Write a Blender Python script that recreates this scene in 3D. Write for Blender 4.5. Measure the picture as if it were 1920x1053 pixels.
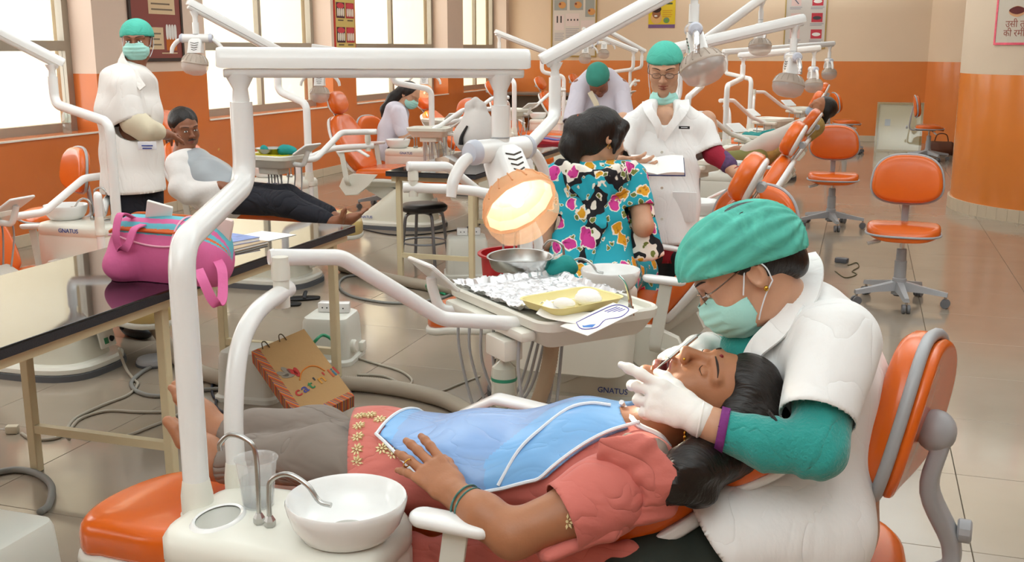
import bpy, bmesh, math, random
import numpy as np
from mathutils import Vector, Matrix, Euler, Quaternion
for o in list(bpy.data.objects): bpy.data.objects.remove(o, do_unlink=True)
SC = bpy.context.scene
COL = SC.collection
rnd = random.Random(7)
# ------------------------------------------------------------------ camera
CF, CTH, CYW, CH = 2000.0, math.radians(12.3), math.radians(18.0), 1.55
cam = bpy.data.cameras.new('camera'); cam.sensor_width = 36; cam.lens = 36*CF/1920; cam.clip_start = .05; cam.clip_end = 200
camo = bpy.data.objects.new('camera', cam); COL.objects.link(camo)
camo.location = (0, 0, CH); camo.rotation_euler = (math.pi/2-CTH, 0, CYW)
SC.camera = camo
# ------------------------------------------------------------------ world, lights, exposure
SC.view_settings.view_transform = 'Standard'; SC.view_settings.look = 'None'
SC.view_settings.gamma = 1; SC.view_settings.use_curve_mapping = False
SC.view_settings.exposure = 0.0
W = bpy.data.worlds.new('world'); SC.world = W; W.use_nodes = True
W.node_tree.nodes['Background'].inputs[0].default_value = (1.0, .985, .95, 1)
W.node_tree.nodes['Background'].inputs[1].default_value = 3.4
def area(name, loc, sx, sy, power, col=(1, .97, .92), rot=(0, 0, 0)):
    l = bpy.data.lights.new(name, 'AREA'); l.shape = 'RECTANGLE'; l.size = sx; l.size_y = sy
    l.energy = power; l.color = col
    o = bpy.data.objects.new(name, l); COL.objects.link(o); o.location = loc; o.rotation_euler = rot
    return o
CEIL = 3.3
for ix, iy, pw in ((-3.4, 4.5, 95), (.9, 4.5, 95), (-3.4, 11., 95), (.9, 11., 95), (-1.4, 16.5, 90), (-.6, -.6, 120)):
    area('ceiling_uplight', (ix, iy, CEIL-1.2), 2.6, 2.6, pw*1.42, (.86, .945, 1), (math.pi, 0, 0))  # added unseen area lights, no real fixtures: their ceiling bounce stands in for a flash
# ------------------------------------------------------------------ pixel -> world helpers (photo frame 1920 x 1053)
_F = np.array([-math.sin(CYW), math.cos(CYW), 0]); _R = np.array([math.cos(CYW), math.sin(CYW), 0]); _Z = np.array([0, 0, 1.])
_fw = _F*math.cos(CTH)-_Z*math.sin(CTH); _up = _F*math.sin(CTH)+_Z*math.cos(CTH); _C = np.array([0, 0, CH])
def _ray(x, y): return _fw+_R*((x-960)/CF)-_up*((y-526.5)/CF)
def P(x, y, d): return _C+_ray(x, y)*d
def PZ(x, y, z): r = _ray(x, y); return _C+r*((z-CH)/r[2])
def PY(x, y, Y): r = _ray(x, y); return _C+r*(Y/r[1])
def PX(x, y, X): r = _ray(x, y); return _C+r*(X/r[0])
def proj(p):
    v = np.asarray(p, float)-_C; d = v@_fw
    return 960+CF*(v@_R)/d, 526.5-CF*(v@_up)/d, d
# ------------------------------------------------------------------ materials
def lin(c):
    if isinstance(c, str): c = tuple(int(c[i:i+2], 16)/255 for i in (0, 2, 4))
    return tuple((v/12.92 if v <= .04045 else ((v+.055)/1.055)**2.4) for v in c)+(1,)
MATS = {}
def mat(name, col, rough=.5, metal=0., bump=0., bscale=200., var=0., vscale=8., spec=.5, coat=0., trans=0., ior=1.45, alpha=1., emit=None, estr=0., sss=0., detail=3., sheen=0., stretch=None, rvar=0., crease=None):
    if name in MATS: return MATS[name]
    m = bpy.data.materials.new(name); m.use_nodes = True
    nt = m.node_tree; b = nt.nodes['Principled BSDF']; c = lin(col)
    b.inputs['Base Color'].default_value = c; b.inputs['Roughness'].default_value = rough; b.inputs['Metallic'].default_value = metal
    b.inputs['Specular IOR Level'].default_value = spec; b.inputs['Coat Weight'].default_value = coat; b.inputs['Coat Roughness'].default_value = .06
    b.inputs['Transmission Weight'].default_value = trans; b.inputs['IOR'].default_value = ior; b.inputs['Alpha'].default_value = alpha
    b.inputs['Sheen Weight'].default_value = sheen
    if sss: b.inputs['Subsurface Weight'].default_value = sss; b.inputs['Subsurface Radius'].default_value = (.02, .008, .004); b.inputs['Subsurface Scale'].default_value = .3
    if emit: b.inputs['Emission Color'].default_value = lin(emit); b.inputs['Emission Strength'].default_value = estr
    tc = nt.nodes.new('ShaderNodeTexCoord'); vec = tc.outputs['Object']
    if stretch:
        mp = nt.nodes.new('ShaderNodeMapping'); mp.inputs['Scale'].default_value = stretch; nt.links.new(vec, mp.inputs['Vector']); vec = mp.outputs[0]
    if var or rvar:
        n = nt.nodes.new('ShaderNodeTexNoise'); n.inputs['Scale'].default_value = vscale; n.inputs['Detail'].default_value = detail
        nt.links.new(vec, n.inputs['Vector'])
        if var:
            r = nt.nodes.new('ShaderNodeMix'); r.data_type = 'RGBA'
            r.inputs[6].default_value = tuple(v*(1-var) for v in c[:3])+(1,); r.inputs[7].default_value = tuple(min(1, v*(1+var)) for v in c[:3])+(1,)
            nt.links.new(n.outputs['Fac'], r.inputs[0]); nt.links.new(r.outputs[2], b.inputs['Base Color'])
        if rvar:
            mr = nt.nodes.new('ShaderNodeMapRange'); mr.inputs[3].default_value = max(0, rough-rvar); mr.inputs[4].default_value = rough+rvar
            nt.links.new(n.outputs['Fac'], mr.inputs[0]); nt.links.new(mr.outputs[0], b.inputs['Roughness'])
    if bump:
        n = nt.nodes.new('ShaderNodeTexNoise'); n.inputs['Scale'].default_value = bscale; n.inputs['Detail'].default_value = 4
        bp = nt.nodes.new('ShaderNodeBump'); bp.inputs['Strength'].default_value = min(1, bump); bp.inputs['Distance'].default_value = .004*max(1, bump)
        nt.links.new(vec, n.inputs['Vector']); nt.links.new(n.outputs['Fac'], bp.inputs['Height']); nt.links.new(bp.outputs[0], b.inputs['Normal'])
    if crease:
        n = nt.nodes.new('ShaderNodeTexNoise'); n.inputs['Scale'].default_value = crease[0]; n.inputs['Detail'].default_value = 2.5; n.inputs['Distortion'].default_value = .8
        nt.links.new(vec, n.inputs['Vector']); a = nt.nodes.new('ShaderNodeMath'); a.operation = 'SUBTRACT'; a.inputs[1].default_value = .5; nt.links.new(n.outputs['Fac'], a.inputs[0])
        a2 = nt.nodes.new('ShaderNodeMath'); a2.operation = 'ABSOLUTE'; nt.links.new(a.outputs[0], a2.inputs[0])
        a3 = nt.nodes.new('ShaderNodeMath'); a3.operation = 'POWER'; a3.inputs[1].default_value = .6; nt.links.new(a2.outputs[0], a3.inputs[0])
        bp2 = nt.nodes.new('ShaderNodeBump'); bp2.inputs['Strength'].default_value = 1.; bp2.inputs['Distance'].default_value = crease[1]; nt.links.new(a3.outputs[0], bp2.inputs['Height'])
        if bump: nt.links.new(bp.outputs[0], bp2.inputs['Normal'])
        nt.links.new(bp2.outputs[0], b.inputs['Normal'])
    MATS[name] = m
    return m
# ------------------------------------------------------------------ mesh builder
def A(v): return np.array(v, float)
def unit(v): v = A(v); n = np.linalg.norm(v); return v/n if n > 1e-12 else v
def frame(d, hint=None):
    d = unit(d); h = A(hint) if hint is not None else (A((0, 0, 1)) if abs(d[2]) < .9 else A((1, 0, 0)))
    u = np.cross(h, d)
    if np.linalg.norm(u) < 1e-6: h = A((0, 1, 0)); u = np.cross(h, d)
    u = unit(u); return u, np.cross(d, u), d
def smooth_path(pts, n=8, closed=False):
    pts = [A(p) for p in pts]
    if len(pts) < 3 and not closed: return pts
    out = []; N = len(pts)
    rng = range(N) if closed else range(N-1)
    for i in rng:
        p1, p2 = pts[i], pts[(i+1) % N]
        p0 = pts[(i-1) % N] if (closed or i > 0) else 2*p1-p2
        p3 = pts[(i+2) % N] if (closed or i+2 < N) else 2*p2-p1
        for k in range(n):
            t = k/n
            out.append(.5*((2*p1)+(-p0+p2)*t+(2*p0-5*p1+4*p2-p3)*t*t+(-p0+3*p1-3*p2+p3)*t**3))
    if not closed: out.append(pts[-1])
    return out
def round_path(pts, r, n=7):
    """polyline with its corners rounded to radius r (pipe bends)"""
    pts = [A(p) for p in pts]; out = [pts[0]]
    for i in range(1, len(pts)-1):
        a, b, c = pts[i-1], pts[i], pts[i+1]
        u, v = unit(a-b), unit(c-b); ang = math.acos(max(-1, min(1, u@v)))
        rr = r[i-1] if isinstance(r, (list, tuple)) else r
        t = min(rr/math.tan(ang/2) if ang > .05 else 0, .48*np.linalg.norm(a-b), .48*np.linalg.norm(c-b))
        p, q = b+u*t, b+v*t
        for k in range(n+1):
            s = k/n; out.append((1-s)**2*p+2*s*(1-s)*b+s*s*q)
    out.append(pts[-1]); return out
class MB:
    def __init__(s): s.v = []; s.f = []; s.m = []; s.cm = 0
    def add(s, vs, fs):
        o = len(s.v); s.v += [tuple(map(float, p)) for p in vs]
        for q in fs: s.f.append(tuple(i+o for i in q)); s.m.append(s.cm)
        return s
    def rings(s, rings, cap0=True, cap1=True, closed=False):
        n = len(rings[0]); vs = [p for r in rings for p in r]; fs = []; R = len(rings)
        for i in range(R if closed else R-1):
            a, b = i*n, ((i+1) % R)*n
            for k in range(n):
                k2 = (k+1) % n; fs.append((a+k, a+k2, b+k2, b+k))
        if not closed:
            if cap0: fs.append(tuple(range(n-1, -1, -1)))
            if cap1: fs.append(tuple(range((R-1)*n, R*n)))
        return s.add(vs, fs)
    def tube(s, pts, r, seg=14, cap=True, flat=1.0, closed=False):
        pts = [A(p) for p in pts]; N = len(pts); rr = r if isinstance(r, (list, tuple, np.ndarray)) else [r]*N
        if len(rr) != N: rr = np.interp(np.linspace(0, 1, N), np.linspace(0, 1, len(rr)), rr)
        rings = []; u = None
        for i in range(N):
            t = unit(pts[(i+1) % N]-pts[i-1]) if closed else unit(pts[min(i+1, N-1)]-pts[max(i-1, 0)])
            if u is None: u, w, _ = frame(t)
            else:
                u = u-t*(u@t)
                u = unit(u) if np.linalg.norm(u) > 1e-6 else frame(t)[0]
                w = np.cross(t, u)
            rings.append([pts[i]+rr[i]*(math.cos(a)*u+flat*math.sin(a)*w) for a in np.linspace(0, 2*math.pi, seg, endpoint=False)])
        return s.rings(rings, cap, cap, closed)
    def cyl(s, a, b, r0, r1=None, seg=20, cap=True): 
        r1 = r0 if r1 is None else r1
        return s.tube([a, b], [r0, r1], seg, cap)
    def lathe(s, prof, o=(0, 0, 0), axis=(0, 0, 1), seg=28, sx=1., sy=1., hint=None, cap=True):
        u, w, d = frame(axis, hint); o = A(o)
        rings = [[o+d*z+u*(r*sx*math.cos(a))+w*(r*sy*math.sin(a)) for a in np.linspace(0, 2*math.pi, seg, endpoint=False)] for r, z in prof]
        return s.rings(rings, cap and prof[0][0] > 1e-5 or prof[0][0] > 1e-5 and cap, cap and prof[-1][0] > 1e-5)
    def box(s, c, size, rot=None, bev=0., seg=2, taper=None):
        bm = bmesh.new(); bmesh.ops.create_cube(bm, size=1)
        for v in bm.verts:
            v.co = Vector((v.co.x*size[0], v.co.y*size[1], v.co.z*size[2]))
            if taper and v.co.z > 0: v.co.x *= taper[0]; v.co.y *= taper[1]
        if bev: bmesh.ops.bevel(bm, geom=bm.edges[:], offset=bev, segments=seg, profile=.5, affect='EDGES')
        M = rot.to_3x3() if rot is not None and not isinstance(rot, tuple) else (Euler(rot).to_matrix() if rot is not None else Matrix.Identity(3))
        bm.verts.index_update()
        vs = [M@v.co+Vector(c) for v in bm.verts]; fs = [[v.index for v in f.verts] for f in bm.faces]; bm.free()
        return s.add(vs, fs)
    def pad(s, outline, t, mapf=None, edge=.02, crown=.01, under=.012, rings_in=(.25, .55, .85)):
        """upholstered pad: closed 2D outline (u,v), thickness t, rounded edge and crowned top; mapf(u,v,w)->xyz"""
        o = A(outline); c = o.mean(0); N = len(o)
        nx = np.roll(o, -1, 0)-np.roll(o, 1, 0); nn = np.stack([nx[:, 1], -nx[:, 0]], 1); nn /= np.linalg.norm(nn, axis=1)[:, None]+1e-9
        area_ = .5*np.sum(o[:, 0]*np.roll(o[:, 1], -1)-np.roll(o[:, 0], -1)*o[:, 1])
        if area_ < 0: nn = -nn
        L = []
        for k in rings_in[::-1]: L.append((c+(o-nn*under-c)*(1-k), 0.))
        L.append((o-nn*under, 0.)); L.append((o-nn*under*.3, under*.4)); L.append((o, under))
        for a in (0, .35, .7, 1.0):
            an = a*math.pi/2; L.append((o-nn*edge*(1-math.cos(an)), t-edge+edge*math.sin(an)))
        for k in rings_in: L.append((c+(o-nn*edge-c)*(1-k), t+crown*(1-(1-k)**2)))
        mapf = mapf or (lambda u, v, w: (u, v, w))
        R = [[mapf(p[0], p[1], w) for p in ring] for ring, w in L]
        if area_ < 0: R = [r[::-1] for r in R]
        return s.rings(R)
    def prism(s, outline, t, mapf=None, bev=0.):
        o = A(outline); mapf = mapf or (lambda u, v, w: (u, v, w))
        if .5*np.sum(o[:, 0]*np.roll(o[:, 1], -1)-np.roll(o[:, 0], -1)*o[:, 1]) < 0: o = o[::-1]
        c = o.mean(0)
        if bev:
            nx = np.roll(o, -1, 0)-np.roll(o, 1, 0); nn = np.stack([nx[:, 1], -nx[:, 0]], 1); nn /= np.linalg.norm(nn, axis=1)[:, None]+1e-9
            L = [(o-nn*bev, 0), (o, bev), (o, t-bev), (o-nn*bev, t)]
        else: L = [(o, 0), (o, t)]
        return s.rings([[mapf(p[0], p[1], w) for p in r] for r, w in L])
    def ell(s, c, r, rot=None, seg=20, rings=12):
        M = np.array(rot.to_3x3()) if rot is not None and not isinstance(rot, tuple) else (np.array(Euler(rot).to_matrix()) if rot is not None else np.eye(3))
        R = []
        for i in range(rings+1):
            th = math.pi*i/rings; th = min(max(th, 1e-3), math.pi-1e-3)
            R.append([A(c)+M@A((r[0]*math.sin(th)*math.cos(a), r[1]*math.sin(th)*math.sin(a), -r[2]*math.cos(th))) for a in np.linspace(0, 2*math.pi, seg, endpoint=False)])
        return s.rings(R)
    def build(s, name, m, parent=None, smooth=40, loc=None):
        me = bpy.data.meshes.new(name); me.from_pydata(s.v, [], s.f)
        ms = m if isinstance(m, (list, tuple)) else [m]
        for x in ms: me.materials.append(x)
        if len(ms) > 1: me.polygons.foreach_set('material_index', s.m)
        return link_mesh(name, me, parent, smooth, loc)
def link_mesh(name, me, parent=None, smooth=40, loc=None):
    me.validate(); me.update()
    if smooth: me.shade_smooth(); me.set_sharp_from_angle(angle=math.radians(smooth)) if smooth < 180 else None
    o = bpy.data.objects.new(name, me); COL.objects.link(o)
    if parent is not None: o.parent = parent
    if loc is not None: o.location = loc
    return o
def tag(o, label=None, cat=None, group=None, kind=None):
    if label: o['label'] = label
    if cat: o['category'] = cat
    if group: o['group'] = group
    if kind: o['kind'] = kind
    return o
def thing(name, label, cat, loc=(0, 0, 0), rz=0., group=None):
    o = bpy.data.objects.new(name, None); COL.objects.link(o); o.empty_display_size = .05
    o.location = tuple(loc); o.rotation_euler = (0, 0, rz)
    return tag(o, label, cat, group)
def struct(o): o['kind'] = 'structure'; return o
def rrect(w, h, r, n=6, cx=0, cy=0):
    out = []
    for sx, sy, a0 in ((1, 1, 0), (-1, 1, 90), (-1, -1, 180), (1, -1, 270)):
        for k in range(n+1):
            a = math.radians(a0+90*k/n); out.append((cx+sx*(w/2-r)+r*math.cos(a), cy+sy*(h/2-r)+r*math.sin(a)))
    return out
def superell(a, b, p=2.6, n=36, cx=0, cy=0):
    return [(cx+a*math.copysign(abs(math.cos(t))**(2/p), math.cos(t)), cy+b*math.copysign(abs(math.sin(t))**(2/p), math.sin(t))) for t in np.linspace(0, 2*math.pi, n, endpoint=False)]
def text_mesh(name, txt, size, m, parent, M, ext=.0006, align='LEFT', bold=0.):
    cu = bpy.data.curves.new(name, 'FONT'); cu.body = txt; cu.size = size; cu.extrude = ext; cu.align_x = align; cu.resolution_u = 3; cu.offset = bold
    t = bpy.data.objects.new(name, cu); COL.objects.link(t)
    dg = bpy.context.evaluated_depsgraph_get(); dg.update()
    me = bpy.data.meshes.new_from_object(t.evaluated_get(dg)); bpy.data.objects.remove(t, do_unlink=True)
    me.name = name; me.transform(M); me.materials.clear(); me.materials.append(m)
    return link_mesh(name, me, parent, 0)
def basis(o, x, y): # matrix with origin o, x axis, y axis (text runs along x, up is y)
    x = unit(x); y = unit(A(y)-x*(A(y)@x)); z = np.cross(x, y)
    return Matrix(((x[0], y[0], z[0], o[0]), (x[1], y[1], z[1], o[1]), (x[2], y[2], z[2], o[2]), (0, 0, 0, 1)))
# shared materials
M_white = mat('white_enamel', 'eeeeec', .18, coat=.3, var=.02, vscale=3)
M_offw = mat('offwhite_plastic', 'dcdcd2', .32, var=.03, vscale=4)
M_cream = mat('cream_plastic', 'd8d6c6', .35, var=.03, vscale=4)
M_ivory = mat('ivory_plastic', 'e4e2d6', .3, var=.02, vscale=5)
M_grey = mat('grey_plastic', 'a9abae', .4, var=.03, vscale=6)
M_dgrey = mat('dark_grey_rubber', '5c5e62', .6)
M_orange = mat('orange_vinyl', 'e0661a', .24, coat=.25, var=.06, vscale=5, bump=.12, bscale=14)
M_steel = mat('brushed_steel', 'b9b9b6', .25, 1., var=.05, vscale=30)
M_chrome = mat('chrome', 'd8d8d8', .08, 1.)
M_black = mat('black_rubber', '1b1b1d', .5)
M_ceram = mat('white_ceramic', 'f2f2f0', .08, coat=.4)
M_hose = mat('grey_hose', 'a8aaab', .45)
M_teal = mat('teal_drape_cloth', '1d8a86', .8, var=.15, vscale=20, bump=.6, bscale=60)
M_yel = mat('yellow_plastic_tray', 'f0e19a', .35)
M_blue = mat('logo_blue_print', '3a4f9c', .5)
# ================================================================== ROOM
LX, BY, RX, FY = -6.3, 19.2, 5.2, -3.2
PAINT = 1.335
def wall_mat(name, upc, loc_, zsplit=PAINT):
    m = bpy.data.materials.new(name); m.use_nodes = True; nt = m.node_tree; b = nt.nodes['Principled BSDF']; L = nt.links.new
    g = nt.nodes.new('ShaderNodeNewGeometry'); sp = nt.nodes.new('ShaderNodeSeparateXYZ'); L(g.outputs['Position'], sp.inputs[0])
    gt = nt.nodes.new('ShaderNodeMath'); gt.operation = 'GREATER_THAN'; gt.inputs[1].default_value = zsplit; L(sp.outputs[2], gt.inputs[0])
    n = nt.nodes.new('ShaderNodeTexNoise'); n.inputs['Scale'].default_value = 1.7; n.inputs['Detail'].default_value = 5; L(g.outputs['Position'], n.inputs['Vector'])
    lo = lin(loc_); up_ = lin(upc)
    a = nt.nodes.new('ShaderNodeMix'); a.data_type = 'RGBA'; a.inputs[6].default_value = tuple(v*.86 for v in lo[:3])+(1,); a.inputs[7].default_value = tuple(min(1, v*1.12) for v in lo[:3])+(1,); L(n.outputs['Fac'], a.inputs[0])
    c = nt.nodes.new('ShaderNodeMix'); c.data_type = 'RGBA'; c.inputs[6].default_value = tuple(v*.95 for v in up_[:3])+(1,); c.inputs[7].default_value = tuple(min(1, v*1.04) for v in up_[:3])+(1,); L(n.outputs['Fac'], c.inputs[0])
    # flaked yellowish patches low on the painted dado
    n2 = nt.nodes.new('ShaderNodeTexNoise'); n2.inputs['Scale'].default_value = 3.1; n2.inputs['Detail'].default_value = 6; L(g.outputs['Position'], n2.inputs['Vector'])
    th = nt.nodes.new('ShaderNodeMapRange'); th.inputs[1].default_value = .73; th.inputs[2].default_value = .75; L(n2.outputs['Fac'], th.inputs[0])
    fl = nt.nodes.new('ShaderNodeMix'); fl.data_type = 'RGBA'; fl.inputs[7].default_value = lin('d9a050'); L(th.outputs[0], fl.inputs[0]); L(a.outputs[2], fl.inputs[6])
    k = nt.nodes.new('ShaderNodeMix'); k.data_type = 'RGBA'; L(gt.outputs[0], k.inputs[0]); L(fl.outputs[2], k.inputs[6]); L(c.outputs[2], k.inputs[7]); L(k.outputs[2], b.inputs['Base Color'])
    r = nt.nodes.new('ShaderNodeMapRange'); r.inputs[3].default_value = .17; r.inputs[4].default_value = .75; L(gt.outputs[0], r.inputs[0]); L(r.outputs[0], b.inputs['Roughness'])
    bp = nt.nodes.new('ShaderNodeBump'); bp.inputs['Strength'].default_value = .3; bp.inputs['Distance'].default_value = .02; L(n.outputs['Fac'], bp.inputs['Height']); L(bp.outputs[0], b.inputs['Normal'])
    return m
M_wl = wall_mat('wall_paint_two_tone', 'dcc6b4', 'd4763c')
M_wb = wall_mat('back_wall_paint_two_tone', 'e6ccae', 'de8242')
M_pil = wall_mat('pillar_paint_two_tone', 'd3c0a8', 'da8038', 1.315)
M_ceil = mat('ceiling_white_paint', 'ecebe6', .9)
M_skirt = mat('beige_skirting_tile', 'c9b9a0', .35, var=.08, vscale=7)
def box_struct(name, x0, x1, y0, y1, z0, z1, m, parent=None):
    mb = MB(); mb.box(((x0+x1)/2, (y0+y1)/2, (z0+z1)/2), (x1-x0, y1-y0, z1-z0)); o = mb.build(name, m, parent, 0)
    return struct(o) if parent is None else o
box_struct('ceiling', LX-.6, RX+.2, FY-.2, BY+.2, CEIL, CEIL+.15, M_ceil)
box_struct('wall_back', LX-.6, RX+.2, BY, BY+.2, 0, CEIL, M_wb)
box_struct('wall_right', RX, RX+.2, FY, BY, 0, CEIL, M_wl)
box_struct('wall_front', LX-.6, RX+.2, FY-.2, FY, 0, CEIL, M_wl)
# left wall with window openings (y ranges), sill .84, lintel 2.75
WIN = [(-1.2, 2.2), (4.35, 7.8), (9.45, 12.17), (12.82, 16.1), (16.8, 19.05)]
SILL, LINT, TH = .845, 2.75, .34
mb = MB()
def wb(y0, y1, z0, z1): mb.box((LX-TH/2, (y0+y1)/2, (z0+z1)/2), (TH, y1-y0, z1-z0))
wb(FY, BY, 0, SILL); wb(FY, BY, LINT, CEIL)
ys = [FY]+[v for w in WIN for v in w]+[BY]
for i in range(0, len(ys), 2): wb(ys[i], ys[i+1], SILL, LINT)
struct(mb.build('wall_left', M_wl, None, 0))
M_alu = mat('window_aluminium', 'a79f90', .45, .3, var=.05, vscale=10)
def thin_glass(name, refl=.07, tint='ffffff', milk=0., mcol='ffffff'):
    m = bpy.data.materials.new(name); m.use_nodes = True; nt = m.node_tree; nt.nodes.clear(); L = nt.links.new
    o = nt.nodes.new('ShaderNodeOutputMaterial'); mx = nt.nodes.new('ShaderNodeMixShader'); t = nt.nodes.new('ShaderNodeBsdfTransparent'); g = nt.nodes.new('ShaderNodeBsdfGlossy')
    t.inputs[0].default_value = lin(tint); g.inputs['Roughness'].default_value = .03
    mx.inputs[0].default_value = refl; L(t.outputs[0], mx.inputs[1]); L(g.outputs[0], mx.inputs[2]); L(mx.outputs[0], o.inputs[0])
    if milk:
        df = nt.nodes.new('ShaderNodeBsdfTranslucent'); df.inputs[0].default_value = lin(mcol); d2 = nt.nodes.new('ShaderNodeBsdfDiffuse'); d2.inputs[0].default_value = tuple(.92*v for v in lin(mcol)[:3])+(1,)
        a = nt.nodes.new('ShaderNodeMixShader'); a.inputs[0].default_value = .5; L(df.outputs[0], a.inputs[1]); L(d2.outputs[0], a.inputs[2])
        b = nt.nodes.new('ShaderNodeMixShader'); b.inputs[0].default_value = milk; L(mx.outputs[0], b.inputs[1]); L(a.outputs[0], b.inputs[2]); L(b.outputs[0], o.inputs[0])
    return m
M_glass = thin_glass('window_glass', .06)
M_out = mat('outside_building_plaster', 'f0e6c8', .9, var=.03)
M_sill = mat('white_sill_edge', 'ece4d6', .5)
for i, (y0, y1) in enumerate(WIN):
    fx = LX-TH+.06; e = thing('window_%d' % (i+1), None, None, (fx, (y0+y1)/2, SILL)); struct(e)
    w, h = y1-y0, LINT-SILL; tz = 1.53-SILL
    f = MB(); fw = .075
    f.box((0, 0, fw/2), (.07, w, fw)); f.box((0, 0, h-fw/2), (.07, w, fw))
    for s in (-1, 1): f.box((0, s*(w/2-fw/2), h/2), (.07, fw, h-2*fw))
    f.build('window_frame', M_alu, e, 0)
    f = MB(); f.box((0, 0, tz+.04), (.07, w-2*fw, .085)); f.build('transom', M_alu, e, 0)
    my = {1: 5.9, 2: 10.92, 3: 14.55, 4: 18.1}.get(i, (y0+y1)/2)-(y0+y1)/2
    f = MB(); f.box((0, my, fw+(tz-fw)/2), (.06, .06, tz-fw)); f.box((0, my, (tz+.08+h-fw)/2), (.06, .06, h-fw-tz-.08)); f.build('mullion', M_alu, e, 0)
    for (a, b_) in ((-w/2+fw, my-.03), (my+.03, w/2-fw)):
        for (c, d) in ((fw, tz), (tz+.085, h-fw)):
            f = MB(); f.box((0, (a+b_)/2, (c+d)/2), (.006, b_-a, d-c)); f.build('pane', M_glass, e, 0)
    f = MB(); f.box((LX-fx+.004, 0, -.006), (.018, w, .014)); f.build('window_sill', M_sill, e, 0)
# pale building wing outside each window: a fin wall beyond the far jamb
for (y0, y1) in WIN[1:]:
    f = MB(); f.box((LX-TH-1.1, y1+.12, 1.5), (2.1, .3, 3.6)); struct(f.build('trim_1', M_out, None, 0))
# skirting: individual tiles along the left and back walls
sk = MB(); sk.box((0, 0, .05), (.012, .597, .1), bev=.003, seg=1)
def skirt_wall(name, n, fn):
    e = None
    for k in range(n):
        p, rz = fn(k)
        o = sk.build('skirting_tile', M_skirt, None, 0) if k == 0 else None
        if k == 0: base = o; root = thing(name, None, None); struct(root)
        else: o = base.copy(); COL.objects.link(o)
        o.parent = root; o.location = p; o.rotation_euler = (0, 0, rz)
skirt_wall('baseboard_left', 24, lambda k: ((LX+.006, 4.9+.6*k, 0), 0))
skirt_wall('baseboard_back', 15, lambda k: ((LX+.35+.6*k, BY-.006, 0), math.pi/2))
# floor: tiles in joints
M_grout = mat('floor_grout', '6e6253', .9)
def tile_material():
    m = bpy.data.materials.new('polished_beige_tile'); m.use_nodes = True; nt = m.node_tree; b = nt.nodes['Principled BSDF']; L = nt.links.new
    g = nt.nodes.new('ShaderNodeNewGeometry'); oi = nt.nodes.new('ShaderNodeObjectInfo')
    n = nt.nodes.new('ShaderNodeTexNoise'); n.inputs['Scale'].default_value = 2.2; n.inputs['Detail'].default_value = 6; L(g.outputs['Position'], n.inputs['Vector'])
    r = nt.nodes.new('ShaderNodeMix'); r.data_type = 'RGBA'; r.inputs[6].default_value = lin('8f8272'); r.inputs[7].default_value = lin('a49786'); L(n.outputs['Fac'], r.inputs[0])
    hs = nt.nodes.new('ShaderNodeHueSaturation'); mr = nt.nodes.new('ShaderNodeMapRange'); mr.inputs[3].default_value = .95; mr.inputs[4].default_value = 1.04
    L(oi.outputs['Random'], mr.inputs[0]); L(mr.outputs[0], hs.inputs['Value']); L(r.outputs[2], hs.inputs['Color'])
    # scuffs and dried drops
    n2 = nt.nodes.new('ShaderNodeTexNoise'); n2.inputs['Scale'].default_value = 5.; n2.inputs['Detail'].default_value = 8; n2.inputs['Roughness'].default_value = .7; L(g.outputs['Position'], n2.inputs['Vector'])
    th = nt.nodes.new('ShaderNodeMapRange'); th.inputs[1].default_value = .66; th.inputs[2].default_value = .8; th.inputs[4].default_value = .45; L(n2.outputs['Fac'], th.inputs[0])
    st = nt.nodes.new('ShaderNodeMix'); st.data_type = 'RGBA'; st.inputs[7].default_value = lin('7c6d5c'); L(th.outputs[0], st.inputs[0]); L(hs.outputs[0], st.inputs[6]); L(st.outputs[2], b.inputs['Base Color'])
    rr = nt.nodes.new('ShaderNodeMapRange'); rr.inputs[3].default_value = .07; rr.inputs[4].default_value = .16; L(n2.outputs['Fac'], rr.inputs[0]); L(rr.outputs[0], b.inputs['Roughness'])
    b.inputs['Specular IOR Level'].default_value = .5
    return m
M_tile = tile_material()
floor = struct(thing('floor', None, None))
mb = MB(); mb.box(((LX-.3+RX)/2, (FY+BY)/2, -.06), (RX-LX+.5, BY-FY+.2, .11)); mb.build('floor_bed', M_grout, floor, 0)
TS = .66; cells = []
for i in range(-11, 8):
    for j in range(-10, 24):
        x, y = .42+TS*(i+.5), 3.40+TS*(j+.5)
        if x-TS/2 > RX or y+TS/2 < FY or x+TS/2 < LX-.02 or y-TS/2 > BY: continue
        vis = 0
        for dx in (-.5, 0, .5):
            for dy in (-.5, 0, .5):
                px_, py_, d = proj((x+dx*TS, y+dy*TS, 0))
                if d > .3 and -20 < px_ < 1940 and -20 < py_ < 1075: vis = 1
        cells.append((x, y, vis))
viscells = sorted([c for c in cells if c[2]], key=lambda c: c[0]**2+c[1]**2)
near = viscells[:290]; nearset = set(near); rest = [c for c in cells if c not in nearset]
def tile_bm(mb, x, y):
    x0, x1, y0, y1 = max(x-TS/2+.0014, LX), min(x+TS/2-.0014, RX), max(y-TS/2+.0014, FY), min(y+TS/2-.0014, BY)
    mb.box(((x0+x1)/2, (y0+y1)/2, -.004), (x1-x0, y1-y0, .008))
tb = MB(); tb.box((0, 0, -.004), (TS-.0028, TS-.0028, .008), bev=.0012, seg=1); t0 = None
for (x, y, v) in near:
    if x-TS/2 < LX or x+TS/2 > RX or y+TS/2 > BY:
        q = MB(); tile_bm(q, x, y); q.build('tile', M_tile, floor, 0); continue
    if t0 is None: t0 = tb.build('tile', M_tile, floor, 0); o = t0
    else: o = t0.copy(); COL.objects.link(o)
    o.location = (x, y, 0)
q = MB()
for (x, y, v) in rest: tile_bm(q, x, y)
tag(q.build('far_tiles', M_tile, floor, 0), kind='stuff')
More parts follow.
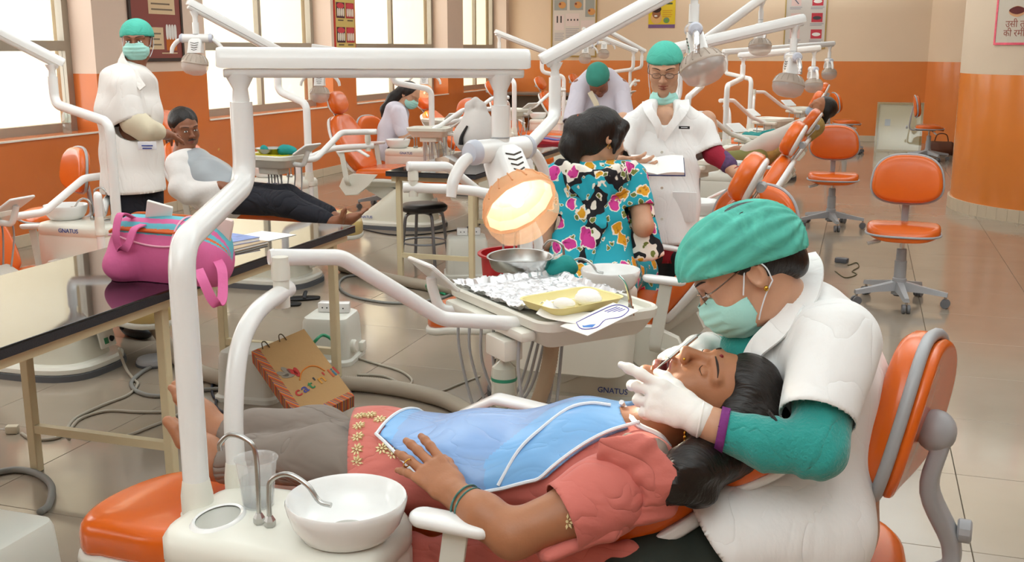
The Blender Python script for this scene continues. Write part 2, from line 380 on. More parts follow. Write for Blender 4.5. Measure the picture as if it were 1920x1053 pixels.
# round pillar with a tiled plinth, and a round half column on the back wall
PIL = (2.05, 11.5, 1.16)
mb = MB(); mb.lathe([(PIL[2], 0), (PIL[2], CEIL)], (PIL[0], PIL[1], 0), seg=96)
pil = struct(mb.build('wall_pillar', M_pil, None, 40))
pt = MB(); na = 66
a1 = 2*math.pi/na; r0, r1 = PIL[2]-.002, PIL[2]+.02
pt.prism([(r0*math.cos(t), r0*math.sin(t)) for t in (-a1*.49, a1*.49)]+[(r1*math.cos(t), r1*math.sin(t)) for t in (a1*.49, -a1*.49)], .115)
base = None
for k in range(na):
    a = a1*k
    px_, py_, d = proj((PIL[0]+PIL[2]*math.cos(a), PIL[1]+PIL[2]*math.sin(a), .05))
    if base is None: base = pt.build('plinth_tile', M_skirt, pil, 0); o = base
    else: o = base.copy(); COL.objects.link(o)
    o.location = (PIL[0], PIL[1], 0); o.rotation_euler = (0, 0, a)
mb = MB(); mb.lathe([(1.3, 0), (1.3, CEIL)], (2.15, BY+.55, 0), seg=96)
struct(mb.build('wall_column', M_wb, None, 40))
# ================================================================== DENTAL UNITS
M_tan = mat('yellowed_plastic_cover', 'cbb274', .25, coat=.3, var=.1, vscale=9, bump=.3, bscale=18)
M_frost = mat('frosted_lamp_plastic', 'cfc0b2', .22, trans=.35, ior=1.2, var=.08, vscale=12, coat=.3)
M_lit = thin_glass('lit_lamp_shell', .08, 'ffeedd', .72, 'ffd8b0')
M_bulb = mat('lamp_bulb_glow', 'fff2d8', .3, emit='ffe8c8', estr=26.)
M_lens = None
M_rlit = mat('lit_facets', 'fff0e2', .3, .0, emit='ffc898', estr=.12); M_roff = mat('facet_reflector', 'd9d2c8', .2, .6)
M_clit = thin_glass('lit_front_cover', .08, 'fff4ea', .22, 'ffe6cc'); M_coff = thin_glass('smoky_front_cover', .10, 'f0e6de', .38)
M_slot = mat('dark_vent_slot', '4a443c', .7)
M_foil = mat('crumpled_foil', 'd6d6d8', .16, 1., bump=1., bscale=45)
M_cap = mat('pale_grey_cap', 'c8ccd8', .3)
M_clear = thin_glass('clear_plastic', .08, 'fcfdfd', .08); M_cup = thin_glass('clear_cup_plastic', .1, 'fcfdfd', .2)
M_water = thin_glass('water_in_cup', .12, 'f0f2f4', .05)
M_bottle = mat('translucent_bottle', 'dde0d2', .3, trans=.4, ior=1.1)
class U:
    """a dental unit's frame: origin on the floor, x towards the head end"""
    def __init__(s, ox, oy, flip=False): s.o = A((ox, oy, 0)); s.rz = math.pi if flip else 0.; s.k = -1 if flip else 1
    def l(s, p): p = A(p)-s.o; return A((s.k*p[0], s.k*p[1], p[2]))
    def w(s, p): p = A(p); return s.o+A((s.k*p[0], s.k*p[1], p[2]))
    def T(s, *a): return thing(a[0], a[1], a[2], s.o, s.rz, a[3] if len(a) > 3 else None)
def seat_top(u): return float(np.interp(u, [-.86, -.6, -.3, 0, .25], [.40, .455, .495, .505, .49]))
def seat_outline(g=0., u0=-.81, n=10):
    hw = lambda u: float(np.interp(u, [-.70, -.5, -.2, .1, .25], [.185, .24, .255, .25, .235]))+g
    pts = []
    for t in np.linspace(-math.pi/2, math.pi/2, 15): # rounded foot tip
        pts.append((u0+.14-(.14+g)*math.cos(t), hw(-.70)*math.sin(t)))
    up = [(u, hw(u)) for u in np.linspace(u0+.24, .24+g, n)]
    return pts+up+[(.25+g, .12), (.25+g, -.12)]+[(u, -v) for u, v in up[::-1]]
def chair(un, ang, label, group, cover=False, head=(.62, .1), hoff=0., dz=0., base_text=True, pad_cover=None):
    e = un.T('dental_chair', label, 'dental chair', group)
    # base
    BX, BY_ = -.14, .17
    m = MB(); m.prism(superell(.43, .27, 3.2, 44, BX, BY_), .03); m.build('base_rim', M_dgrey, e)
    m = MB(); m.prism(superell(.42, .26, 3.2, 44, BX, BY_), .045, lambda u, v, w: (u, v, w+.022), bev=.012); m.build('base_plate', M_ivory, e)
    m = MB(); R = []
    for z, x0, x1, hy in ((.06, -.36, .37, .20), (.12, -.345, .30, .195), (.22, -.32, .16, .18), (.30, -.29, .06, .16), (.335, -.26, .01, .13)):
        R.append([(x, y, z) for x, y in superell((x1-x0)/2, hy, 3.4, 40, (x0+x1)/2+BX, BY_)])
    m.rings(R); bb = m.build('base_body', M_cream, e)
    m = MB(); m.box((0, 0, 0), (.50, .16, .15), (0, math.radians(-27), 0), bev=.015); la = m.build('lift_arm', M_offw, e, loc=(.0, .04, .28))
    m = MB(); m.prism([(-.34, -.235), (.24, -.225), (.24, .225), (-.34, .235)], .1, lambda u, v, w: (u, v*(1-.35*(.1-w)/.1), .335+w), bev=.015); m.build('seat_frame', M_offw, e)
    for s in (-1, 1):
        m = MB(); m.prism([(.02, .46), (.26, .46), (.36, .42), (.40, .34), (.34, .26), (.22, .27), (.1, .36)], .03, lambda u, v, w: (u, s*.245+w-.015, v), bev=.006); m.build('hinge_cover', M_ivory, e)
    m = MB(); m.pad(seat_outline(.008), .035, lambda u, v, w: (u, v, seat_top(u)-.115+w), edge=.012, crown=0); m.build('seat_shell', M_offw, e)
    m = MB(); m.pad(seat_outline(), .09, lambda u, v, w: (u, v, seat_top(u)-.085+w), edge=.035, crown=.004, under=.015)
    m.build('seat_cushion', M_orange, e)
    if cover:
        m = MB(); o = [p for p in seat_outline(.006) if p[0] < -.5]; m.pad(o, .10, lambda u, v, w: (u, v, seat_top(u)-.088+w), edge=.04, crown=.004); m.build('leg_cover', M_tan, e)
    # backrest
    ca, sa = math.cos(ang), math.sin(ang); H = A((.27, 0, .45))
    bm_ = lambda u, v, w: H+A((ca, 0, sa))*u+A((-sa, 0, ca))*(w-.03*(1-((u-.3)/.3)**2)*1.0+.25*v*v)+A((0, 1, 0))*v
    bo = []
    for (u, hv) in ((0.0, .13), (.03, .185), (.1, .22), (.2, .245), (.32, .25), (.42, .225), (.5, .18), (.545, .13), (.56, .06)): bo.append((u, hv))
    bo = smooth_path([(u, v) for u, v in bo], 3); bo = [tuple(p) for p in bo]; bo = bo+[(u, -v) for u, v in bo[::-1]]
    m = MB(); m.pad(bo, .08, lambda u, v, w: bm_(u, v, w), edge=.035, crown=.004); m.build('backrest', M_orange, e)
    m = MB(); m.pad([(u*1.015, v*1.03) for u, v in bo], .03, lambda u, v, w: bm_(u, v, w-.03), edge=.01, crown=0); bs = m.build('backrest_shell', M_white, e)
    m = MB(); m.tube([H+A((-.08, 0, -.08)), H+A((ca, 0, sa))*.12+A((-sa, 0, ca))*-.06, H+A((ca, 0, sa))*.32+A((-sa, 0, ca))*-.06], [.05, .045, .02], 14); m.build('backrest_bracket', M_offw, e)
    # headrest on its slide
    hu, ht = head; a2 = ang+ht; c2, s2 = math.cos(a2), math.sin(a2); HB = H+A((ca, 0, sa))*(hu-.03)+A((-sa, 0, ca))*(.02+hoff)
    ho = superell(.105, .14, 2.5, 34, .10, 0)
    hm = lambda u, v, w: HB+A((c2, 0, s2))*u+A((-s2, 0, c2))*(w+.5*v*v+.6*(u-.1)**2)+A((0, 1, 0))*v
    m = MB(); m.pad(ho, .075, hm, edge=.04, crown=.006); hd = m.build('headrest', M_orange, e)
    m = MB(); m.pad([(.1+(u-.1)*.95, v*.95) for u, v in ho], .02, lambda u, v, w: hm(u, v, w-.018), edge=.006, crown=0); m.build('headrest_plate', M_white, hd)
    m = MB(); m.box((0, 0, 0), (.22, .05, .012), (0, -(ang+.03), 0), bev=.003); m.build('headrest_slide', M_steel, e, loc=tuple(H+A((ca, 0, sa))*(hu-.06)+A((-sa, 0, ca))*-.005))
    m = MB(); q = HB+A((c2, 0, s2))*.09+A((-s2, 0, c2))*-.035; m.cyl(q+A((0, -.05, 0)), q+A((0, .05, 0)), .018); m.build('headrest_knob', M_grey, e)
    # armrests: near one is a flat paddle, far one bends down at its tip
    for s in (-1, 1):
        y = -.385 if s < 0 else .335
        m = MB()
        if s < 0:
            m.pad(rrect(.17, .062, .03, 6), .026, lambda u, v, w: (.318+u, y+v-.0*u, .672+w-.05*(u+.13)), edge=.01, crown=.002)
        else:
            pr = [(.36, .655), (.16, .678), (.06, .625)]
            pts = round_path([(x, y, z) for x, z in pr], .03)
            rr = []
            for i, p in enumerate(pts):
                t = unit(A(pts[min(i+1, len(pts)-1)])-A(pts[max(i-1, 0)])); n = np.cross(t, A((0, 1, 0))); k = .8 if i in (0, len(pts)-1) else 1
                rr.append([A(p)+A((0, 1, 0))*a*k+n*b*k for a, b in rrect(.056, .02, .009, 3)])
            m.rings(rr)
        ar = m.build('armrest', M_white, e)
        m = MB(); pts = round_path([(.325, y, .66), (.285, y*.98, .40), (.30, s*.27, .36)], .04)
        rr = []
        for i, p in enumerate(pts):
            t = unit(A(pts[min(i+1, len(pts)-1)])-A(pts[max(i-1, 0)])); n = unit(np.cross(t, A((1, 0, .1)))); b2 = np.cross(n, t)
            rr.append([A(p)+b2*a+n*b for a, b in rrect(.05, .012, .004, 2)])
        m.rings(rr); m.build('armrest_strap', M_offw, e)
    # maker's lettering and the switch panel on the base
    for_base = []
    k = 1
    if base_text:
        for s in (-1, 1):
            yy = s*.203
            text_mesh('lettering', 'GNATUS', .034, M_blue, bb, basis((BX+(.12*(-s) if s < 0 else .30), BY_+yy*1.005, .085), (-s, 0, 0), (0, -s*.08, 1)), align='LEFT', ext=.002)
        sp = MB(); sp.box((-.375, -.06, .15), (.012, .11, .09), (0, math.radians(12), 0), bev=.004); pn = sp.build('switch_panel', M_ivory, e); for_base.append(pn)
        sp = MB(); sp.box((-.383, -.045, .14), (.01, .025, .03), (0, math.radians(12), 0)); sp.build('rocker_switch', mat('green_switch', '1f7a4f', .3), pn)
        sp = MB(); sp.cyl((-.37, -.085, .145), (-.39, -.085, .142), .014); sp.build('power_socket', M_black, pn)
        sp = MB(); sp.box((-.357, .02, .235), (.003, .12, .055), (0, math.radians(14), 0)); st = sp.build('warning_sticker', mat('white_sticker', 'f0f0ec', .5), e); for_base.append(st)
        for q in range(3):
            sp = MB(); sp.box((-.3605+.004*q, .02, .219+.016*q), (.002, .1-.02*(q == 0), .006), (0, math.radians(14), 0)); sp.build('text_line', M_black, st)
    if dz:
        for c_ in e.children:
            if not c_.name.startswith(('base', 'switch', 'warning', 'lift')): c_.location.z += dz
    if base_text:
        for q in for_base: q.location = (BX, BY_, 0)
    return e
def spittoon(un, label, group, cup=True, taps=True, text=True):
    e = un.T('spittoon_unit', label, 'spittoon', group)
    m = MB(); R = []
    for z, gx, gy in ((.30, -.03, -.03), (.31, -.01, -.01), (.45, 0, 0), (.56, 0, 0), (.575, -.004, -.004), (.58, 0, 0), (.615, 0, 0), (.632, -.012, -.012), (.637, -.03, -.03)):
        o = rrect(.46+2*gx, .30+2*gy, .085+gx, 6); R.append([(x-.03, y-.385, z) for x, y in o])
    m.rings(R); bd = m.build('spittoon_body', M_ivory, e)
    m = MB(); m.box((-.06, -.25, .41), (.24, .16, .08), bev=.01); m.build('mounting_bracket', M_offw, e)
    # oval dip where the cup filler drains
    m = MB(); m.lathe([(.045, .004), (.05, .006), (.054, .003), (.056, 0)], (-.165, -.425, .637), sx=1.25, sy=.85, cap=False); m.build('cup_rest', M_ceram, e)
    m = MB(); m.lathe([(.0001, .0012), (.046, .0012), (.046, 0)], (-.165, -.425, .637), sx=1.22, sy=.85); m.build('drain_dip', mat('pale_grey_dip', 'b9b9b0', .3), e)
    # bowl
    prof = [(.0, .004), (.04, .002), (.07, .0), (.088, .012), (.104, .035), (.113, .062), (.1165, .078), (.114, .083), (.110, .078), (.104, .058), (.092, .034), (.07, .018), (.04, .012), (.0, .01)]
    m = MB(); m.lathe([(max(r, 1e-4), z) for r, z in prof], (.112, -.41, .632), seg=44); bw = m.build('bowl', M_ceram, e)
    m = MB(); m.lathe([(.0001, .021), (.02, .024), (.036, .019), (.038, .014)], (.112, -.41, .632)); m.build('strainer', mat('strainer_grey', 'b4b2aa', .5), bw)
    if taps:
        for (b, pts, nm) in (((-.075, -.42), [(0, 0, .65), (0, 0, .78), (-.02, .0, .81), (-.055, .0, .815), (-.078, 0, .795), (-.08, 0, .78)], 'cup_filler_tap'), ((-.048, -.425), [(0, 0, .65), (0, 0, .70), (.008, .0, .735), (.045, .0, .752), (.085, .0, .735), (.11, 0, .705), (.135, 0, .70)], 'bowl_rinse_tap')):
            m = MB(); m.tube(smooth_path([(b[0]+x, b[1]+y, z) for x, y, z in pts], 5), .0052, 10); tp = m.build(nm, M_steel, e)
            m = MB(); m.lathe([(.009, 0), (.0115, .004), (.0115, .014), (.006, .024)], (b[0], b[1], .636), seg=6); m.build('tap_nut', M_steel, tp, 20)
    if text and un.k < 0:
        text_mesh('lettering', 'GNATUS', .032, M_blue, bd, basis((.02, -.2335, .595), (-1, 0, 0), (0, 0, 1)), ext=.001)
    if text and un.k > 0:
        text_mesh('lettering', 'GNATUS', .032, M_blue, bd, basis((-.02, -.5365, .52), (1, 0, 0), (0, 0, 1)), ext=.001)
    if cup:
        c = un.w((-.122, -.345, .6375)); plastic_cup(c, 'clear plastic cup of water on the spittoon beside the reclining patient in salmon' if cup == 1 else 'clear plastic cup on the spittoon in front of the floral dress')
    return e
def plastic_cup(c, label):
    t = thing('plastic_cup', label, 'cup', c)
    t.scale = (1.2, 1.2, 1.12)
    m = MB(); m.lathe([(.0001, .001), (.026, .001), (.030, .05), (.0345, .088), (.037, .09), (.0365, .092), (.0335, .089), (.029, .05), (.0245, .004), (.0001, .003)], seg=28); m.build('cup_wall', M_cup, t)
    m = MB(); m.lathe([(.0001, .0045), (.0243, .0045), (.0292, .052), (.0001, .052)], seg=28); m.build('water', M_water, t)
def pipe_base(e, x, y, r, z0=.28):
    m = MB(); m.cyl((x, y, z0), (x, y, .60), r*1.02); m.build('lower_post', M_white, e)
    m = MB(); m.lathe([(r*1.1, .585), (r*1.32, .59), (r*1.32, .615), (r*1.22, .618), (r*1.22, .655), (r*1.04, .685), (r, .688)], (x, y, 0), seg=26); m.build('post_collar', M_ivory, e)
    m = MB(); m.box((x+.05, y, .45), (.14, .05, .06), bev=.008); m.build('post_bracket', M_offw, e)
def lamp(un, label, group, low, up, zb, zt, E, aim, lit=False, beam=None, foil=False, hs=1., cyl=None, bright=True):
    """low/up: xy of the lower and upper post (local); zb=(z low bend, z up bend); zt bar underside at post; E local end of bar; aim local direction of the light"""
    e = un.T('dental_lamp', label, 'dental lamp', group)
    r = .0265
    pipe_base(e, low[0], low[1], r)
    m = MB(); m.tube(round_path([(low[0], low[1], .66), (low[0], low[1], zb[0]), (up[0], up[1], zb[1]), (up[0], up[1], zt-.06)], .075, 9), r, 22); m.build('swivel_post', M_white, e, 60)
    B = A((up[0], up[1], zt)); E = A(E); d = unit(E-B); side = unit(np.cross(d, A((0, 0, 1)))); n = np.cross(side, d)
    m = MB(); m.lathe([(.018, -.07), (.0205, -.055), (.0175, -.03), (.03, -.006), (.034, .004)], B, seg=22); m.build('bar_pivot', M_white, e)
    # spring bar: rounded hood over a narrower trough
    Lb = np.linalg.norm(E-B)
    def bar(outl, name, u0, u1, rb):
        m = MB(); R = []
        for u, k in ((u0, .82), (u0+rb*.25, .93), (u0+rb, 1), (u1-rb, 1), (u1-rb*.25, .93), (u1, .82)):
            c = B+d*u; oc = A(outl).mean(0); R.append([c+side*(oc[0]+(a-oc[0])*k)+n*(oc[1]+(b-oc[1])*k) for a, b in outl])
        m.rings(R); return m.build(name, M_white, e, 50)
    hood = [(-.036, .018), (-.036, .04), (-.03, .056), (-.016, .066), (.016, .066), (.03, .056), (.036, .04), (.036, .018)]
    trough = [(-.031, .017), (.031, .017), (.030, .004), (.02, -.004), (-.02, -.004), (-.030, .004)]
    bar(hood, 'bar_hood', -.05, Lb+.07, .012); bar(trough[::-1], 'bar_trough', -.035, Lb+.055, .01)
    # stem and yoke
    m = MB(); m.lathe([(.034, .004), (.03, -.006), (.017, -.035), (.017, -.075)], E, seg=22); m.build('stem_pivot', M_white, e)
    S = E+A((0, 0, -.205*hs))
    m = MB(); m.cyl(E+A((0, 0, -.07)), S+A((0, 0, .02)), .0225, seg=22); m.build('lamp_stem', M_white, e)
    m = MB(); m.lathe([(.0228, 0), (.0235, .001), (.0235, .003), (.0228, .004)], E+A((0, 0, -.15)), seg=22); m.build('stem_ring', M_grey, e)
    aim = unit(aim); cx = unit(A((cyl[0], cyl[1], 0))) if cyl is not None else unit(np.cross(A((0, 0, 1)), aim))
    m = MB(); m.cyl(S-cx*.09, S+cx*.09, .029, seg=26); m.build('yoke_cylinder', M_white, e)
    for s in (-1, 1):
        m = MB(); m.lathe([(.031, 0), (.031, .01), (.024, .022), (.0001, .027)], S+cx*s*.09, cx*s, seg=24); m.build('yoke_cap', M_cap, e)
        hp = smooth_path([S+cx*s*.085+A((0, 0, -.005)), S+cx*s*.13+A((0, 0, -.02)), S+cx*s*.165+A((0, 0, -.06)), S+cx*s*.175+A((0, 0, -.1))], 6)
        m = MB(); m.tube(hp, [.013, .015, .0145, .012], 14); hh = m.build('handle', M_foil if foil and s > 0 else M_white, e)
    # neck box with vents, then the head
    Hc = S+A((0, 0, -.045))+aim*.12
    nb = unit(Hc-S); bu = unit(np.cross(cx, nb))
    m = MB(); R = []
    for k, w_, h_ in ((.0, .03, .028), (.02, .045, .036), (.07, .047, .038), (.1, .05, .04)):
        R.append([S+nb*k+cx*a+bu*b for a, b in rrect(2*w_, 2*h_, .012, 4)])
    m.rings(R); nk = m.build('neck_housing', M_white, e)
    for q in range(4):
        c = S+nb*(.03+.015*q)
        for sb in (1, -1):
            m = MB(); hh = float(np.interp(.03+.015*q, [.02, .07], [.0365, .0385]))
            m.tube([c+bu*sb*hh-cx*(.028-.003*q), c+bu*sb*hh+nb*.006, c+bu*sb*hh+cx*(.028-.003*q)], .0022, 6)
            m.build('vent_slot', M_slot, nk)
    sm = M_lit if lit else M_frost
    O_ = Hc; u_, w_, a_ = frame(aim, cx)
    m = MB(); m.lathe([(.034, -.062), (.058, -.054), (.080, -.030), (.0905, -.004), (.093, .004), (.0905, .010), (.086, .006)], O_, aim, 36, 1.1, .98, hint=cx, cap=False); hd = m.build('lamp_shell', sm, e)
    for q in range(16):
        a = 2*math.pi*q/16; dr = u_*math.cos(a)*1.1+w_*math.sin(a)*.98
        m = MB(); m.tube([O_+dr*.062-aim*.0525, O_+dr*.081-aim*.030, O_+dr*.0905-aim*.008], .0022, 5); m.build('shell_rib', sm, hd)
    m = MB(); m.lathe([(.085, .006), (.076, -.016), (.05, -.036), (.02, -.045), (.0001, -.045)], O_, aim, 12, 1.1, .98, hint=cx, cap=False); m.build('reflector', M_rlit if lit else M_roff, hd, 5)
    m = MB(); m.ell(O_-aim*.012, (.017, .017, .017)); m.build('bulb', M_bulb if lit else mat('lamp_bulb_off', 'e8e4da', .2), hd)
    m = MB(); m.lathe([(.0905, .010), (.090, .030), (.080, .058), (.053, .078), (.0001, .087)], O_, aim, 36, 1.1, .98, hint=cx, cap=False); m.build('front_cover', M_clit if lit else M_coff, hd)
    if lit:
        l = bpy.data.lights.new('lamp_beam', 'SPOT'); l.energy = 42*bright; l.spot_size = math.radians(26); l.spot_blend = .5; l.color = (1, .86, .66); l.shadow_soft_size = .05
        lo = bpy.data.objects.new('lamp_beam', l); COL.objects.link(lo); lo.parent = e; lo.location = tuple(O_+aim*.095)
        lo.rotation_euler = Vector(tuple(-(aim if beam is None else unit(A(beam)-O_-aim*.095)))).to_track_quat('Z', 'Y').to_euler()
    return e
def delivery(un, label, group, J, pts2, tray, az, items=None, panel=-1, base=(-.225, -.262), bottle=False, dims=(.37, .27), ppos=None, hoses=6):
    """J: top of first tube (local), pts2: path of second tube, tray: local centre of tray top, az: direction of its long side"""
    e = un.T('instrument_tray_unit', label, 'instrument tray', group)
    r = .0205; b = A((base[0], base[1], 0)); J = A(J)
    pipe_base(e, b[0], b[1], r)
    hd = unit(A((J[0]-b[0], J[1]-b[1], 0)))
    m = MB(); m.tube(smooth_path([b+A((0, 0, .66)), b+A((0, 0, .80))+hd*.005, A((b[0], b[1], 0))*.82+A((J[0], J[1], 0))*.18+A((0, 0, J[2]-.065)), A((b[0], b[1], 0))*.5+A((J[0], J[1], 0))*.5+A((0, 0, J[2]-.012)), J, J+hd*.04], 8), r, 20); m.build('lower_arm', M_white, e, 60)
    m = MB(); m.lathe([(.019, -.035), (.019, .03), (.022, .032), (.022, .06), (.019, .075), (.019, .085)], J, seg=20); m.build('arm_joint', M_ivory, e)
    p2 = [A(p) for p in pts2]; m = MB(); m.tube(round_path(p2, .09, 8), r*1.0, 20); m.build('upper_arm', M_white, e, 60)
    m = MB(); m.lathe([(r*1.05, 0), (r*.9, .01), (.0001, .012)], p2[0], unit(p2[0]-p2[1]), seg=20); m.build('arm_end_cap', M_white, e)
    C_ = A(tray); L_ = A((math.cos(az), math.sin(az), 0)); W_ = A((-math.sin(az), math.cos(az), 0)); hl, hw = dims[0]/2, dims[1]/2
    mp = lambda u, v, z: C_+L_*u+W_*v+A((0, 0, z))
    m = MB(); R = []
    for z, g in ((-.085, -.045), (-.07, -.03), (-.035, -.008), (-.03, 0), (-.006, .003), (0, -.002), (-.002, -.012), (-.016, -.018)):
        R.append([mp(x, y, z) for x, y in rrect(2*hl+2*g, 2*hw+2*g, .05+g*.6, 5)])
    m.rings(R); ty = m.build('tray_body', M_ivory, e)
    m = MB(); m.box((0, 0, 0), (.16, .12, .05), (0, 0, az), bev=.01); m.build('tray_hub', M_ivory, e, loc=tuple(C_+A((0, 0, -.105))))
    # hand-piece holder bar and hoses on the side facing away from the arm
    sd = 1 if (C_-p2[-2])@W_ > 0 else -1
    sd = -sd if panel == 9 else sd
    m = MB(); m.box((0, 0, 0), (2*hl*.8, .05, .03), (0, 0, az), bev=.01); m.build('holder_bar', M_ivory, e, loc=tuple(mp(0, -hw-.01 if sd > 0 else hw+.01, -.05)))
    for q in range(hoses):
        u = (-.5+(q+.5)/hoses)*1.5*hl; s0 = -1 if sd > 0 else 1
        x0 = mp(u, s0*(hw+.012), -.06); bot = mp(u*.85+rnd.uniform(-.03, .03), s0*(hw*.55)+rnd.uniform(-.03, .03), -.36-.1*rnd.random()); x1 = mp(u*.4, 0, -.12)
        m = MB(); m.tube(smooth_path([x0, x0+A((0, 0, -.12)), bot+A((0, 0, .06))+(x0-bot)*A((.5, .5, 0)), bot, bot+(x1-bot)*A((.6, .6, .3)), x1], 5), .0048, 8); m.build('hose', M_hose, e)
    # control panel on a bracket at one end
    s = panel if panel != 9 else -1; pc = mp(s*(hl+.09), -.0, .035); tl = .55; LW = W_; b0, b1 = mp(s*(hl*.9), 0, -.06), mp(s*(hl+.05), 0, -.06)
    pu = L_*s*math.cos(tl)+A((0, 0, math.sin(tl)))
    if ppos: pc = mp(*ppos); LW = L_; pu = -W_*math.cos(.75)+A((0, 0, math.sin(.75))); b0, b1 = mp(ppos[0]*.8, -hw*.8, -.06), mp(ppos[0]*.95, ppos[1]+.03, -.055)
    pn = np.cross(pu, LW); pn = pn if pn[2] > 0 else -pn
    m = MB(); m.prism(rrect(.13, .17, .012, 3), .012, lambda u, v, w: pc+pu*u+LW*v+pn*w, bev=.003); cp = m.build('control_panel', M_white, e)
    m = MB(); m.prism(rrect(.1, .14, .006, 2), .0015, lambda u, v, w: pc+pu*u+LW*v+pn*(w+.012)); m.build('panel_face', mat('panel_face', 'd9d9d6', .3), cp)
    m = MB(); m.tube(smooth_path([b0, b1, pc-pn*.03-pu*.03, pc-pn*.006], 5), .016, 12); m.build('panel_bracket', M_white, e)
    if bottle is not False:
        bc = mp(-hl*.75, -.03, -.2) if bottle is True else A(bottle)
        m = MB(); m.box((0, 0, 0), (.11, .06, .06), (0, 0, az), bev=.006); m.build('bottle_holder', M_ivory, e, loc=tuple(bc+A((0, 0, .03))))
        m = MB(); m.lathe([(.012, 0), (.014, -.012), (.034, -.03), (.036, -.05), (.036, -.13), (.03, -.142), (.0001, -.143)], bc, seg=24); bt = m.build('water_bottle', M_bottle, e)
        m = MB(); m.lathe([(.0362, -.06), (.0372, -.058), (.0372, -.066), (.0362, -.068)], bc, seg=24, cap=False); m.build('bottle_band', mat('green_band', '2b8a6a', .5), bt)
    e['_tc'] = tuple(un.w(C_)); e['_az'] = az+un.rz
    return e
# ---- right row: heads towards +x
R1, R2, R3, R4, R5, R6 = U(-1.0, 2.12), U(-1.0, 4.38), U(-.95, 6.40), U(-1.02, 8.60), U(-1.0, 10.9), U(-1.0, 13.2)
GC, GS, GL, GD = 'orange dental chairs of the clinic', 'spittoon units beside the dental chairs', 'dental lamps on swivel posts', 'instrument tray units on jointed arms'
chair(R1, math.radians(25.5), 'orange dental chair reclined under the woman in the salmon tunic', GC, head=(.585, .12), hoff=-.035)
spittoon(R1, 'spittoon unit with white bowl and steel taps beside the salmon-clad patient', GS)
tgt1 = P(1235, 705, 2.12)
h1 = P(968, 375, 2.6)
lamp(R1, 'lit dental lamp hanging from a long white bar over the patient in salmon', GL, (-.25, -.37), R1.l(P(460, 345, 2.55))[:2], (1.175, 1.235), R1.l(P(460, 140, 2.6))[2], R1.l(P(938, 143, 2.6)), (.56, -.50, -.66), lit=True, beam=R1.l(tgt1), cyl=R1.l(P(960, 265, 2.62))[:2]-R1.l(P(870, 288, 2.5))[:2], hs=.87)
d1 = delivery(R1, 'instrument tray with foil and yellow tray on a jointed white arm', GD, R1.l(P(528, 548, 2.5)), [R1.l(P(512, 482, 2.56)), R1.l(P(545, 482, 2.58)), R1.l(P(640, 482, 2.68)), R1.l(P(830, 598, 2.88)), R1.l(P(960, 606, 2.95)), (.17, .72, .775)], (.15, .86, .835), math.radians(-42), bottle=R1.l(P(945, 668, 3.0)), panel=-1, ppos=(-.20, -.29, .05), dims=(.58, .40))

def std_delivery(un, label, da=0., dz=0., **k):
    c, s_ = math.cos(da), math.sin(da); b = A((-.225, -.262, 0))
    def r(p): q = A(p)-b; return A((b[0]+c*q[0]-s_*q[1], b[1]+s_*q[0]+c*q[1], p[2]+dz))
    return delivery(un, label, GD, r((-.28, .05, .985)), [r((-.33, .10, 1.035)), r((-.30, .13, 1.035)), r((-.20, .26, 1.03)), r((-.02, .50, .855)), r((.10, .60, .80)), r((.2, .70, .78))], r((.21, .72, .835)), math.radians(-37)+da, **k)
UP = math.radians(57)
# R2
chair(R2, UP, 'upright orange dental chair behind the masked dentist, beside the floral dress', GC, head=(.60, .12))
spittoon(R2, 'spittoon unit with white bowl in front of the woman in the floral dress', GS, cup=2)
lamp(R2, 'unlit dental lamp hanging over the white-coated woman reading', GL, (-.24, -.38), R2.l(P(1040, 215, 4.65))[:2], (1.17, 1.255), R2.l(P(1040, 118, 4.65))[2], R2.l(P(1303, -24, 4.6)), (.35, -.25, -.75), foil=True, cyl=(.25, -1.), hs=.87)
delivery(R2, 'instrument tray swung out towards the table with the white carrier bag', GD, R2.l(P(775, 352, 4.35)), [R2.l(P(768, 312, 4.32)), R2.l(P(790, 312, 4.34)), R2.l(P(838, 312, 4.45)), R2.l(P(905, 365, 4.7)), R2.l(P(950, 368, 4.75)), R2.l(P(975, 368, 4.75))], R2.l(P(985, 362, 4.75)), math.radians(20), panel=1, hoses=4)
# R3
chair(R3, UP, 'upright orange dental chair with its armrest under the hand of the reading woman', GC, head=(.60, .12))
spittoon(R3, 'spittoon unit behind the white coat of the reading woman', GS, cup=False, text=False)
lamp(R3, 'dental lamp with foil handles in front of the patient in mustard print', GL, (-.25, -.37), R3.l(P(1272, 150, 6.4))[:2], (1.18, 1.25), R3.l(P(1272, 100, 6.4))[2], R3.l(P(1490, 50, 6.6)), (-.12, -.2, -.9), foil=True, cyl=(.35, -1.), hs=.9)
std_delivery(R3, 'instrument tray behind the dark hair of the woman in floral dress', .3, hoses=4)
# R4
chair(R4, math.radians(50), 'reclined orange dental chair holding the patient in mustard print', GC, head=(.60, .12))
spittoon(R4, 'spittoon unit beside the patient in mustard print', GS, cup=False, text=False)
lamp(R4, 'dental lamp with a steeply raised bar beside the gold-framed poster of mouths', GL, (-.25, -.37), R4.l(P(1318, 140, 8.9))[:2], (1.18, 1.25), R4.l(P(1318, 84, 8.9))[2], R4.l(P(1428, 4, 9.2)), (.05, -.2, -.9), foil=True, cyl=(.35, -1.))
d4 = std_delivery(R4, 'instrument tray covered with teal cloth near the patient in mustard print', .0, hoses=4)
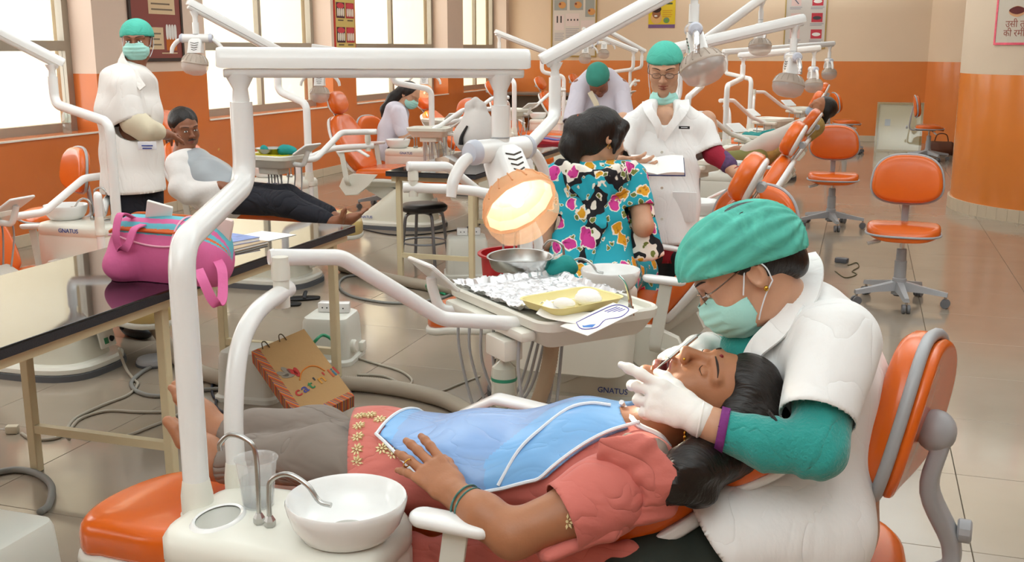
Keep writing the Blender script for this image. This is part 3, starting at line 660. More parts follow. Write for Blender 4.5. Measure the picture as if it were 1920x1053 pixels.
# R5, R6
for un, a, l1, l2, l3, l4, upx, ex, dE in ((R5, 58, 'orange dental chair in the row behind the patient in mustard print', 'spittoon unit in the row behind the patient in mustard print', 'dental lamp with a level bar crossing the foot of the gold-framed poster', 'instrument tray with papers in the row behind the patient in mustard print', (1392, 150, 11.0), (1527, 97), 11.4),
                              (R6, 60, 'orange dental chair nearest the back wall in the row beside the pillar', 'spittoon unit nearest the back wall in the row beside the pillar', 'small far dental lamp nearest the back wall, hanging against the orange dado', 'instrument tray nearest the back wall in the row beside the pillar', (1360, 142, 13.2), (1556, 87), 14.0)):
    chair(un, math.radians(a), l1, GC, head=(.60, .12), base_text=False); spittoon(un, l2, GS, cup=False, taps=False, text=False)
    lamp(un, l3, GL, (-.25, -.37), un.l(P(*upx))[:2], (1.2, 1.25), un.l(P(upx[0], upx[1]-40, upx[2]))[2], un.l(P(ex[0], ex[1], dE)), (.1, -.3, -.9), cyl=(.35, -1.), hs=.9)
    std_delivery(un, l4, .1 if un is R5 else -.1, hoses=3)
# ---- left row: heads towards the window wall
L1, L2, L3, L4, L5, L6, L7 = [U(x, y, True) for x, y in ((-4.0, 4.34), (-3.98, 6.42), (-4.02, 8.84), (-3.95, 11.1), (-3.98, 13.3), (-3.95, 15.4), (-3.95, 17.35))]
chair(L1, UP, 'orange dental chair with a yellowed leg cover beside the long black table', GC, cover=True, dz=-.09)
spittoon(L1, 'spittoon unit below the window beside the long black table', GS, cup=False)
lamp(L1, 'dental lamp with its bar rising across the window behind the pink bag', GL, (-.25, -.37), L1.l(P(104, 208, 5.9))[:2], (1.17, 1.25), L1.l(P(97, 122, 5.9))[2], L1.l(P(-330, -95, 5.3)), (-.1, .1, -.9), cyl=(1, .4))
delivery(L1, 'instrument tray on a bent white arm over the long black table', GD, L1.l(P(214, 362, 6.0)), [L1.l(P(238, 325, 5.95)), L1.l(P(222, 326, 5.95)), L1.l(P(158, 334, 5.8)), L1.l(P(82, 398, 5.6)), L1.l(P(28, 406, 5.5)), L1.l(P(-30, 406, 5.4))], L1.l(P(-52, 392, 5.4)), math.radians(0), panel=-1, hoses=4)
chair(L2, math.radians(52), 'orange dental chair under the barefoot seated man', GC, cover=True)
spittoon(L2, 'spittoon unit behind the legs of the barefoot man', GS, cup=False)
lamp(L2, 'dental lamp hanging beside the dark-framed poster', GL, (-.25, -.37), L2.l(P(522, 172, 7.6))[:2], (1.17, 1.25), L2.l(P(520, 104, 7.6))[2], L2.l(P(365, 22, 7.2)), (.1, .1, -.9), cyl=(1, .3), hs=.85)
d_l2 = delivery(L2, 'instrument tray with steel bowl and teal cloth over the lap of the barefoot man', GD, L2.l(P(690, 274, 7.6)), [L2.l(P(704, 247, 7.5)), L2.l(P(690, 247, 7.5)), L2.l(P(640, 248, 7.4)), L2.l(P(592, 298, 7.15)), L2.l(P(566, 300, 7.1)), L2.l(P(530, 300, 7.0))], L2.l(P(512, 288, 6.95)), math.radians(-8), panel=-1, hoses=5)
chair(L3, math.radians(62), 'empty upright orange dental chair facing the black round stool', GC, head=(.60, .2))
spittoon(L3, 'spittoon unit in front of the bending nurse by the window', GS, cup=False)
lamp(L3, 'dental lamp hanging above the headrest of the empty orange chair', GL, (-.25, -.37), L3.l(P(737, 168, 9.7))[:2], (1.18, 1.25), L3.l(P(735, 118, 9.7))[2], L3.l(P(598, 98, 9.5)), (.0, .1, -.9), cyl=(1, .3), hs=.95)
d_l3 = delivery(L3, 'instrument tray in front of the bending nurse', GD, L3.l(P(930, 222, 9.9)), [L3.l(P(942, 204, 9.9)), L3.l(P(930, 204, 9.9)), L3.l(P(868, 206, 9.8)), L3.l(P(825, 236, 9.6)), L3.l(P(812, 242, 9.55)), L3.l(P(808, 245, 9.5))], L3.l(P(806, 238, 9.5)), math.radians(5), panel=-1, hoses=4)
for i, (un, a, upx, ex, dE, lit, t) in enumerate(((L4, 45, (945, 140, 12.0), (795, 108, 11.6), 0, True, 'beside the bending nurse'), (L5, 55, (1016, 128, 13.8), (936, 68, 13.4), 0, False, 'behind the white carrier bag'), (L6, 55, (1187, 130, 15.6), (1098, 62, 15.4), 0, False, 'behind the bowed man in the green cap'), (L7, 55, (1203, 128, 17.4), (1133, 58, 17.0), 0, False, 'farthest along the window wall'))):
    chair(un, math.radians(a), 'orange dental chair '+t, GC, base_text=False); spittoon(un, 'spittoon unit '+t, GS, cup=False, taps=False, text=False)
    lamp(un, ('lit' if lit else 'unlit')+' dental lamp '+t, GL, (-.25, -.37), un.l(P(*upx))[:2], (1.19, 1.25), 1.49 if i else 1.46, un.l(P(ex[0], ex[1], ex[2] if len(ex) > 2 else dE or un_d)) if False else un.l(P(ex[0], ex[1], ex[2] if len(ex) > 2 else upx[2]-.3)), (.0, .1, -.9), lit=lit, cyl=(1, .3), hs=.9, bright=.4)
    std_delivery(un, 'instrument tray '+t, .15*i, hoses=3)
# ================================================================== FURNITURE AND FLOOR CLUTTER
M_stone = mat('polished_black_granite', '17171a', .035, var=.4, vscale=160, coat=.2)
M_stoneedge = mat('rough_granite_edge', '2c2c30', .6, var=.5, vscale=220, bump=.4, bscale=220)
M_cframe = mat('cream_painted_steel', 'd8c9a4', .45, var=.08, vscale=9)
M_conc = mat('pale_cement_underside', 'b9ad98', .9)
def lab_table(name, label, x0, x1, y0, y1, legs_y, group=None, z=.75):
    t = thing(name, label, 'table', ((x0+x1)/2, (y0+y1)/2, 0), 0, group); cx, cy = (x0+x1)/2, (y0+y1)/2; w, l = x1-x0, y1-y0
    m = MB(); m.box((0, 0, z-.004), (w, l, .008), bev=.002); m.build('table_top', M_stone, t, 0)
    m = MB(); m.box((0, 0, z-.021), (w, l, .026)); m.build('slab_edge', M_stoneedge, t, 0)
    for s in (-1, 1):
        m = MB(); m.box((s*(w/2-.045), 0, z-.053), (.035, l-.06, .036)); m.build('rail', M_cframe, t, 0)
    for yy in legs_y:
        for s in (-1, 1):
            m = MB(); m.box((0, 0, 0), (.036, .036, z-.036), bev=.003, seg=1); o = m.build('leg', M_cframe, t, 0, loc=(s*(w/2-.06), yy-cy, (z-.036)/2))
        m = MB(); m.box((0, yy-cy, .17), (w-.15, .03, .03)); m.build('stretcher', M_cframe, t, 0)
        m = MB(); m.box((0, yy-cy, z-.055), (w-.15, .03, .03)); m.build('cross_rail', M_cframe, t, 0)
    return t
lab_table('laboratory_table', 'long table with polished black top carrying the pink sports bag', -2.92, -2.2, 1.45, 4.42, (1.6, 3.03, 4.3))
lab_table('laboratory_table', 'black-topped table carrying the white carrier bag', -3.0, -2.36, 6.5, 9.7, (6.58, 8.1, 9.6))
# dark desk in the far corner
t = thing('wooden_desk', 'dark wooden desk in the far corner by the window', 'desk', (-5.55, 18.75, 0))
M_dw = mat('dark_wood', '4a372c', .5, var=.2, vscale=10)
m = MB(); m.box((0, 0, .75), (1.3, .6, .04), bev=.004); m.build('desk_top', mat('grey_desk_top', '7d746b', .4), t)
for s in (-1, 1):
    m = MB(); m.box((s*.62, 0, .365), (.04, .56, .73)); m.build('side_panel', M_dw, t)
m = MB(); m.box((0, .2, .5), (1.2, .03, .4)); m.build('back_panel', mat('pale_desk_panel', 'b0a594', .6), t)
# ---- operator stools
GST = 'orange operator stools'
def stool(label, loc, rz, seat_z=.47, tilt=.12, group=GST, back_r=(.205, .15)):
    t = thing('operator_stool', label, 'stool', loc, rz, group)
    for k in range(5):
        a = 2*math.pi*k/5+.5; d = A((math.cos(a), math.sin(a), 0)); n = A((-d[1], d[0], 0))
        m = MB(); m.rings([[d*r+n*x+A((0, 0, z+h)) for x, z in ((-w, -h_), (w, -h_), (w*.7, h_), (-w*.7, h_))] for r, w, h, h_ in ((.02, .03, .115, .03), (.15, .024, .10, .018), (.285, .018, .082, .012))]); ar = m.build('base_arm', M_grey, t)
        c = d*.275+A((0, 0, .028))
        for s in (-1, 1):
            m = MB(); m.lathe([(.012, -.009), (.027, -.009), (.028, -.004), (.028, .004), (.027, .009), (.012, .009)], c+n*s*.014, n, 18); m.build('caster_wheel', mat('caster_grey', '6e6f72', .5), ar)
        m = MB(); m.cyl(c+A((0, 0, .02)), c+A((0, 0, .055)), .008); m.build('caster_stem', M_steel, ar)
    m = MB(); m.lathe([(.045, .06), (.042, .16), (.036, .165), (.036, .27), (.030, .275), (.030, .34), (.026, .345)], seg=22); m.build('column', M_grey, t)
    m = MB(); m.cyl((0, 0, .05), (0, 0, .075), .03); m.build('column_foot', M_black, t)
    m = MB(); m.cyl((0, 0, .33), (0, 0, seat_z-.05), .014); m.build('gas_piston', M_chrome, t)
    m = MB(); m.box((0, -.02, seat_z-.045), (.16, .2, .02), bev=.004); m.build('seat_plate', M_grey, t)
    so = superell(.215, .19, 2.8, 40)
    m = MB(); m.pad(so, .06, lambda u, v, w: (u, v, seat_z-.035+w-.5*max(0, abs(u)-.08)**2*-1.2+(.03*(v/.19)**2 if v > 0 else 0)*-1), edge=.028, crown=.006); m.build('seat', M_orange, t)
    m = MB(); m.tube([(u*1.012, v*1.012, seat_z-.026) for u, v in so], .007, 8, closed=True); m.build('seat_trim', M_grey, t)
    bz = seat_z+.28; ct, st = math.cos(tilt), math.sin(tilt); by = -.215
    bo = [(x, z) for x, z in superell(back_r[0], back_r[1], 2.7, 40)]; bo = [(x*(1-.10*(z/.15)), z) for x, z in bo]
    bm = lambda u, v, w: (u, by+w*ct-v*st*1+.55*u*u, bz+v*ct+w*st)
    m = MB(); m.pad(bo, .055, bm, edge=.026, crown=.006); m.build('backrest', M_orange, t)
    m = MB(); m.pad([(x*.97, z*.97) for x, z in bo], .018, lambda u, v, w: bm(u, v, -w), edge=.008, crown=.004); m.build('backrest_shell', M_orange, t)
    m = MB(); m.tube([bm(u*1.015, v*1.015, .004) for u, v in bo], .0095, 8, closed=True); m.build('backrest_trim', M_grey, t)
    bp = round_path([(0, -.06, seat_z-.048), (0, by-.06, seat_z-.05), (0, by-.045, seat_z+.12), bm(0, 0, -.02)], .06)
    m = MB(); R = []
    for i, p in enumerate(bp):
        tt = unit(A(bp[min(i+1, len(bp)-1)])-A(bp[max(i-1, 0)])); n = unit(np.cross(tt, A((1, 0, 0)))); R.append([A(p)+A((1, 0, 0))*a+n*b for a, b in rrect(.044, .022, .007, 2)])
    m.rings(R); m.build('back_bar', M_grey, t)
    m = MB(); m.lathe([(.02, 0), (.024, .004), (.024, .02), (.018, .026)], (.0, by-.075, seat_z-.01), (0, -1, 0), 14); m.build('adjusting_knob', M_grey, t)
    m = MB(); m.tube([(.02, .02, seat_z-.05), (.14, .06, seat_z-.075)], .006, 8); lv = m.build('height_lever', M_steel, t)
    m = MB(); m.tube([(.13, .057, seat_z-.072), (.2, .08, seat_z-.09)], .012, 10); m.build('lever_grip', mat('clear_lever_grip', 'd5d2cc', .3), lv)
    return t
def fl(x, y): p = PZ(x, y, 0); return (p[0], p[1], 0)
stool('empty orange stool standing between the masked dentist and the round pillar', fl(1683, 568), math.pi-.05)
stool('empty orange stool beside the adapter on the floor, behind the reading woman', fl(1556, 425), math.pi+.05, .45)
stool('orange stool seen side-on by the wrapped board', fl(1738, 300), -math.pi/2, .47)
stool('orange stool by the back wall behind the patient in mustard print', (PZ(1588, 228, .47)[0], PZ(1588, 228, .47)[1], 0), -math.pi/2+.3)
stool('orange stool against the window wall behind the spittoon of the yellow-covered chair', (-5.1, 5.75, 0), math.pi-.55)
stool('orange stool under the bending nurse', (P(722, 250, 10.45)[0], P(722, 250, 10.45)[1], 0), -math.pi/2-.2)
stool('orange stool beyond the nurse, under the far window', (P(858, 190, 14)[0], P(858, 190, 14)[1], 0), math.pi-.5)
stool('orange stool tucked behind the upright chair next to the floral dress', (-.47, 4.92, 0), math.pi-.1, .47, back_r=(.2, .17))
# dentist's stool: larger backrest on a curved grey bracket
ds = thing('operator_stool', 'orange stool with grey-trimmed back under the masked dentist', 'stool', (.0, 2.34, 0), 0, GST)
for k in range(5):
    a = 2*math.pi*k/5; d = A((math.cos(a), math.sin(a), 0)); n = A((-d[1], d[0], 0))
    m = MB(); m.rings([[d*r+n*x+A((0, 0, z+h)) for x, z in ((-w, -h_), (w, -h_), (w*.7, h_), (-w*.7, h_))] for r, w, h, h_ in ((.02, .03, .115, .03), (.15, .024, .10, .018), (.285, .018, .082, .012))]); ar = m.build('base_arm', M_grey, ds)
    m = MB(); m.lathe([(.012, -.02), (.027, -.02), (.028, -.012), (.028, .012), (.027, .02), (.012, .02)], d*.275+A((0, 0, .028)), n, 18); m.build('caster_wheel', M_dgrey, ar)
m = MB(); m.lathe([(.045, .06), (.042, .16), (.036, .165), (.036, .27), (.026, .275), (.026, .38)], seg=22); m.build('column', M_grey, ds)
m = MB(); m.pad(superell(.19, .205, 2.7, 40), .085, lambda u, v, w: (u-.03, v, .385+w), edge=.04, crown=.004); m.build('seat', M_orange, ds)
m = MB(); m.tube([(u-.03, v, .385) for u, v in superell(.193, .208, 2.7, 40)], .007, 8, closed=True); m.build('seat_trim', M_grey, ds)
bc = P(1706, 775, 2.28)-A((.0, 2.34, 0)); bn = unit((-.93, .26, .2)); bu = unit(A((.2, .03, 1))-bn*(A((.2, .03, 1))@bn)); bs_ = np.cross(bu, bn)
bo = [(x*(1-.12*(z/.17)), z) for x, z in superell(.19, .175, 2.6, 44)]
bmf = lambda u, v, w: bc+bs_*u+bu*v+bn*(w-.6*u*u)
m = MB(); m.pad(bo, .06, bmf, edge=.03, crown=.006); m.build('backrest', M_orange, ds)
m = MB(); m.pad([(x*.98, z*.98) for x, z in bo], .03, lambda u, v, w: bmf(u, v, -w), edge=.015, crown=.006); m.build('backrest_shell', M_orange, ds)
m = MB(); m.tube([bmf(u*1.01, v*1.01, .006) for u, v in bo], .013, 10, closed=True); m.build('backrest_trim', M_grey, ds)
bl = [bmf(0, -.02, -.03), bmf(0, -.03, -.075), bmf(.0, -.14, -.085), A((.245, 0, .50)), A((.235, 0, .43)), A((.12, 0, .40)), A((.0, 0, .40))]
bl = smooth_path(bl, 6); m = MB(); R = []
for i, p in enumerate(bl):
    tt = unit(bl[min(i+1, len(bl)-1)]-bl[max(i-1, 0)]); s_ = unit(np.cross(tt, A((-.2, -1, 0)))); n = np.cross(s_, tt); R.append([p+n*a+s_*b for a, b in rrect(.062, .036, .012, 3)])
m.rings(R); m.build('back_bracket', M_grey, ds)
m = MB(); m.ell(bmf(0, -.015, -.06), (.042, .05, .045)); m.build('bracket_head', M_grey, ds)
m = MB(); m.lathe([(.022, 0), (.026, .004), (.026, .026), (.02, .03)], A((.255, -.0, .53)), (1, -.1, 0), 12); m.build('adjusting_knob', M_grey, ds, 30)
# ---- round black stool
t = thing('round_stool', 'round black padded stool with bent steel legs beside the table with the carrier bag', 'stool', (PZ(795, 382, .47)[0], PZ(795, 382, .47)[1], 0))
m = MB(); m.lathe([(.0001, .42), (.15, .42), (.165, .432), (.168, .455), (.15, .472), (.08, .478), (.0001, .478)], seg=32); m.build('cushion', mat('black_vinyl', '2a2624', .35), t)
for k in range(4):
    a = math.pi/4+k*math.pi/2; d = A((math.cos(a), math.sin(a), 0)); m = MB(); m.tube(round_path([d*.02+A((0, 0, .41)), d*.14+A((0, 0, .41)), d*.19+A((0, 0, 0))], .05), .0115, 12); m.build('leg', mat('grey_steel_tube', '85868a', .35, .7), t)
m = MB(); m.tube([(.16*math.cos(a), .16*math.sin(a), .2) for a in np.linspace(0, 6.283, 28, endpoint=False)], .007, 8, closed=True); m.build('foot_ring', MATS['grey_steel_tube'], t)
# ---- red tub
M_red = mat('red_plastic', 'b01c22', .35)
q = PZ(968, 473, .42); t = thing('plastic_tub', 'red plastic tub half hidden behind the kidney dish', 'tub', (q[0], q[1], 0))
m = MB(); m.lathe([(.0001, .005), (.17, .005), (.2, .40), (.22, .41), (.22, .42), (.2, .42), (.17, .03), (.0001, .02)], seg=36); m.build('tub_wall', M_red, t)
# ---- utility boxes on the floor
def rbox(name, label, c, size, rz, group, sockets=0, knobs=True, sdir=(0, 0)):
    t = thing(name, label, 'utility box', c, rz, group)
    m = MB(); R = []; w, l, h = size
    for z, g in ((0, .0), (.02, 0), (.03, -.012), (h*.6, -.018), (h-.03, -.022), (h-.008, -.03), (h, -.045)): R.append([(x, y, z) for x, y in rrect(w+2*g, l+2*g, .05+g*.4, 5)])
    m.rings(R); m.build('housing', M_offw, t)
    if knobs:
        m = MB(); m.lathe([(.034, 0), (.034, .022), (.026, .03), (.0001, .03)], (w/2-.02, -l*.2, h*.35), (1, 0, .1), 18); m.build('valve_knob', M_ivory, t)
        m = MB(); m.box((w/2-.005, l*.25, .05), (.03, .06, .05), bev=.008); m.build('hose_clip', M_ivory, t)
    for k in range(sockets):
        m = MB(); m.box((0, 0, h+.025), (.075, .06, .05), (0, 0, .2*k), bev=.006); s = m.build('plug_block', M_white, t, loc=(-.03+.085*k, .02, 0))
        for j in (-1, 1):
            m = MB(); m.cyl((-.03+.085*k+j*.012, -.0095, h+.025), (-.03+.085*k+j*.012, -.0115, h+.025), .004, seg=8); m.build('socket_hole', M_black, t)
    return t
GB = 'off-white floor utility boxes'
rbox('utility_box', 'off-white utility box behind the brown paper bag', (-2.56, 4.06, 0), (.30, .24, .23), .1, GB, 0, False)
rbox('utility_box', 'off-white utility box with plug blocks on top and a green hose', (-2.50, 4.72, 0), (.28, .30, .24), .15, GB, 2)
rbox('utility_box', 'off-white utility box with a white plug block near the long table leg', (-2.30, 2.22, 0), (.34, .30, .22), .0, GB, 1, False)
rbox('utility_box', 'off-white utility box with plug blocks under the table with the carrier bag', (-2.56, 6.86, 0), (.32, .3, .28), .4, GB, 2, False)
# ---- corrugated hoses and cables
def corr(label, pts, r, m_, pitch=.011, name='corrugated_hose', group='corrugated suction hoses'):
    pts = smooth_path(pts, 14); L = np.concatenate([[0], np.cumsum([np.linalg.norm(A(pts[i+1])-A(pts[i])) for i in range(len(pts)-1)])]); n = int(L[-1]/(pitch/2)); u = np.linspace(0, L[-1], n); P_ = np.stack([np.interp(u, L, [p[i] for p in pts]) for i in range(3)], 1)
    m = MB(); m.tube(list(P_), [r*(1+.07*(i % 2)) for i in range(n)], 14); return tag(m.build(name, m_, None, 180), label, 'hose', group)
M_corr = mat('beige_corrugated_plastic', 'a89c8a', .55); M_corr2 = mat('tan_corrugated_plastic', 'b49c80', .5)
f0 = lambda x, y, z=.035: PZ(x, y, z)
corr('beige corrugated hose running across the floor from the box with green hose', [f0(640, 718), f0(700, 722), f0(770, 733), f0(840, 752), f0(905, 785), f0(985, 800)], .034, M_corr)
corr('beige corrugated hose on the floor behind the long table legs', [f0(272, 590, .2), f0(300, 625, .1), f0(330, 668, .04), f0(372, 695), f0(430, 715), f0(470, 735)], .034, M_corr)
corr('beige corrugated hose beside the round black stool', [f0(640, 500), f0(720, 520), f0(800, 535), f0(860, 545)], .034, M_corr)
corr('tan corrugated hose hanging below the foil-covered tray', [P(1035, 640, 3.05), P(1028, 690, 3.1), P(1012, 745, 3.15), P(985, 800, 3.2), P(975, 860, 3.3)], .022, M_corr2)
M_cab = mat('grey_cable', 'a8a090', .5); M_cabd = mat('dark_grey_cable', '858580', .5); M_cabb = mat('navy_cable', '20283c', .4); M_cabg = mat('green_tube', '2f9468', .35)
def cable(label, pix, r, m_, z=None, name='cable', group='cables on the floor'):
    z = r if z is None else z; m = MB(); m.tube(smooth_path([PZ(p[0], p[1], p[2] if len(p) > 2 else z) for p in pix], 8), r, 8); return tag(m.build(name, m_, None, 180), label, 'cable', group)
cable('grey power cable looping from the chair base to the table leg', [(222, 652, .14), (236, 690, .03), (252, 712), (258, 720), (240, 740), (190, 760), (140, 785), (126, 808), (130, 822)], .007, M_cab)
cable('grey cable curling along the floor to the fallen plug', [(40, 812), (60, 822), (100, 822), (128, 808), (150, 785), (200, 770), (260, 772), (320, 772)], .007, M_cab)
cable('grey cable with a white tag lying between the table legs', [(128, 800), (140, 812), (175, 820), (230, 818), (280, 800), (318, 785), (345, 770)], .007, M_cab)
cable('thick grey cable from the foot pedal past the table leg', [(282, 688), (262, 700), (246, 718), (260, 735), (300, 742), (360, 732), (430, 728)], .010, M_cabd)
cable('thick grey cable curving at the white box by the table leg', [(-20, 888), (30, 880), (70, 888), (96, 910), (92, 945), (75, 960)], .013, M_cabd)
cable('grey cable loop beside the round black stool', [(860, 545), (820, 560), (740, 568), (660, 555), (636, 535), (650, 518), (700, 515)], .009, M_cabd)
cable('thin grey cable crossing the floor to the base of the chair by the floral dress', [(770, 740), (800, 735), (830, 732), (860, 720), (900, 705)], .005, M_cab)
cable('grey cable beside the box with green hose', [(662, 668), (700, 680), (750, 695), (772, 712), (760, 722), (720, 705), (670, 702)], .006, M_cab)
cable('navy cable coil by the white arm post', [(432, 702), (410, 706), (398, 722), (402, 745), (425, 742), (436, 722), (412, 735), (405, 760), (420, 772), (436, 772)], .006, M_cabb)
cable('green tube arching over the box with plug blocks', [(580, 655, .1), (590, 640, .18), (606, 628, .2), (625, 640, .17), (635, 670, .1), (630, 700, .04), (640, 715, .03)], .008, M_cabg)
cable('green tubing by the leg of the table with the carrier bag', [(806, 548), (800, 535, .1), (812, 525, .12), (822, 545, .02), (835, 552)], .009, M_cabg)
cable('dark cable crossing the floor behind the round black stool', [(660, 425), (740, 440), (830, 435), (900, 420)], .006, M_black)
t = thing('plug', 'fallen beige mains plug on the floor', 'plug', PZ(24, 812, 0)); m = MB(); m.box((0, 0, .018), (.05, .035, .034), (0, 0, .4), bev=.006); m.build('plug_body', mat('beige_plug', 'c9bfa8', .5), t)
for j in (-1, 1): m = MB(); m.cyl((-.02, j*.009, .018), (-.045, j*.009-.008, .018), .003, seg=8); m.build('plug_pin', M_steel, t)
t = thing('power_adapter', 'small grey power adapter with cable on the floor tiles', 'adapter', PZ(1578, 492, 0)); m = MB(); m.box((0, 0, .018), (.09, .06, .035), (0, 0, -.3), bev=.005); m.build('adapter_body', mat('adapter_grey', '56585e', .4), t)
cable('thin olive cable of the adapter on the tiles', [(1590, 497), (1606, 492), (1610, 500), (1598, 508), (1606, 514), (1585, 520), (1566, 508)], .004, mat('olive_cable', '5c5636', .5))
t = thing('foot_pedal', 'round grey foot pedal on the floor behind the table leg', 'foot pedal', PZ(290, 682, 0)); m = MB(); m.lathe([(.085, 0), (.088, .02), (.08, .035), (.05, .04), (.0001, .042)], seg=30); m.build('pedal_disc', M_grey, t); m = MB(); m.lathe([(.09, 0), (.092, .008), (.09, .012)], seg=30); m.build('pedal_rim', M_dgrey, t)
for i, (x, y, rz) in enumerate(((527, 572, .2), (562, 562, .5))):
    q = PZ(x, y, 0); t = thing('sandal', ('black sandal nearer the long table, of the pair under the barefoot man', 'black sandal nearer the chair base, of the pair under the barefoot man')[i], 'sandal', q, rz, 'pair of black sandals'); m = MB(); m.pad(superell(.13, .045, 2.4, 30), .02, None, edge=.008, crown=.002); m.build('sole', M_black, t); m = MB(); m.tube(smooth_path([(.03, -.045, .02), (.04, 0, .055), (.03, .045, .02)], 5), .012, 8, flat=.5); m.build('strap', M_black, t)
# ---- brown paper carrier bag with lettering
B0, B1, T1, T0 = P(563, 790, 4.38), P(664, 742, 4.5), P(560, 620, 4.72), P(479, 656, 4.6)
bx, by_ = unit(B1-B0), None; W_ = np.linalg.norm(B1-B0); upv = (T0+T1)/2-(B0+B1)/2; Hh = np.linalg.norm(upv); by_ = unit(upv-bx*(upv@bx)); bz_ = np.cross(bx, by_); bz_ = -bz_ if bz_@(_C-B0) < 0 else bz_
bag = thing('paper_bag', 'brown paper carrier bag with striped sides lying against a utility box', 'bag'); M_kraft = mat('kraft_paper', 'b58f5e', .75, var=.06, vscale=12, bump=.15, bscale=60)
def stripe_mat():
    m = bpy.data.materials.new('striped_paper'); m.use_nodes = True; nt = m.node_tree; b = nt.nodes['Principled BSDF']; b.inputs['Roughness'].default_value = .7; L = nt.links.new
    tc = nt.nodes.new('ShaderNodeTexCoord'); dt = nt.nodes.new('ShaderNodeVectorMath'); dt.operation = 'DOT_PRODUCT'; dt.inputs[1].default_value = tuple(unit(bx+by_*.6)*38); L(tc.outputs['Object'], dt.inputs[0])
    fr = nt.nodes.new('ShaderNodeMath'); fr.operation = 'FRACT'; L(dt.outputs['Value'], fr.inputs[0]); cr = nt.nodes.new('ShaderNodeValToRGB'); L(fr.outputs[0], cr.inputs[0]); cr.color_ramp.interpolation = 'CONSTANT'
    cols = ['c0562a', 'd08a3c', '6d5a78', 'c9722e', '7b6a4a', 'b04a34']; e = cr.color_ramp.elements
    e[0].color = lin(cols[0]); e[1].position = .17; e[1].color = lin(cols[1])
    for i in range(2, 6): x = e.new(i/6); x.color = lin(cols[i])
    L(cr.outputs[0], b.inputs['Base Color']); return m
M_stripe = stripe_mat(); th_ = .075
bp_ = lambda u, v, w: B0+bx*u+by_*v+bz_*w
m = MB(); m.add([bp_(u, v, w) for w in (-th_, 0) for u, v in ((0, 0), (W_, 0), (W_, Hh), (0, Hh))], [(3, 2, 1, 0), (4, 5, 6, 7)]); m.build('front_and_back', M_kraft, bag, 0)
m = MB(); m.add([bp_(u, v, w) for w in (-th_, 0) for u, v in ((0, 0), (W_, 0), (W_, Hh), (0, Hh))], [(0, 1, 5, 4), (0, 4, 7, 3), (1, 2, 6, 5)]); m.build('striped_gusset', M_stripe, bag, 0)
m = MB(); m.prism([(0, 0), (W_, 0), (W_, .03), (.035, .03), (.035, Hh), (0, Hh)], .0012, lambda u, v, w: bp_(u, v, w)); m.build('striped_border', M_stripe, bag, 0)
for u in (.3, .62): strap_pts = [bp_(W_*u, Hh-.02, .002), bp_(W_*u-.005, Hh+.012, .01), bp_(W_*u-.02, Hh+.012, .012), bp_(W_*u-.03, Hh-.015, .004)]; m = MB(); m.tube(smooth_path(strap_pts, 6), .0025, 6); m.build('twine_handle', mat('dark_twine', '4a3a26', .8), bag)
cols = ['b5342c', '4b4a8c', '2f7d4a', '4a3b6a', '3b3b3b', 'c88a2c', 'b5342c', '7a4a8a', 'c0562a', '2f6d8a', 'b5342c']
ux = .05
for ch, c_ in zip("cat 'n' lil", cols):
    if ch != ' ': text_mesh('letter', ch, .066, mat('ink_'+c_, c_, .6), bag, basis(bp_(ux, .115+.1*(ux-.05), .0022), bx+by_*.12, by_), ext=.0006, bold=.0008)
    ux += .034 if ch in 'can' else (.013 if ch in " 'li" else .022)
def disc(pts, w, m_, nm): b_ = MB(); b_.prism(pts, .0012, lambda u, v, q: bp_(u, v, q+w)); return b_.build(nm, m_, bag, 0)
for (cu, cv, a, c_) in ((.055, .255, 2.3, '8f8474'), (.075, .265, 1.9, '8f8474'), (.095, .245, 2.1, 'b5342c'), (.11, .235, 1.5, 'b5342c'), (.07, .235, 2.8, '8f8474')):
    disc([(cu+.028*math.cos(t)*math.cos(a)-.011*math.sin(t)*math.sin(a), cv+.028*math.cos(t)*math.sin(a)+.011*math.sin(t)*math.cos(a)) for t in np.linspace(0, 6.283, 18, endpoint=False)], .0012, mat('ink_'+c_, c_, .6), 'petal_print')
m = MB(); m.tube(smooth_path([bp_(.10, .19, .002), bp_(.13, .225, .002), bp_(.17, .235, .002), bp_(.20, .215, .002), bp_(.215, .18, .002)], 6), .003, 6); m.build('orange_swoosh', mat('ink_orange', 'cf7a2c', .6), bag)
# ---- pink and turquoise sports bag on the long table
sb = thing('sports_bag', 'pink and turquoise sports bag with orange zips on the black table', 'bag')
M_pk, M_tq, M_oz = mat('pink_nylon', 'd8679c', .7, bump=.4, bscale=40, var=.06, vscale=10), mat('turquoise_nylon', '62b5c4', .7, bump=.4, bscale=40, var=.05, vscale=10), mat('orange_zip', 'd9662a', .6)
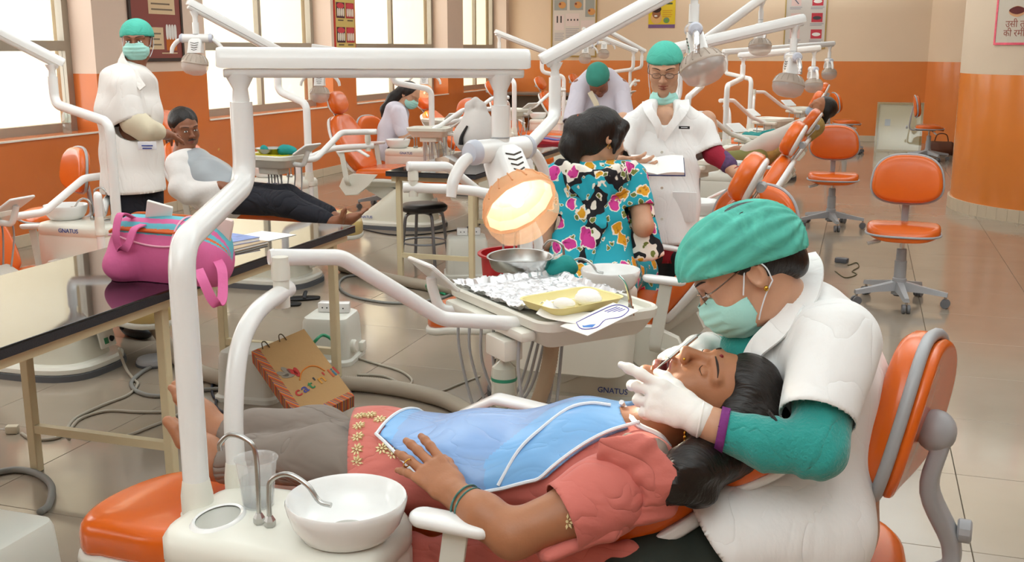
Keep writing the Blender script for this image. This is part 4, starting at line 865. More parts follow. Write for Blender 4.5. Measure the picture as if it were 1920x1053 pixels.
# ================================================================== SCULPTING: smooth-union distance fields meshed with surface nets
def _noise_waves(seed, freq, n=5):
    r = np.random.RandomState(seed); K = r.normal(size=(n, 3)); K = K/np.linalg.norm(K, axis=1)[:, None]*freq*(.7+.6*r.rand(n, 1)); K2 = r.normal(size=(n, 3))*freq*.35
    return K, K2, r.rand(n)*6.28, r.rand(n)*6.28
def wnoise(p, seed, freq, axis=None, stretch=1., n=5):
    K, K2, a, b = _noise_waves(seed, freq, n); q = p
    if axis is not None:
        ax = unit(axis); t = p@ax; q = p-(t*(1-1/stretch))[..., None]*ax
    o = 0
    for i in range(n): o = o+np.sin(q@K[i]+a[i]+1.6*np.sin(q@K2[i]+b[i]))
    return o/n
class SD:
    def __init__(s): s.pr = []; s.cuts = []; s.sub = []
    def cone(s, a, b, r0, r1=None, k=.02, side=None, f=None):
        """tapered limb; side + f=(f0,f1): radii across the front are r*f (flattened section)"""
        r1 = r0 if r1 is None else r1
        s.pr.append(('c', A(a), A(b), r0, r1, k, None if side is None else unit(side), f)); return s
    def chain(s, pts, rr, k=.02, side=None, f=None):
        for i in range(len(pts)-1): s.cone(pts[i], pts[i+1], rr[i], rr[i+1], k, side, None if f is None else (f[i], f[i+1]))
        return s
    def ell(s, c, r, ax=None, k=.02, sub=False):
        s.pr.append(('e', A(c), A(r), np.eye(3) if ax is None else A(ax), k, sub)); return s
    def cut(s, pt, n, rad=None): s.cuts.append((A(pt), unit(n), rad)); return s
    def bounds(s):
        lo, hi = A((9e9,)*3), A((-9e9,)*3)
        for p in s.pr:
            if p[0] == 'c':
                r = max(p[3], p[4])*max([1]+(list(p[7]) if p[7] else [])); lo = np.minimum(lo, np.minimum(p[1], p[2])-r); hi = np.maximum(hi, np.maximum(p[1], p[2])+r)
            elif not p[5]:
                r = max(p[2]); lo = np.minimum(lo, p[1]-r); hi = np.maximum(hi, p[1]+r)
        return lo, hi
    @staticmethod
    def dist(p, q):
        if p[0] == 'c':
            _, a, b, r0, r1, k, side, f = p; ba = b-a; l2 = max(ba@ba, 1e-12); pa = q-a; t = np.clip(pa@ba/l2, 0, 1); e = pa-t[..., None]*ba; r = r0+(r1-r0)*t
            if side is None: return np.sqrt((e*e).sum(-1))-r
            d = unit(ba); sd = unit(side-d*(side@d)); fr = np.cross(d, sd); us = e@sd; uf = e@fr; ud = e@d; rf = r*(f[0]+(f[1]-f[0])*t); m = np.minimum(r, rf)
            k0 = np.sqrt((us/r)**2+(uf/rf)**2+(ud/m)**2)+1e-9; k1 = np.sqrt((us/r**2)**2+(uf/rf**2)**2+(ud/m**2)**2)+1e-9
            return np.where(k0 < .3, (k0-1)*m, k0*(k0-1)/k1)
        _, c, r, ax, k, sub = p; v = (q-c)@ax.T/r; k0 = np.sqrt((v*v).sum(-1))+1e-9; k1 = np.sqrt(((v/r)**2).sum(-1))+1e-9
        return np.where(k0 < .3, (k0-1)*min(r), k0*(k0-1)/k1)
    def field(s, q):
        d = np.full(q.shape[:-1], 1.)
        for p in s.pr: d = s._comb(d, p, q)
        for pt, n, rad in s.cuts:
            c = (q-pt)@n
            d = np.maximum(d, c if rad is None else np.where(((q-pt)**2).sum(-1) < rad*rad, c, -9))
        return d
    def _comb(s, d, p, q):
        v = s.dist(p, q); k = p[5] if p[0] == 'c' else p[4]
        if p[0] == 'e' and p[5]:
            v = -v; h = np.maximum(k-np.abs(d-v), 0)/k; return np.maximum(d, v)+h*h*k*.25
        h = np.maximum(k-np.abs(d-v), 0)/k; return np.minimum(d, v)-h*h*k*.25
    def grid(s, vox, wr=None, extra=None, off=0.):
        lo, hi = s.bounds(); lo = lo-4*vox-abs(off)-.012; hi = hi+4*vox+abs(off)+.012
        n = np.ceil((hi-lo)/vox).astype(int)+1
        ax = [lo[i]+np.arange(n[i])*vox for i in range(3)]
        D = np.full(n, .2, np.float32)
        def block(c0, c1, pad):
            i0 = np.clip(np.floor((c0-pad-lo)/vox).astype(int), 0, n-1); i1 = np.clip(np.ceil((c1+pad-lo)/vox).astype(int)+1, 1, n); return i0, i1
        for p in s.pr:
            if p[0] == 'c': r = max(p[3], p[4])*max([1]+(list(p[7]) if p[7] else [])); i0, i1 = block(np.minimum(p[1], p[2])-r, np.maximum(p[1], p[2])+r, p[5]+4*vox+abs(off)+.012)
            else: i0, i1 = block(p[1]-max(p[2]), p[1]+max(p[2]), p[4]+4*vox+abs(off)+.012)
            if (i1 <= i0).any(): continue
            sl = tuple(slice(a, b) for a, b in zip(i0, i1)); q = np.stack(np.meshgrid(*[ax[i][sl[i]] for i in range(3)], indexing='ij'), -1)
            D[sl] = s._comb(D[sl], p, q)
        D -= off
        need = wr is not None or extra is not None or s.cuts
        if need:
            m = np.abs(D) < .06 if not s.cuts and extra is None else D < .06
            idx = np.argwhere(m); q = lo+idx*vox; v = D[m]
            if wr is not None: v = v+wr(q)
            if extra is not None: v = extra(q, v)
            for pt, nn, rad in s.cuts:
                c = (q-pt)@nn; v = np.maximum(v, c if rad is None else np.where(((q-pt)**2).sum(-1) < rad*rad, c, -9))
            D[m] = v
        return D, lo
    def mesh(s, vox, wr=None, extra=None, off=0., open_cuts=True):
        D, lo = s.grid(vox, wr, extra, off); V, F = surface_nets(D, lo, vox)
        if open_cuts and s.cuts and len(F):
            c = V[F].mean(1); e1 = V[F[:, 1]]-V[F[:, 0]]; e2 = V[F[:, 3]]-V[F[:, 0]]; nn = np.cross(e1, e2); nn /= np.linalg.norm(nn, axis=1)[:, None]+1e-12
            keep = np.ones(len(F), bool)
            for pt, n, rad in s.cuts:
                near = (np.abs((c-pt)@n) < vox*.9) & (np.abs(nn@n) > .75)
                if rad is not None: near &= ((c-pt)**2).sum(1) < rad*rad
                keep &= ~near
            F = F[keep]
            us = np.zeros(len(V), bool); us[F.ravel()] = True
            for pt, n, rad in s.cuts:
                dd = (V-pt)@n; m = us & (np.abs(dd) < vox*1.3)
                if rad is not None: m &= ((V-pt)**2).sum(1) < rad*rad
                V[m] -= dd[m][:, None]*n
        return V, F
def surface_nets(D, lo, vox):
    sg = D < 0; n = D.shape
    cs = np.zeros((n[0]-1, n[1]-1, n[2]-1), np.int8)
    for dx in (0, 1):
        for dy in (0, 1):
            for dz in (0, 1): cs += sg[dx:n[0]-1+dx, dy:n[1]-1+dy, dz:n[2]-1+dz]
    act = (cs > 0) & (cs < 8); ci = np.argwhere(act); ID = np.full(act.shape, -1, np.int64); ID[act] = np.arange(len(ci))
    acc = np.zeros((len(ci), 3)); cnt = np.zeros(len(ci))
    offs = [(a, b, c) for a in (0, 1) for b in (0, 1) for c in (0, 1)]
    val = {o: D[ci[:, 0]+o[0], ci[:, 1]+o[1], ci[:, 2]+o[2]] for o in offs}
    for o in offs:
        for ax in range(3):
            if o[ax]: continue
            o2 = tuple(1 if i == ax else o[i] for i in range(3)); a, b = val[o], val[o2]; m = (a < 0) != (b < 0)
            t = np.where(m, a/np.where(m, a-b, 1), 0); pt = np.tile(A(o), (len(ci), 1)); pt[:, ax] += t
            acc[m] += pt[m]; cnt[m] += 1
    V = lo+(ci+acc/np.maximum(cnt, 1)[:, None])*vox
    F = []
    for ax in range(3):
        u, w = (ax+1) % 3, (ax+2) % 3
        a = sg[tuple(slice(0, -1) if i == ax else slice(1, -1) for i in range(3))]; b = sg[tuple(slice(1, None) if i == ax else slice(1, -1) for i in range(3))]
        e = np.argwhere(a != b)
        if not len(e): continue
        e = e+A([0 if i == ax else 1 for i in range(3)]).astype(int)
        fl = sg[e[:, 0], e[:, 1], e[:, 2]]
        def cell(du, dw):
            c = e.copy(); c[:, u] += du; c[:, w] += dw; return ID[c[:, 0], c[:, 1], c[:, 2]]
        q = np.stack([cell(-1, -1), cell(0, -1), cell(0, 0), cell(-1, 0)], 1)
        q[~fl] = q[~fl][:, ::-1]; F.append(q)
    F = np.concatenate(F) if F else np.zeros((0, 4), int); F = F[(F >= 0).all(1)]
    return V, F
def obj_from(name, parts, mats, parent=None, matfn=None, smooth=180, solid=0., origin=None):
    """parts: list of (V,F); one mesh object"""
    Vs, Fs, o = [], [], 0
    for V, F in parts:
        Vs.append(V); Fs.append(F+o); o += len(V)
    V = np.concatenate(Vs); F = np.concatenate(Fs)
    used = np.unique(F); mp = np.full(len(V), -1); mp[used] = np.arange(len(used)); V = V[used]; F = mp[F]
    if origin is not None: Vl = V-A(origin)
    else: Vl = V
    me = bpy.data.meshes.new(name); me.vertices.add(len(V)); me.vertices.foreach_set('co', Vl.astype(np.float32).ravel())
    me.loops.add(F.size); me.loops.foreach_set('vertex_index', F.astype(np.int32).ravel())
    me.polygons.add(len(F)); me.polygons.foreach_set('loop_start', np.arange(0, F.size, 4, dtype=np.int32)); me.polygons.foreach_set('loop_total', np.full(len(F), 4, np.int32))
    for m in (mats if isinstance(mats, (list, tuple)) else [mats]): me.materials.append(m)
    if matfn is not None: me.polygons.foreach_set('material_index', matfn(V[F].mean(1)).astype(np.int32))
    ob = link_mesh(name, me, parent, smooth)
    if solid:
        md = ob.modifiers.new('cloth_thickness', 'SOLIDIFY'); md.thickness = solid; md.offset = -1
    return ob
# ------------------------------------------------------------------ heads and hands
class Head:
    def __init__(s, c, fwd, up, sc=1.):
        s.c = A(c); s.f = unit(fwd); s.r = unit(np.cross(s.f, A(up))); s.u = np.cross(s.r, s.f); s.sc = sc
        s.ax = np.stack([s.r, s.f, s.u])
    def p(s, x, y, z): return s.c+(s.r*x+s.f*y+s.u*z)*s.sc
    def inv(s, q): return (np.asarray(q)-s.c)@s.ax.T/s.sc
    def build(s, S, neck=None, nr=.056, mouth_open=False, closed_eyes=False, male=False):
        s.S = S; k = s.sc; E = lambda c, r, kk=.02, sub=False: S.ell(s.p(*c), A(r)*k, s.ax, kk*k, sub)
        E((0, -.018, .03), (.073, .092, .082)); E((0, .03, .005), (.063, .058, .088), .03); E((0, .028, -.06), (.052, .052, .05), .03)
        E((0, .066, -.1-.01*mouth_open), (.02, .016, .014), .025)
        for x in (-1, 1):
            E((x*.04, .055, -.028), (.024, .024, .026), .025); E((x*.046, .02, -.075), (.014, .03, .02), .025)
            E((x*.031, .094, .008), (.018, .012, .011), .010, True)
            E((x*.031, .0755, .005), (.0145, .0125, .0105), .003)
            S.cone(s.p(x*.012, .089, .026), s.p(x*.05, .07, .028), .0085*k, .007*k, .012*k)
            E((x*.0125, .0975, -.030), (.0085, .0105, .008), .006)
            E((x*.0745, -.012, -.004), (.007, .018, .031), .004); E((x*.079, -.008, -.002), (.005, .011, .020), .003, True)
        S.cone(s.p(0, .086, .018), s.p(0, .106, -.026), .007*k, .0105*k, .012*k)
        dz = .016 if mouth_open else 0
        S.chain([s.p(-.024, .076, -.060), s.p(-.008, .0865, -.0555), s.p(.008, .0865, -.0555), s.p(.024, .076, -.060)], [A(.0035*k), A(.0055*k), A(.0055*k), A(.0035*k)], .008*k)
        S.chain([s.p(-.022, .075, -.063-dz*.5), s.p(-.007, .083, -.069-dz), s.p(.007, .083, -.069-dz), s.p(.022, .075, -.063-dz*.5)], [A(.0035*k), A(.0058*k), A(.0058*k), A(.0035*k)], .008*k)
        if mouth_open: E((0, .09, -.066), (.019, .022, .009), .004, True)
        if neck is not None: S.cone(s.p(0, -.018, -.055), neck, nr*k*.95, nr, .03)
        return S
    def paint(s, closed_eyes=False, mouth_open=False, hairline=None):
        """material index: 0 skin 1 lips 2 brow/lash 3 eye white 4 iris"""
        def fn(q, idx):
            l = s.inv(q); x, y, z = l[:, 0], l[:, 1], l[:, 2]; ax = np.abs(x)
            lipz = np.where(z > -.062, np.abs(z+.0565) < .0055*(1-ax/.03), np.abs(z+.069+(.016 if mouth_open else 0)) < .0075*(1-ax/.026))
            idx[(ax < .024) & (y > .06) & lipz] = 1
            if mouth_open: idx[(ax < .019) & (y > .05) & (y < .085) & (np.abs(z+.067) < .012)] = 5
            return idx
            bz = .0285-.12*(ax-.03)**2*8+.0*ax
            idx[(ax > .012) & (ax < .052) & (y > .05) & (np.abs(z-bz) < .0032*(1.15-ax/.06))] = 2
            ey = (ax-.031)/.0135
            if closed_eyes: idx[(np.abs(ey) < 1) & (y > .06) & (np.abs(z-.0005-.004*ey**2) < .0016)] = 2
            else:
                op = (np.abs(ey) < 1) & (y > .06) & (np.abs(z-.005) < .0062*(1-ey**2)); idx[op] = 3
                idx[op & (((ax-.031)**2+(z-.005)**2) < .0058**2)] = 4
                idx[(np.abs(ey) < 1.05) & (y > .06) & (np.abs(z-.005-.0066*(1-ey**2)) < .0013)] = 2
            return idx
        return fn
def face_parts(h, parent, closed=False, fine=True):
    """eyebrows, lashes and eyes laid on the sculpted face"""
    def sf(x, z, off=0.):
        a, b = .03, .14
        for _ in range(18):
            m_ = (a+b)/2
            if h.S.field(h.p(x, m_, z)[None])[0] < 0: a = m_
            else: b = m_
        return h.p(x, a+off, z)
    for s_ in (-1, 1):
        xs = np.linspace(.013, .053, 7); strap('eyebrow', [sf(s_*x, .0275+.004*math.sin((x-.013)/.04*math.pi*.75), -.0005) for x in xs], [.0016*h.sc, .0026*h.sc, .0022*h.sc, .0008*h.sc], M_brow, parent, 7, 3)
        xe = np.linspace(.0185, .0445, 7); f_ = lambda x: 1-((x-.0315)/.014)**2
        if closed: strap('eyelashes', [sf(s_*x, .003-.0045*f_(x), .0003) for x in xe], [.0005*h.sc, .0011*h.sc, .0005*h.sc], M_brow, parent, 6, 3)
        else:
            c = sf(s_*.0315, .004, -.0018*h.sc)
            b = MB(); M3 = Matrix(((h.r[0], h.f[0], h.u[0]), (h.r[1], h.f[1], h.u[1]), (h.r[2], h.f[2], h.u[2])))
            b.ell(c, (.0125*h.sc, .0038*h.sc, .0052*h.sc), M3, 16, 8); e_ = b.build('eye', M_eyew, parent)
            b = MB(); b.ell(c+h.f*.0016*h.sc, (.0052*h.sc, .003*h.sc, .0052*h.sc), M3, 12, 8); b.build('iris', M_iris, e_)
            strap('eyelashes', [sf(s_*x, .004+.006*f_(x), .0012) for x in xe], [.0006*h.sc, .0013*h.sc, .0006*h.sc], M_brow, parent, 6, 3)
def hand(S, wrist, dr, back, thumb_side, curl=(.35, .35, .35, .35), tc=.3, spread=.08, sc=1., k=.006, thumb_out=.75, curls2=None):
    """dr wrist->knuckles, back = normal of the back of the hand, thumb_side = +1/-1 along cross(dr, back)"""
    w = A(wrist); y = unit(dr); z = unit(A(back)-y*(A(back)@y)); x = np.cross(y, z)*thumb_side
    q = lambda a, b, c: w+(x*a+y*b+z*c)*sc
    S.cone(q(0, -.02, 0), q(0, .025, 0), .027*sc, .034*sc, .02*sc, x, (.72, .52)); S.cone(q(0, .025, 0), q(.0, .082, 0), .036*sc, .041*sc, .012*sc, x, (.46, .31))
    S.ell(q(.022, .03, -.008), A((.017, .026, .014))*sc, np.stack([x, y, z]), .012*sc)
    base = [(.030, .086), (.010, .091), (-.011, .087), (-.029, .077)]; ln = [(.041, .025, .021), (.045, .028, .022), (.042, .026, .022), (.032, .020, .019)]; rr = [.0092, .0095, .0088, .0078]
    tips = []
    for i in range(4):
        p = q(base[i][0], base[i][1]-.012, .001); a = 0; sp = (1.5-i)*spread; pts = [p]; c = curl[i]; cc = curls2[i] if curls2 else c*1.25
        d0 = y*math.cos(sp)+x*math.sin(sp)
        for j, L in enumerate((ln[i][0]+.012, ln[i][1], ln[i][2])):
            a += c if j == 0 else (cc if j == 1 else cc*.7); d = d0*math.cos(a)-z*math.sin(a); pts.append(pts[-1]+d*L*sc)
        S.chain(pts, [rr[i]*1.08*sc, rr[i]*sc, rr[i]*.94*sc, rr[i]*.78*sc], k*sc); tips.append(pts[-1])
    a = thumb_out; d = unit(x*math.sin(a)+y*math.cos(a)-z*.35); p0 = q(.022, .022, -.006); p1 = p0+d*.04*sc
    d2 = unit(d*math.cos(tc)+(y*.6-x*.3-z*.5)*math.sin(tc)); p2 = p1+d2*.032*sc; d3 = unit(d2*math.cos(tc)+(y*.4-x*.6-z*.4)*math.sin(tc)); p3 = p2+d3*.024*sc
    S.chain([p0, p1, p2, p3], [.0135*sc, .0115*sc, .0105*sc, .0085*sc], .008*sc); tips.append(p3)
    return tips
def foot(S, ankle, heel, toe, up, sc=1.):
    """ankle, heel, ball/toe points; up = top of foot"""
    a, h, t = A(ankle), A(heel), A(toe); f = unit(t-h); u = unit(A(up)-f*(A(up)@f)); x = np.cross(f, u); L = np.linalg.norm(t-h)
    S.cone(a, h+u*.03+f*.02, .034*sc, .032*sc, .02); S.cone(h+u*.028+f*.02, h+f*L*.45+u*.03, .03*sc, .033*sc, .02, x, (1., .9)); S.cone(a-u*.01+f*.01, h+f*L*.7+u*.018, .034*sc, .03*sc, .025, x, (.9, .55)); S.cone(h+f*L*.45+u*.024, h+f*L*.76+u*.014, .032*sc, .04*sc, .02, x, (.7, .42))
    return f, u, x, L
def toes(S, h, f, u, x, L, big, sc=1.):
    for i in range(5):
        o = (i-2)*.0165*sc*big; r = (.0125, .0095, .009, .0085, .008)[i]*sc; l = (.052, .05, .044, .037, .03)[i]*sc
        p = A(h)+f*L*(.79-.012*i)+u*.012-x*o; S.chain([p, p+f*l*.6+u*.004, p+f*l-u*.002], [r*1.05, r, r*.9], .005)
# ------------------------------------------------------------------ people materials
def skin(name, col, gloss=.45): return mat(name, col, gloss, sss=.06, var=.10, vscale=40, bump=.08, bscale=220)
SK_pat, SK_den, SK_man, SK_fair = skin('skin_warm_brown', 'a8714f'), skin('skin_light_brown', 'c9987a'), skin('skin_dark_brown', '935e44'), skin('skin_fair_brown', 'c89a7c')
M_lip, M_brow, M_eyew, M_iris = mat('lip', '9a5648', .4), mat('brow_hair', '2e211a', .8), mat('eye_white', 'e6e2dc', .2), mat('iris', '1c120c', .1)
M_mouth = mat('mouth_inside', '5a1f1e', .3)
def hair_mat(name, col, st=(1, 1, .12)): return mat(name, col, .36, var=.6, vscale=170, bump=1., bscale=170, stretch=st, spec=.45)
M_hair = hair_mat('black_hair', '1c1613'); M_hairp = hair_mat('black_hair_swept_back', '1c1511', (.16, 1, .3))
M_coat = mat('white_cotton_coat', 'f1f1ef', .85, bump=.2, bscale=60, var=.02, vscale=6, sheen=.1, crease=(6, .007), stretch=(1.5, 1.5, .55))
M_coat2 = mat('white_coat_lilac_tint', 'dcd8e4', .85, var=.03, vscale=6, crease=(5, .01), stretch=(1.5, 1.5, .55))
M_coat3 = mat('cream_white_coat', 'ebe6e1', .85, var=.03, vscale=6, crease=(5, .009), stretch=(1.5, 1.5, .55))
M_glove = mat('latex_glove', 'f0ece6', .5, bump=.25, bscale=60, sss=.05)
M_maskm = mat('surgical_mask_mint', 'a9e0d6', .8, bump=.2, bscale=150, var=.03, vscale=30)
M_capm = mat('green_surgical_cap', '4fb8a4', .8, var=.08, vscale=25, crease=(16, .005))
M_navy = mat('dark_trousers', '1c1d26', .85, crease=(6, .03))
PART_SK = [None, M_lip, M_brow, M_eyew, M_iris, M_mouth]
def skin_obj(name, parts, sk, parent, painters=()):
    def fn(c):
        idx = np.zeros(len(c), int)
        for p in painters: idx = p(c, idx)
        return idx
    return obj_from(name, parts, [sk]+PART_SK[1:], parent, fn)
def strap(name, pts, r, m, parent, seg=6, n=6):
    b = MB(); b.tube(smooth_path(pts, n), r, seg); return b.build(name, m, parent)
def ringrot(c, n, R, r, m, name, parent, seg=24, sx=1.):
    u, w, d = frame(n); b = MB(); b.tube([A(c)+u*R*sx*math.cos(a)+w*R*math.sin(a) for a in np.linspace(0, 2*math.pi, seg, endpoint=False)], r, 6, closed=True); return b.build(name, m, parent)
fold = lambda seed, amp, fr=38, ax=None, st=3.: (lambda q: amp*wnoise(q, seed, fr, ax, st))
def band(name, pts, w, nrm, m, parent, th=.004, w1=None):
    pts = smooth_path(pts, 6); b = MB(); R = []; N = len(pts)
    for i, p in enumerate(pts):
        t = unit(pts[min(i+1, N-1)]-pts[max(i-1, 0)]); n = A(nrm[0])*(1-i/(N-1))+A(nrm[-1])*(i/(N-1)); sd = unit(np.cross(t, n)); n = np.cross(sd, t); ww = w if w1 is None else w+(w1-w)*i/(N-1)
        R.append([p+sd*ww/2+n*th/2, p-sd*ww/2+n*th/2, p-sd*ww/2-n*th/2, p+sd*ww/2-n*th/2])
    b.rings(R); return b.build(name, m, parent)
# ================================================================== soft things and small things (need the sculpting tools)
ba, bb_ = P(258, 458, 3.82), P(382, 448, 3.70)
ba[2] = .865; bb_[2] = .865
bax = unit(bb_-ba); bsd = np.cross(A((0, 0, 1)), bax)
S = SD(); S.cone(ba, bb_, .095, .095, .03, bsd, (1.15, 1.15)); S.cone(ba+A((0, 0, -.045)), bb_+A((0, 0, -.045)), .092, .092, .05); S.cut((0, 0, .752), (0, 0, -1))
S.ell(ba-bax*.0+bsd*-.08+A((0, 0, -.06)), (.07, .06, .06), None, .04); S.ell(bb_+bax*.06-bsd*.04+A((0, 0, -.04)), (.06, .06, .075), None, .04)
def bagmat(c):
    r = c-ba; t = r@bax; v = -(r@bsd); h = r[:, 2]; phi = np.arctan2(v, h+.03); i = np.zeros(len(c), int)
    i[(phi < .75) & (phi > -.9)] = 1; i[(np.abs(phi-.62) < .05)] = 2; i[(phi > .22) & (phi < .40)] = 0
    return i
so_ = obj_from('bag_body', [S.mesh(.004, fold(201, .007, 32))], [M_pk, M_tq, M_oz], sb, bagmat)
def on_bag(t, phi, off=.004):
    o = ba+bax*t+A((0, 0, -.03)); d = A((0, 0, 1))*math.cos(phi)-bsd*math.sin(phi); a, b = 0., .3
    for _ in range(22):
        m_ = (a+b)/2
        if S.field((o+d*m_)[None])[0] < off: a = m_
        else: b = m_
    return o+d*a
for ph_ in (.68, -.2): strap('zip', [on_bag(t, ph_) for t in np.linspace(-.06, .24, 10)], .006, M_oz, so_)
strap('piping', [on_bag(t, .9+.2*math.sin(t*9)) for t in np.linspace(-.06, .24, 10)], .0035, mat('pale_pink_piping', 'f0b4c8', .6), so_)
strap('piping', [on_bag(.235, p) for p in np.linspace(-.6, 2.0, 12)], .0035, MATS['pale_pink_piping'], so_)
b = MB(); b.box((0, 0, 0), (.09, .012, .16), bev=.004); wb_ = b.build('white_paper', mat('white_paper', 'f2f0ea', .8), so_); wb_.location = tuple(ba+bax*.10+A((0, 0, .09))); wb_.rotation_euler = (.5, .3, .4)
b = MB(); b.box((0, 0, 0), (.06, .03, .12), bev=.012); lb = b.build('pale_pink_case', mat('pale_pink_plastic', 'ead2cc', .4), so_); lb.location = tuple(bb_+bax*.075+bsd*.01+A((0, 0, .06))); lb.rotation_euler = (.1, .25, .3)
def ribbon(name, pts, w, m, parent, sidev, th=.004):
    pts = smooth_path(pts, 6); b = MB(); R = []; N = len(pts)
    for i, p in enumerate(pts):
        t = unit(pts[min(i+1, N-1)]-pts[max(i-1, 0)]); sd = unit(A(sidev)-t*(A(sidev)@t)); n = np.cross(t, sd); R.append([p+sd*w/2+n*th/2, p-sd*w/2+n*th/2, p-sd*w/2-n*th/2, p+sd*w/2-n*th/2])
    b.rings(R); return b.build(name, m, parent)
ribbon('shoulder_strap', [P(372, 505, 3.5), P(382, 528, 3.46), P(396, 558, 3.45), P(408, 571, 3.46), P(416, 562, 3.48), P(418, 535, 3.52), P(416, 505, 3.56), P(406, 485, 3.62)], .032, M_pk, so_, (.7, .5, .1))
ribbon('carry_handle', [on_bag(.03, .30), on_bag(.02, .5)+A((-.01, -.02, .035)), on_bag(.02, .85)+A((-.0, -.035, .01)), on_bag(.03, 1.25)+A((0, -.012, 0)), on_bag(.075, 1.2)+A((.0, -.03, .01)), on_bag(.085, .8)+A((0, -.02, .02)), on_bag(.09, .5)], .03, M_pk, so_, bax)
# notebooks and papers beside the bag
q = PZ(440, 462, .75)
def flatbook(name, label, c, size, rz, m, pages=True):
    t = thing(name, label, 'book', c, rz); w, l, h = size
    b = MB(); b.box((0, 0, h/2), (w-.004, l-.004, h-.004)); b.build('pages', mat('white_paper', 'f2f0ea', .8), t, 0)
    for z in (.001, h-.001): b = MB(); b.box((0, 0, z), (w, l, .002)); b.build('cover', m, t, 0)
    return t
flatbook('file_folder', 'worn brown paper folder under the blue notebook on the black table', (q[0]-.02, q[1]-.02, .7505), (.2, .27, .012), -.15, mat('worn_buff_paper', 'b9a184', .85, var=.2, vscale=20))
flatbook('notebook', 'blue and white covered notebook beside the pink bag', (q[0]-.05, q[1]+.0, .763), (.17, .24, .016), -.3, mat('blue_speckled_cover', '7d90c4', .5, var=.5, vscale=30))
t = thing('paper_sheet', 'white sheet of paper on the black table beside the notebook', 'paper', (q[0]-.02, q[1]+.22, .7506), -.2); b = MB(); b.box((0, 0, .0006), (.2, .26, .0012)); b.build('sheet', mat('white_paper', 'f2f0ea', .8), t, 0)
t = thing('snack_packet', 'yellow packet on the floor under the long black table', 'packet', PZ(318, 575, 0)); b = MB(); b.box((0, 0, .07), (.2, .06, .14), (.1, 0, .5), bev=.015); b.build('packet_body', mat('yellow_packet', 'd9b41c', .3, var=.2, vscale=12), t)
# white carrier bag on the second table
t = thing('carrier_bag', 'white plastic carrier bag with looped handles on a black table', 'bag'); c = P(892, 240, 8.15); c[2] = .76
M_poly = mat('thin_white_polythene', 'e6e2de', .35, trans=.15, ior=1.1, bump=.4, bscale=20, var=.04, vscale=6)
S = SD(); S.ell(c+A((0, 0, .13)), (.18, .14, .14), None, .05); S.ell(c+A((.02, 0, .22)), (.12, .09, .12), None, .05); S.chain([c+A((-.06, 0, .25)), c+A((-.05, 0, .36)), c+A((.0, 0, .40)), c+A((.05, 0, .36)), c+A((.06, 0, .26))], [.045, .03, .02, .03, .045], .03); S.cut(c-A((0, 0, .005)), (0, 0, -1))
obj_from('bag_film', [S.mesh(.008, fold(210, .012, 30, (0, 0, 1), 2.5))], M_poly, t)
b = MB(); b.tube(smooth_path([c+A((-.07, -.14, .08)), c+A((-.06, -.145, .14)), c+A((-.02, -.13, .22))], 5), [.02, .014, .008], 8); b.build('black_object_inside', M_black, t)
# red and blue cloth at the end of the second table
c = PZ(1030, 262, .75); t = thing('folded_cloth', 'red and blue plastic sheet spread on the table behind the carrier bag', 'cloth'); b = MB()
for i, (m_, y0, y1, h_) in enumerate((('8a', .0, .16, .02), ('2c', .16, .30, .026), ('8a', .30, .5, .018))):
    b = MB(); R = []
    for u in np.linspace(-.33, .26, 14): R.append([(-2.66+u, 8.78+y0, .7505), (-2.66+u, 8.78+y1, .7505), (-2.66+u, 8.78+y1, .755+h_+.006*math.sin(u*30+i)), (-2.66+u, 8.78+y0, .755+h_+.006*math.sin(u*26))])
    b.rings(R); b.build('red_fold' if m_ == '8a' else 'blue_fold', mat('red_sheet', 'b5202c', .4) if m_ == '8a' else mat('blue_sheet', '3b52a8', .35), t)
# ---- things on the trays
M_foil2 = mat('kitchen_foil', 'f0f0f2', .3, .75)
tc1, az1 = A(d1['_tc']), d1['_az']; Lx, Wy = A((math.cos(az1), math.sin(az1), 0)), A((-math.sin(az1), math.cos(az1), 0)); tp = lambda u, v, z: tc1+Lx*u+Wy*v+A((0, 0, z-.016))
t = thing('foil_sheet', 'crumpled sheet of kitchen foil beside the yellow tray of cotton', 'foil'); n = 44; vs = []; r_ = np.random.RandomState(4)
g = r_.rand(n, n)
for i in range(n):
    for j in range(n):
        u, v = -.27+.40*i/(n-1), -.185+.37*j/(n-1); e_ = min(i, j, n-1-i, n-1-j); vs.append(tp(u+.003*r_.randn(), v+.003*r_.randn(), .010+.007*g[i, j]+.004*math.sin(u*60)+(.012 if e_ < 2 else 0)))
b = MB(); b.add(vs, [(i*n+j, (i+1)*n+j, (i+1)*n+j+1, i*n+j+1) for i in range(n-1) for j in range(n-1)]); fo = b.build('foil', M_foil2, t, 15); md = fo.modifiers.new('foil_thickness', 'SOLIDIFY'); md.thickness = .0012
# kidney dish
t = thing('kidney_dish', 'stainless steel kidney dish standing on the foil-covered tray', 'dish'); kc = PZ(975, 513, tc1[2]-.004)
def kidney(s_, z):
    out = []
    for a in np.linspace(0, 2*math.pi, 44, endpoint=False):
        x, y = .104*s_*math.cos(a), .062*s_*math.sin(a); y += .030*(1-(x/.104)**2)*(.7 if math.sin(a) < 0 else .2); out.append(kc+A((_R[0]*x+_F[0]*y, _R[1]*x+_F[1]*y, z*1.1+.20*(y+.06))))
    return out
b = MB(); b.rings([kidney(.82, 0), kidney(.9, .008), kidney(1.0, .038), kidney(1.05, .040), kidney(1.05, .042), kidney(.99, .041), kidney(.88, .010), kidney(.8, .003)]); b.build('dish_body', M_steel, t, 50)
b = MB(); b.prism([tuple(p[:2]) for p in kidney(.72, 0)], .001, lambda u, v, w: (u, v, kc[2]+.017+w)); b.build('paper_liner', mat('white_paper', 'f2f0ea', .8), t)
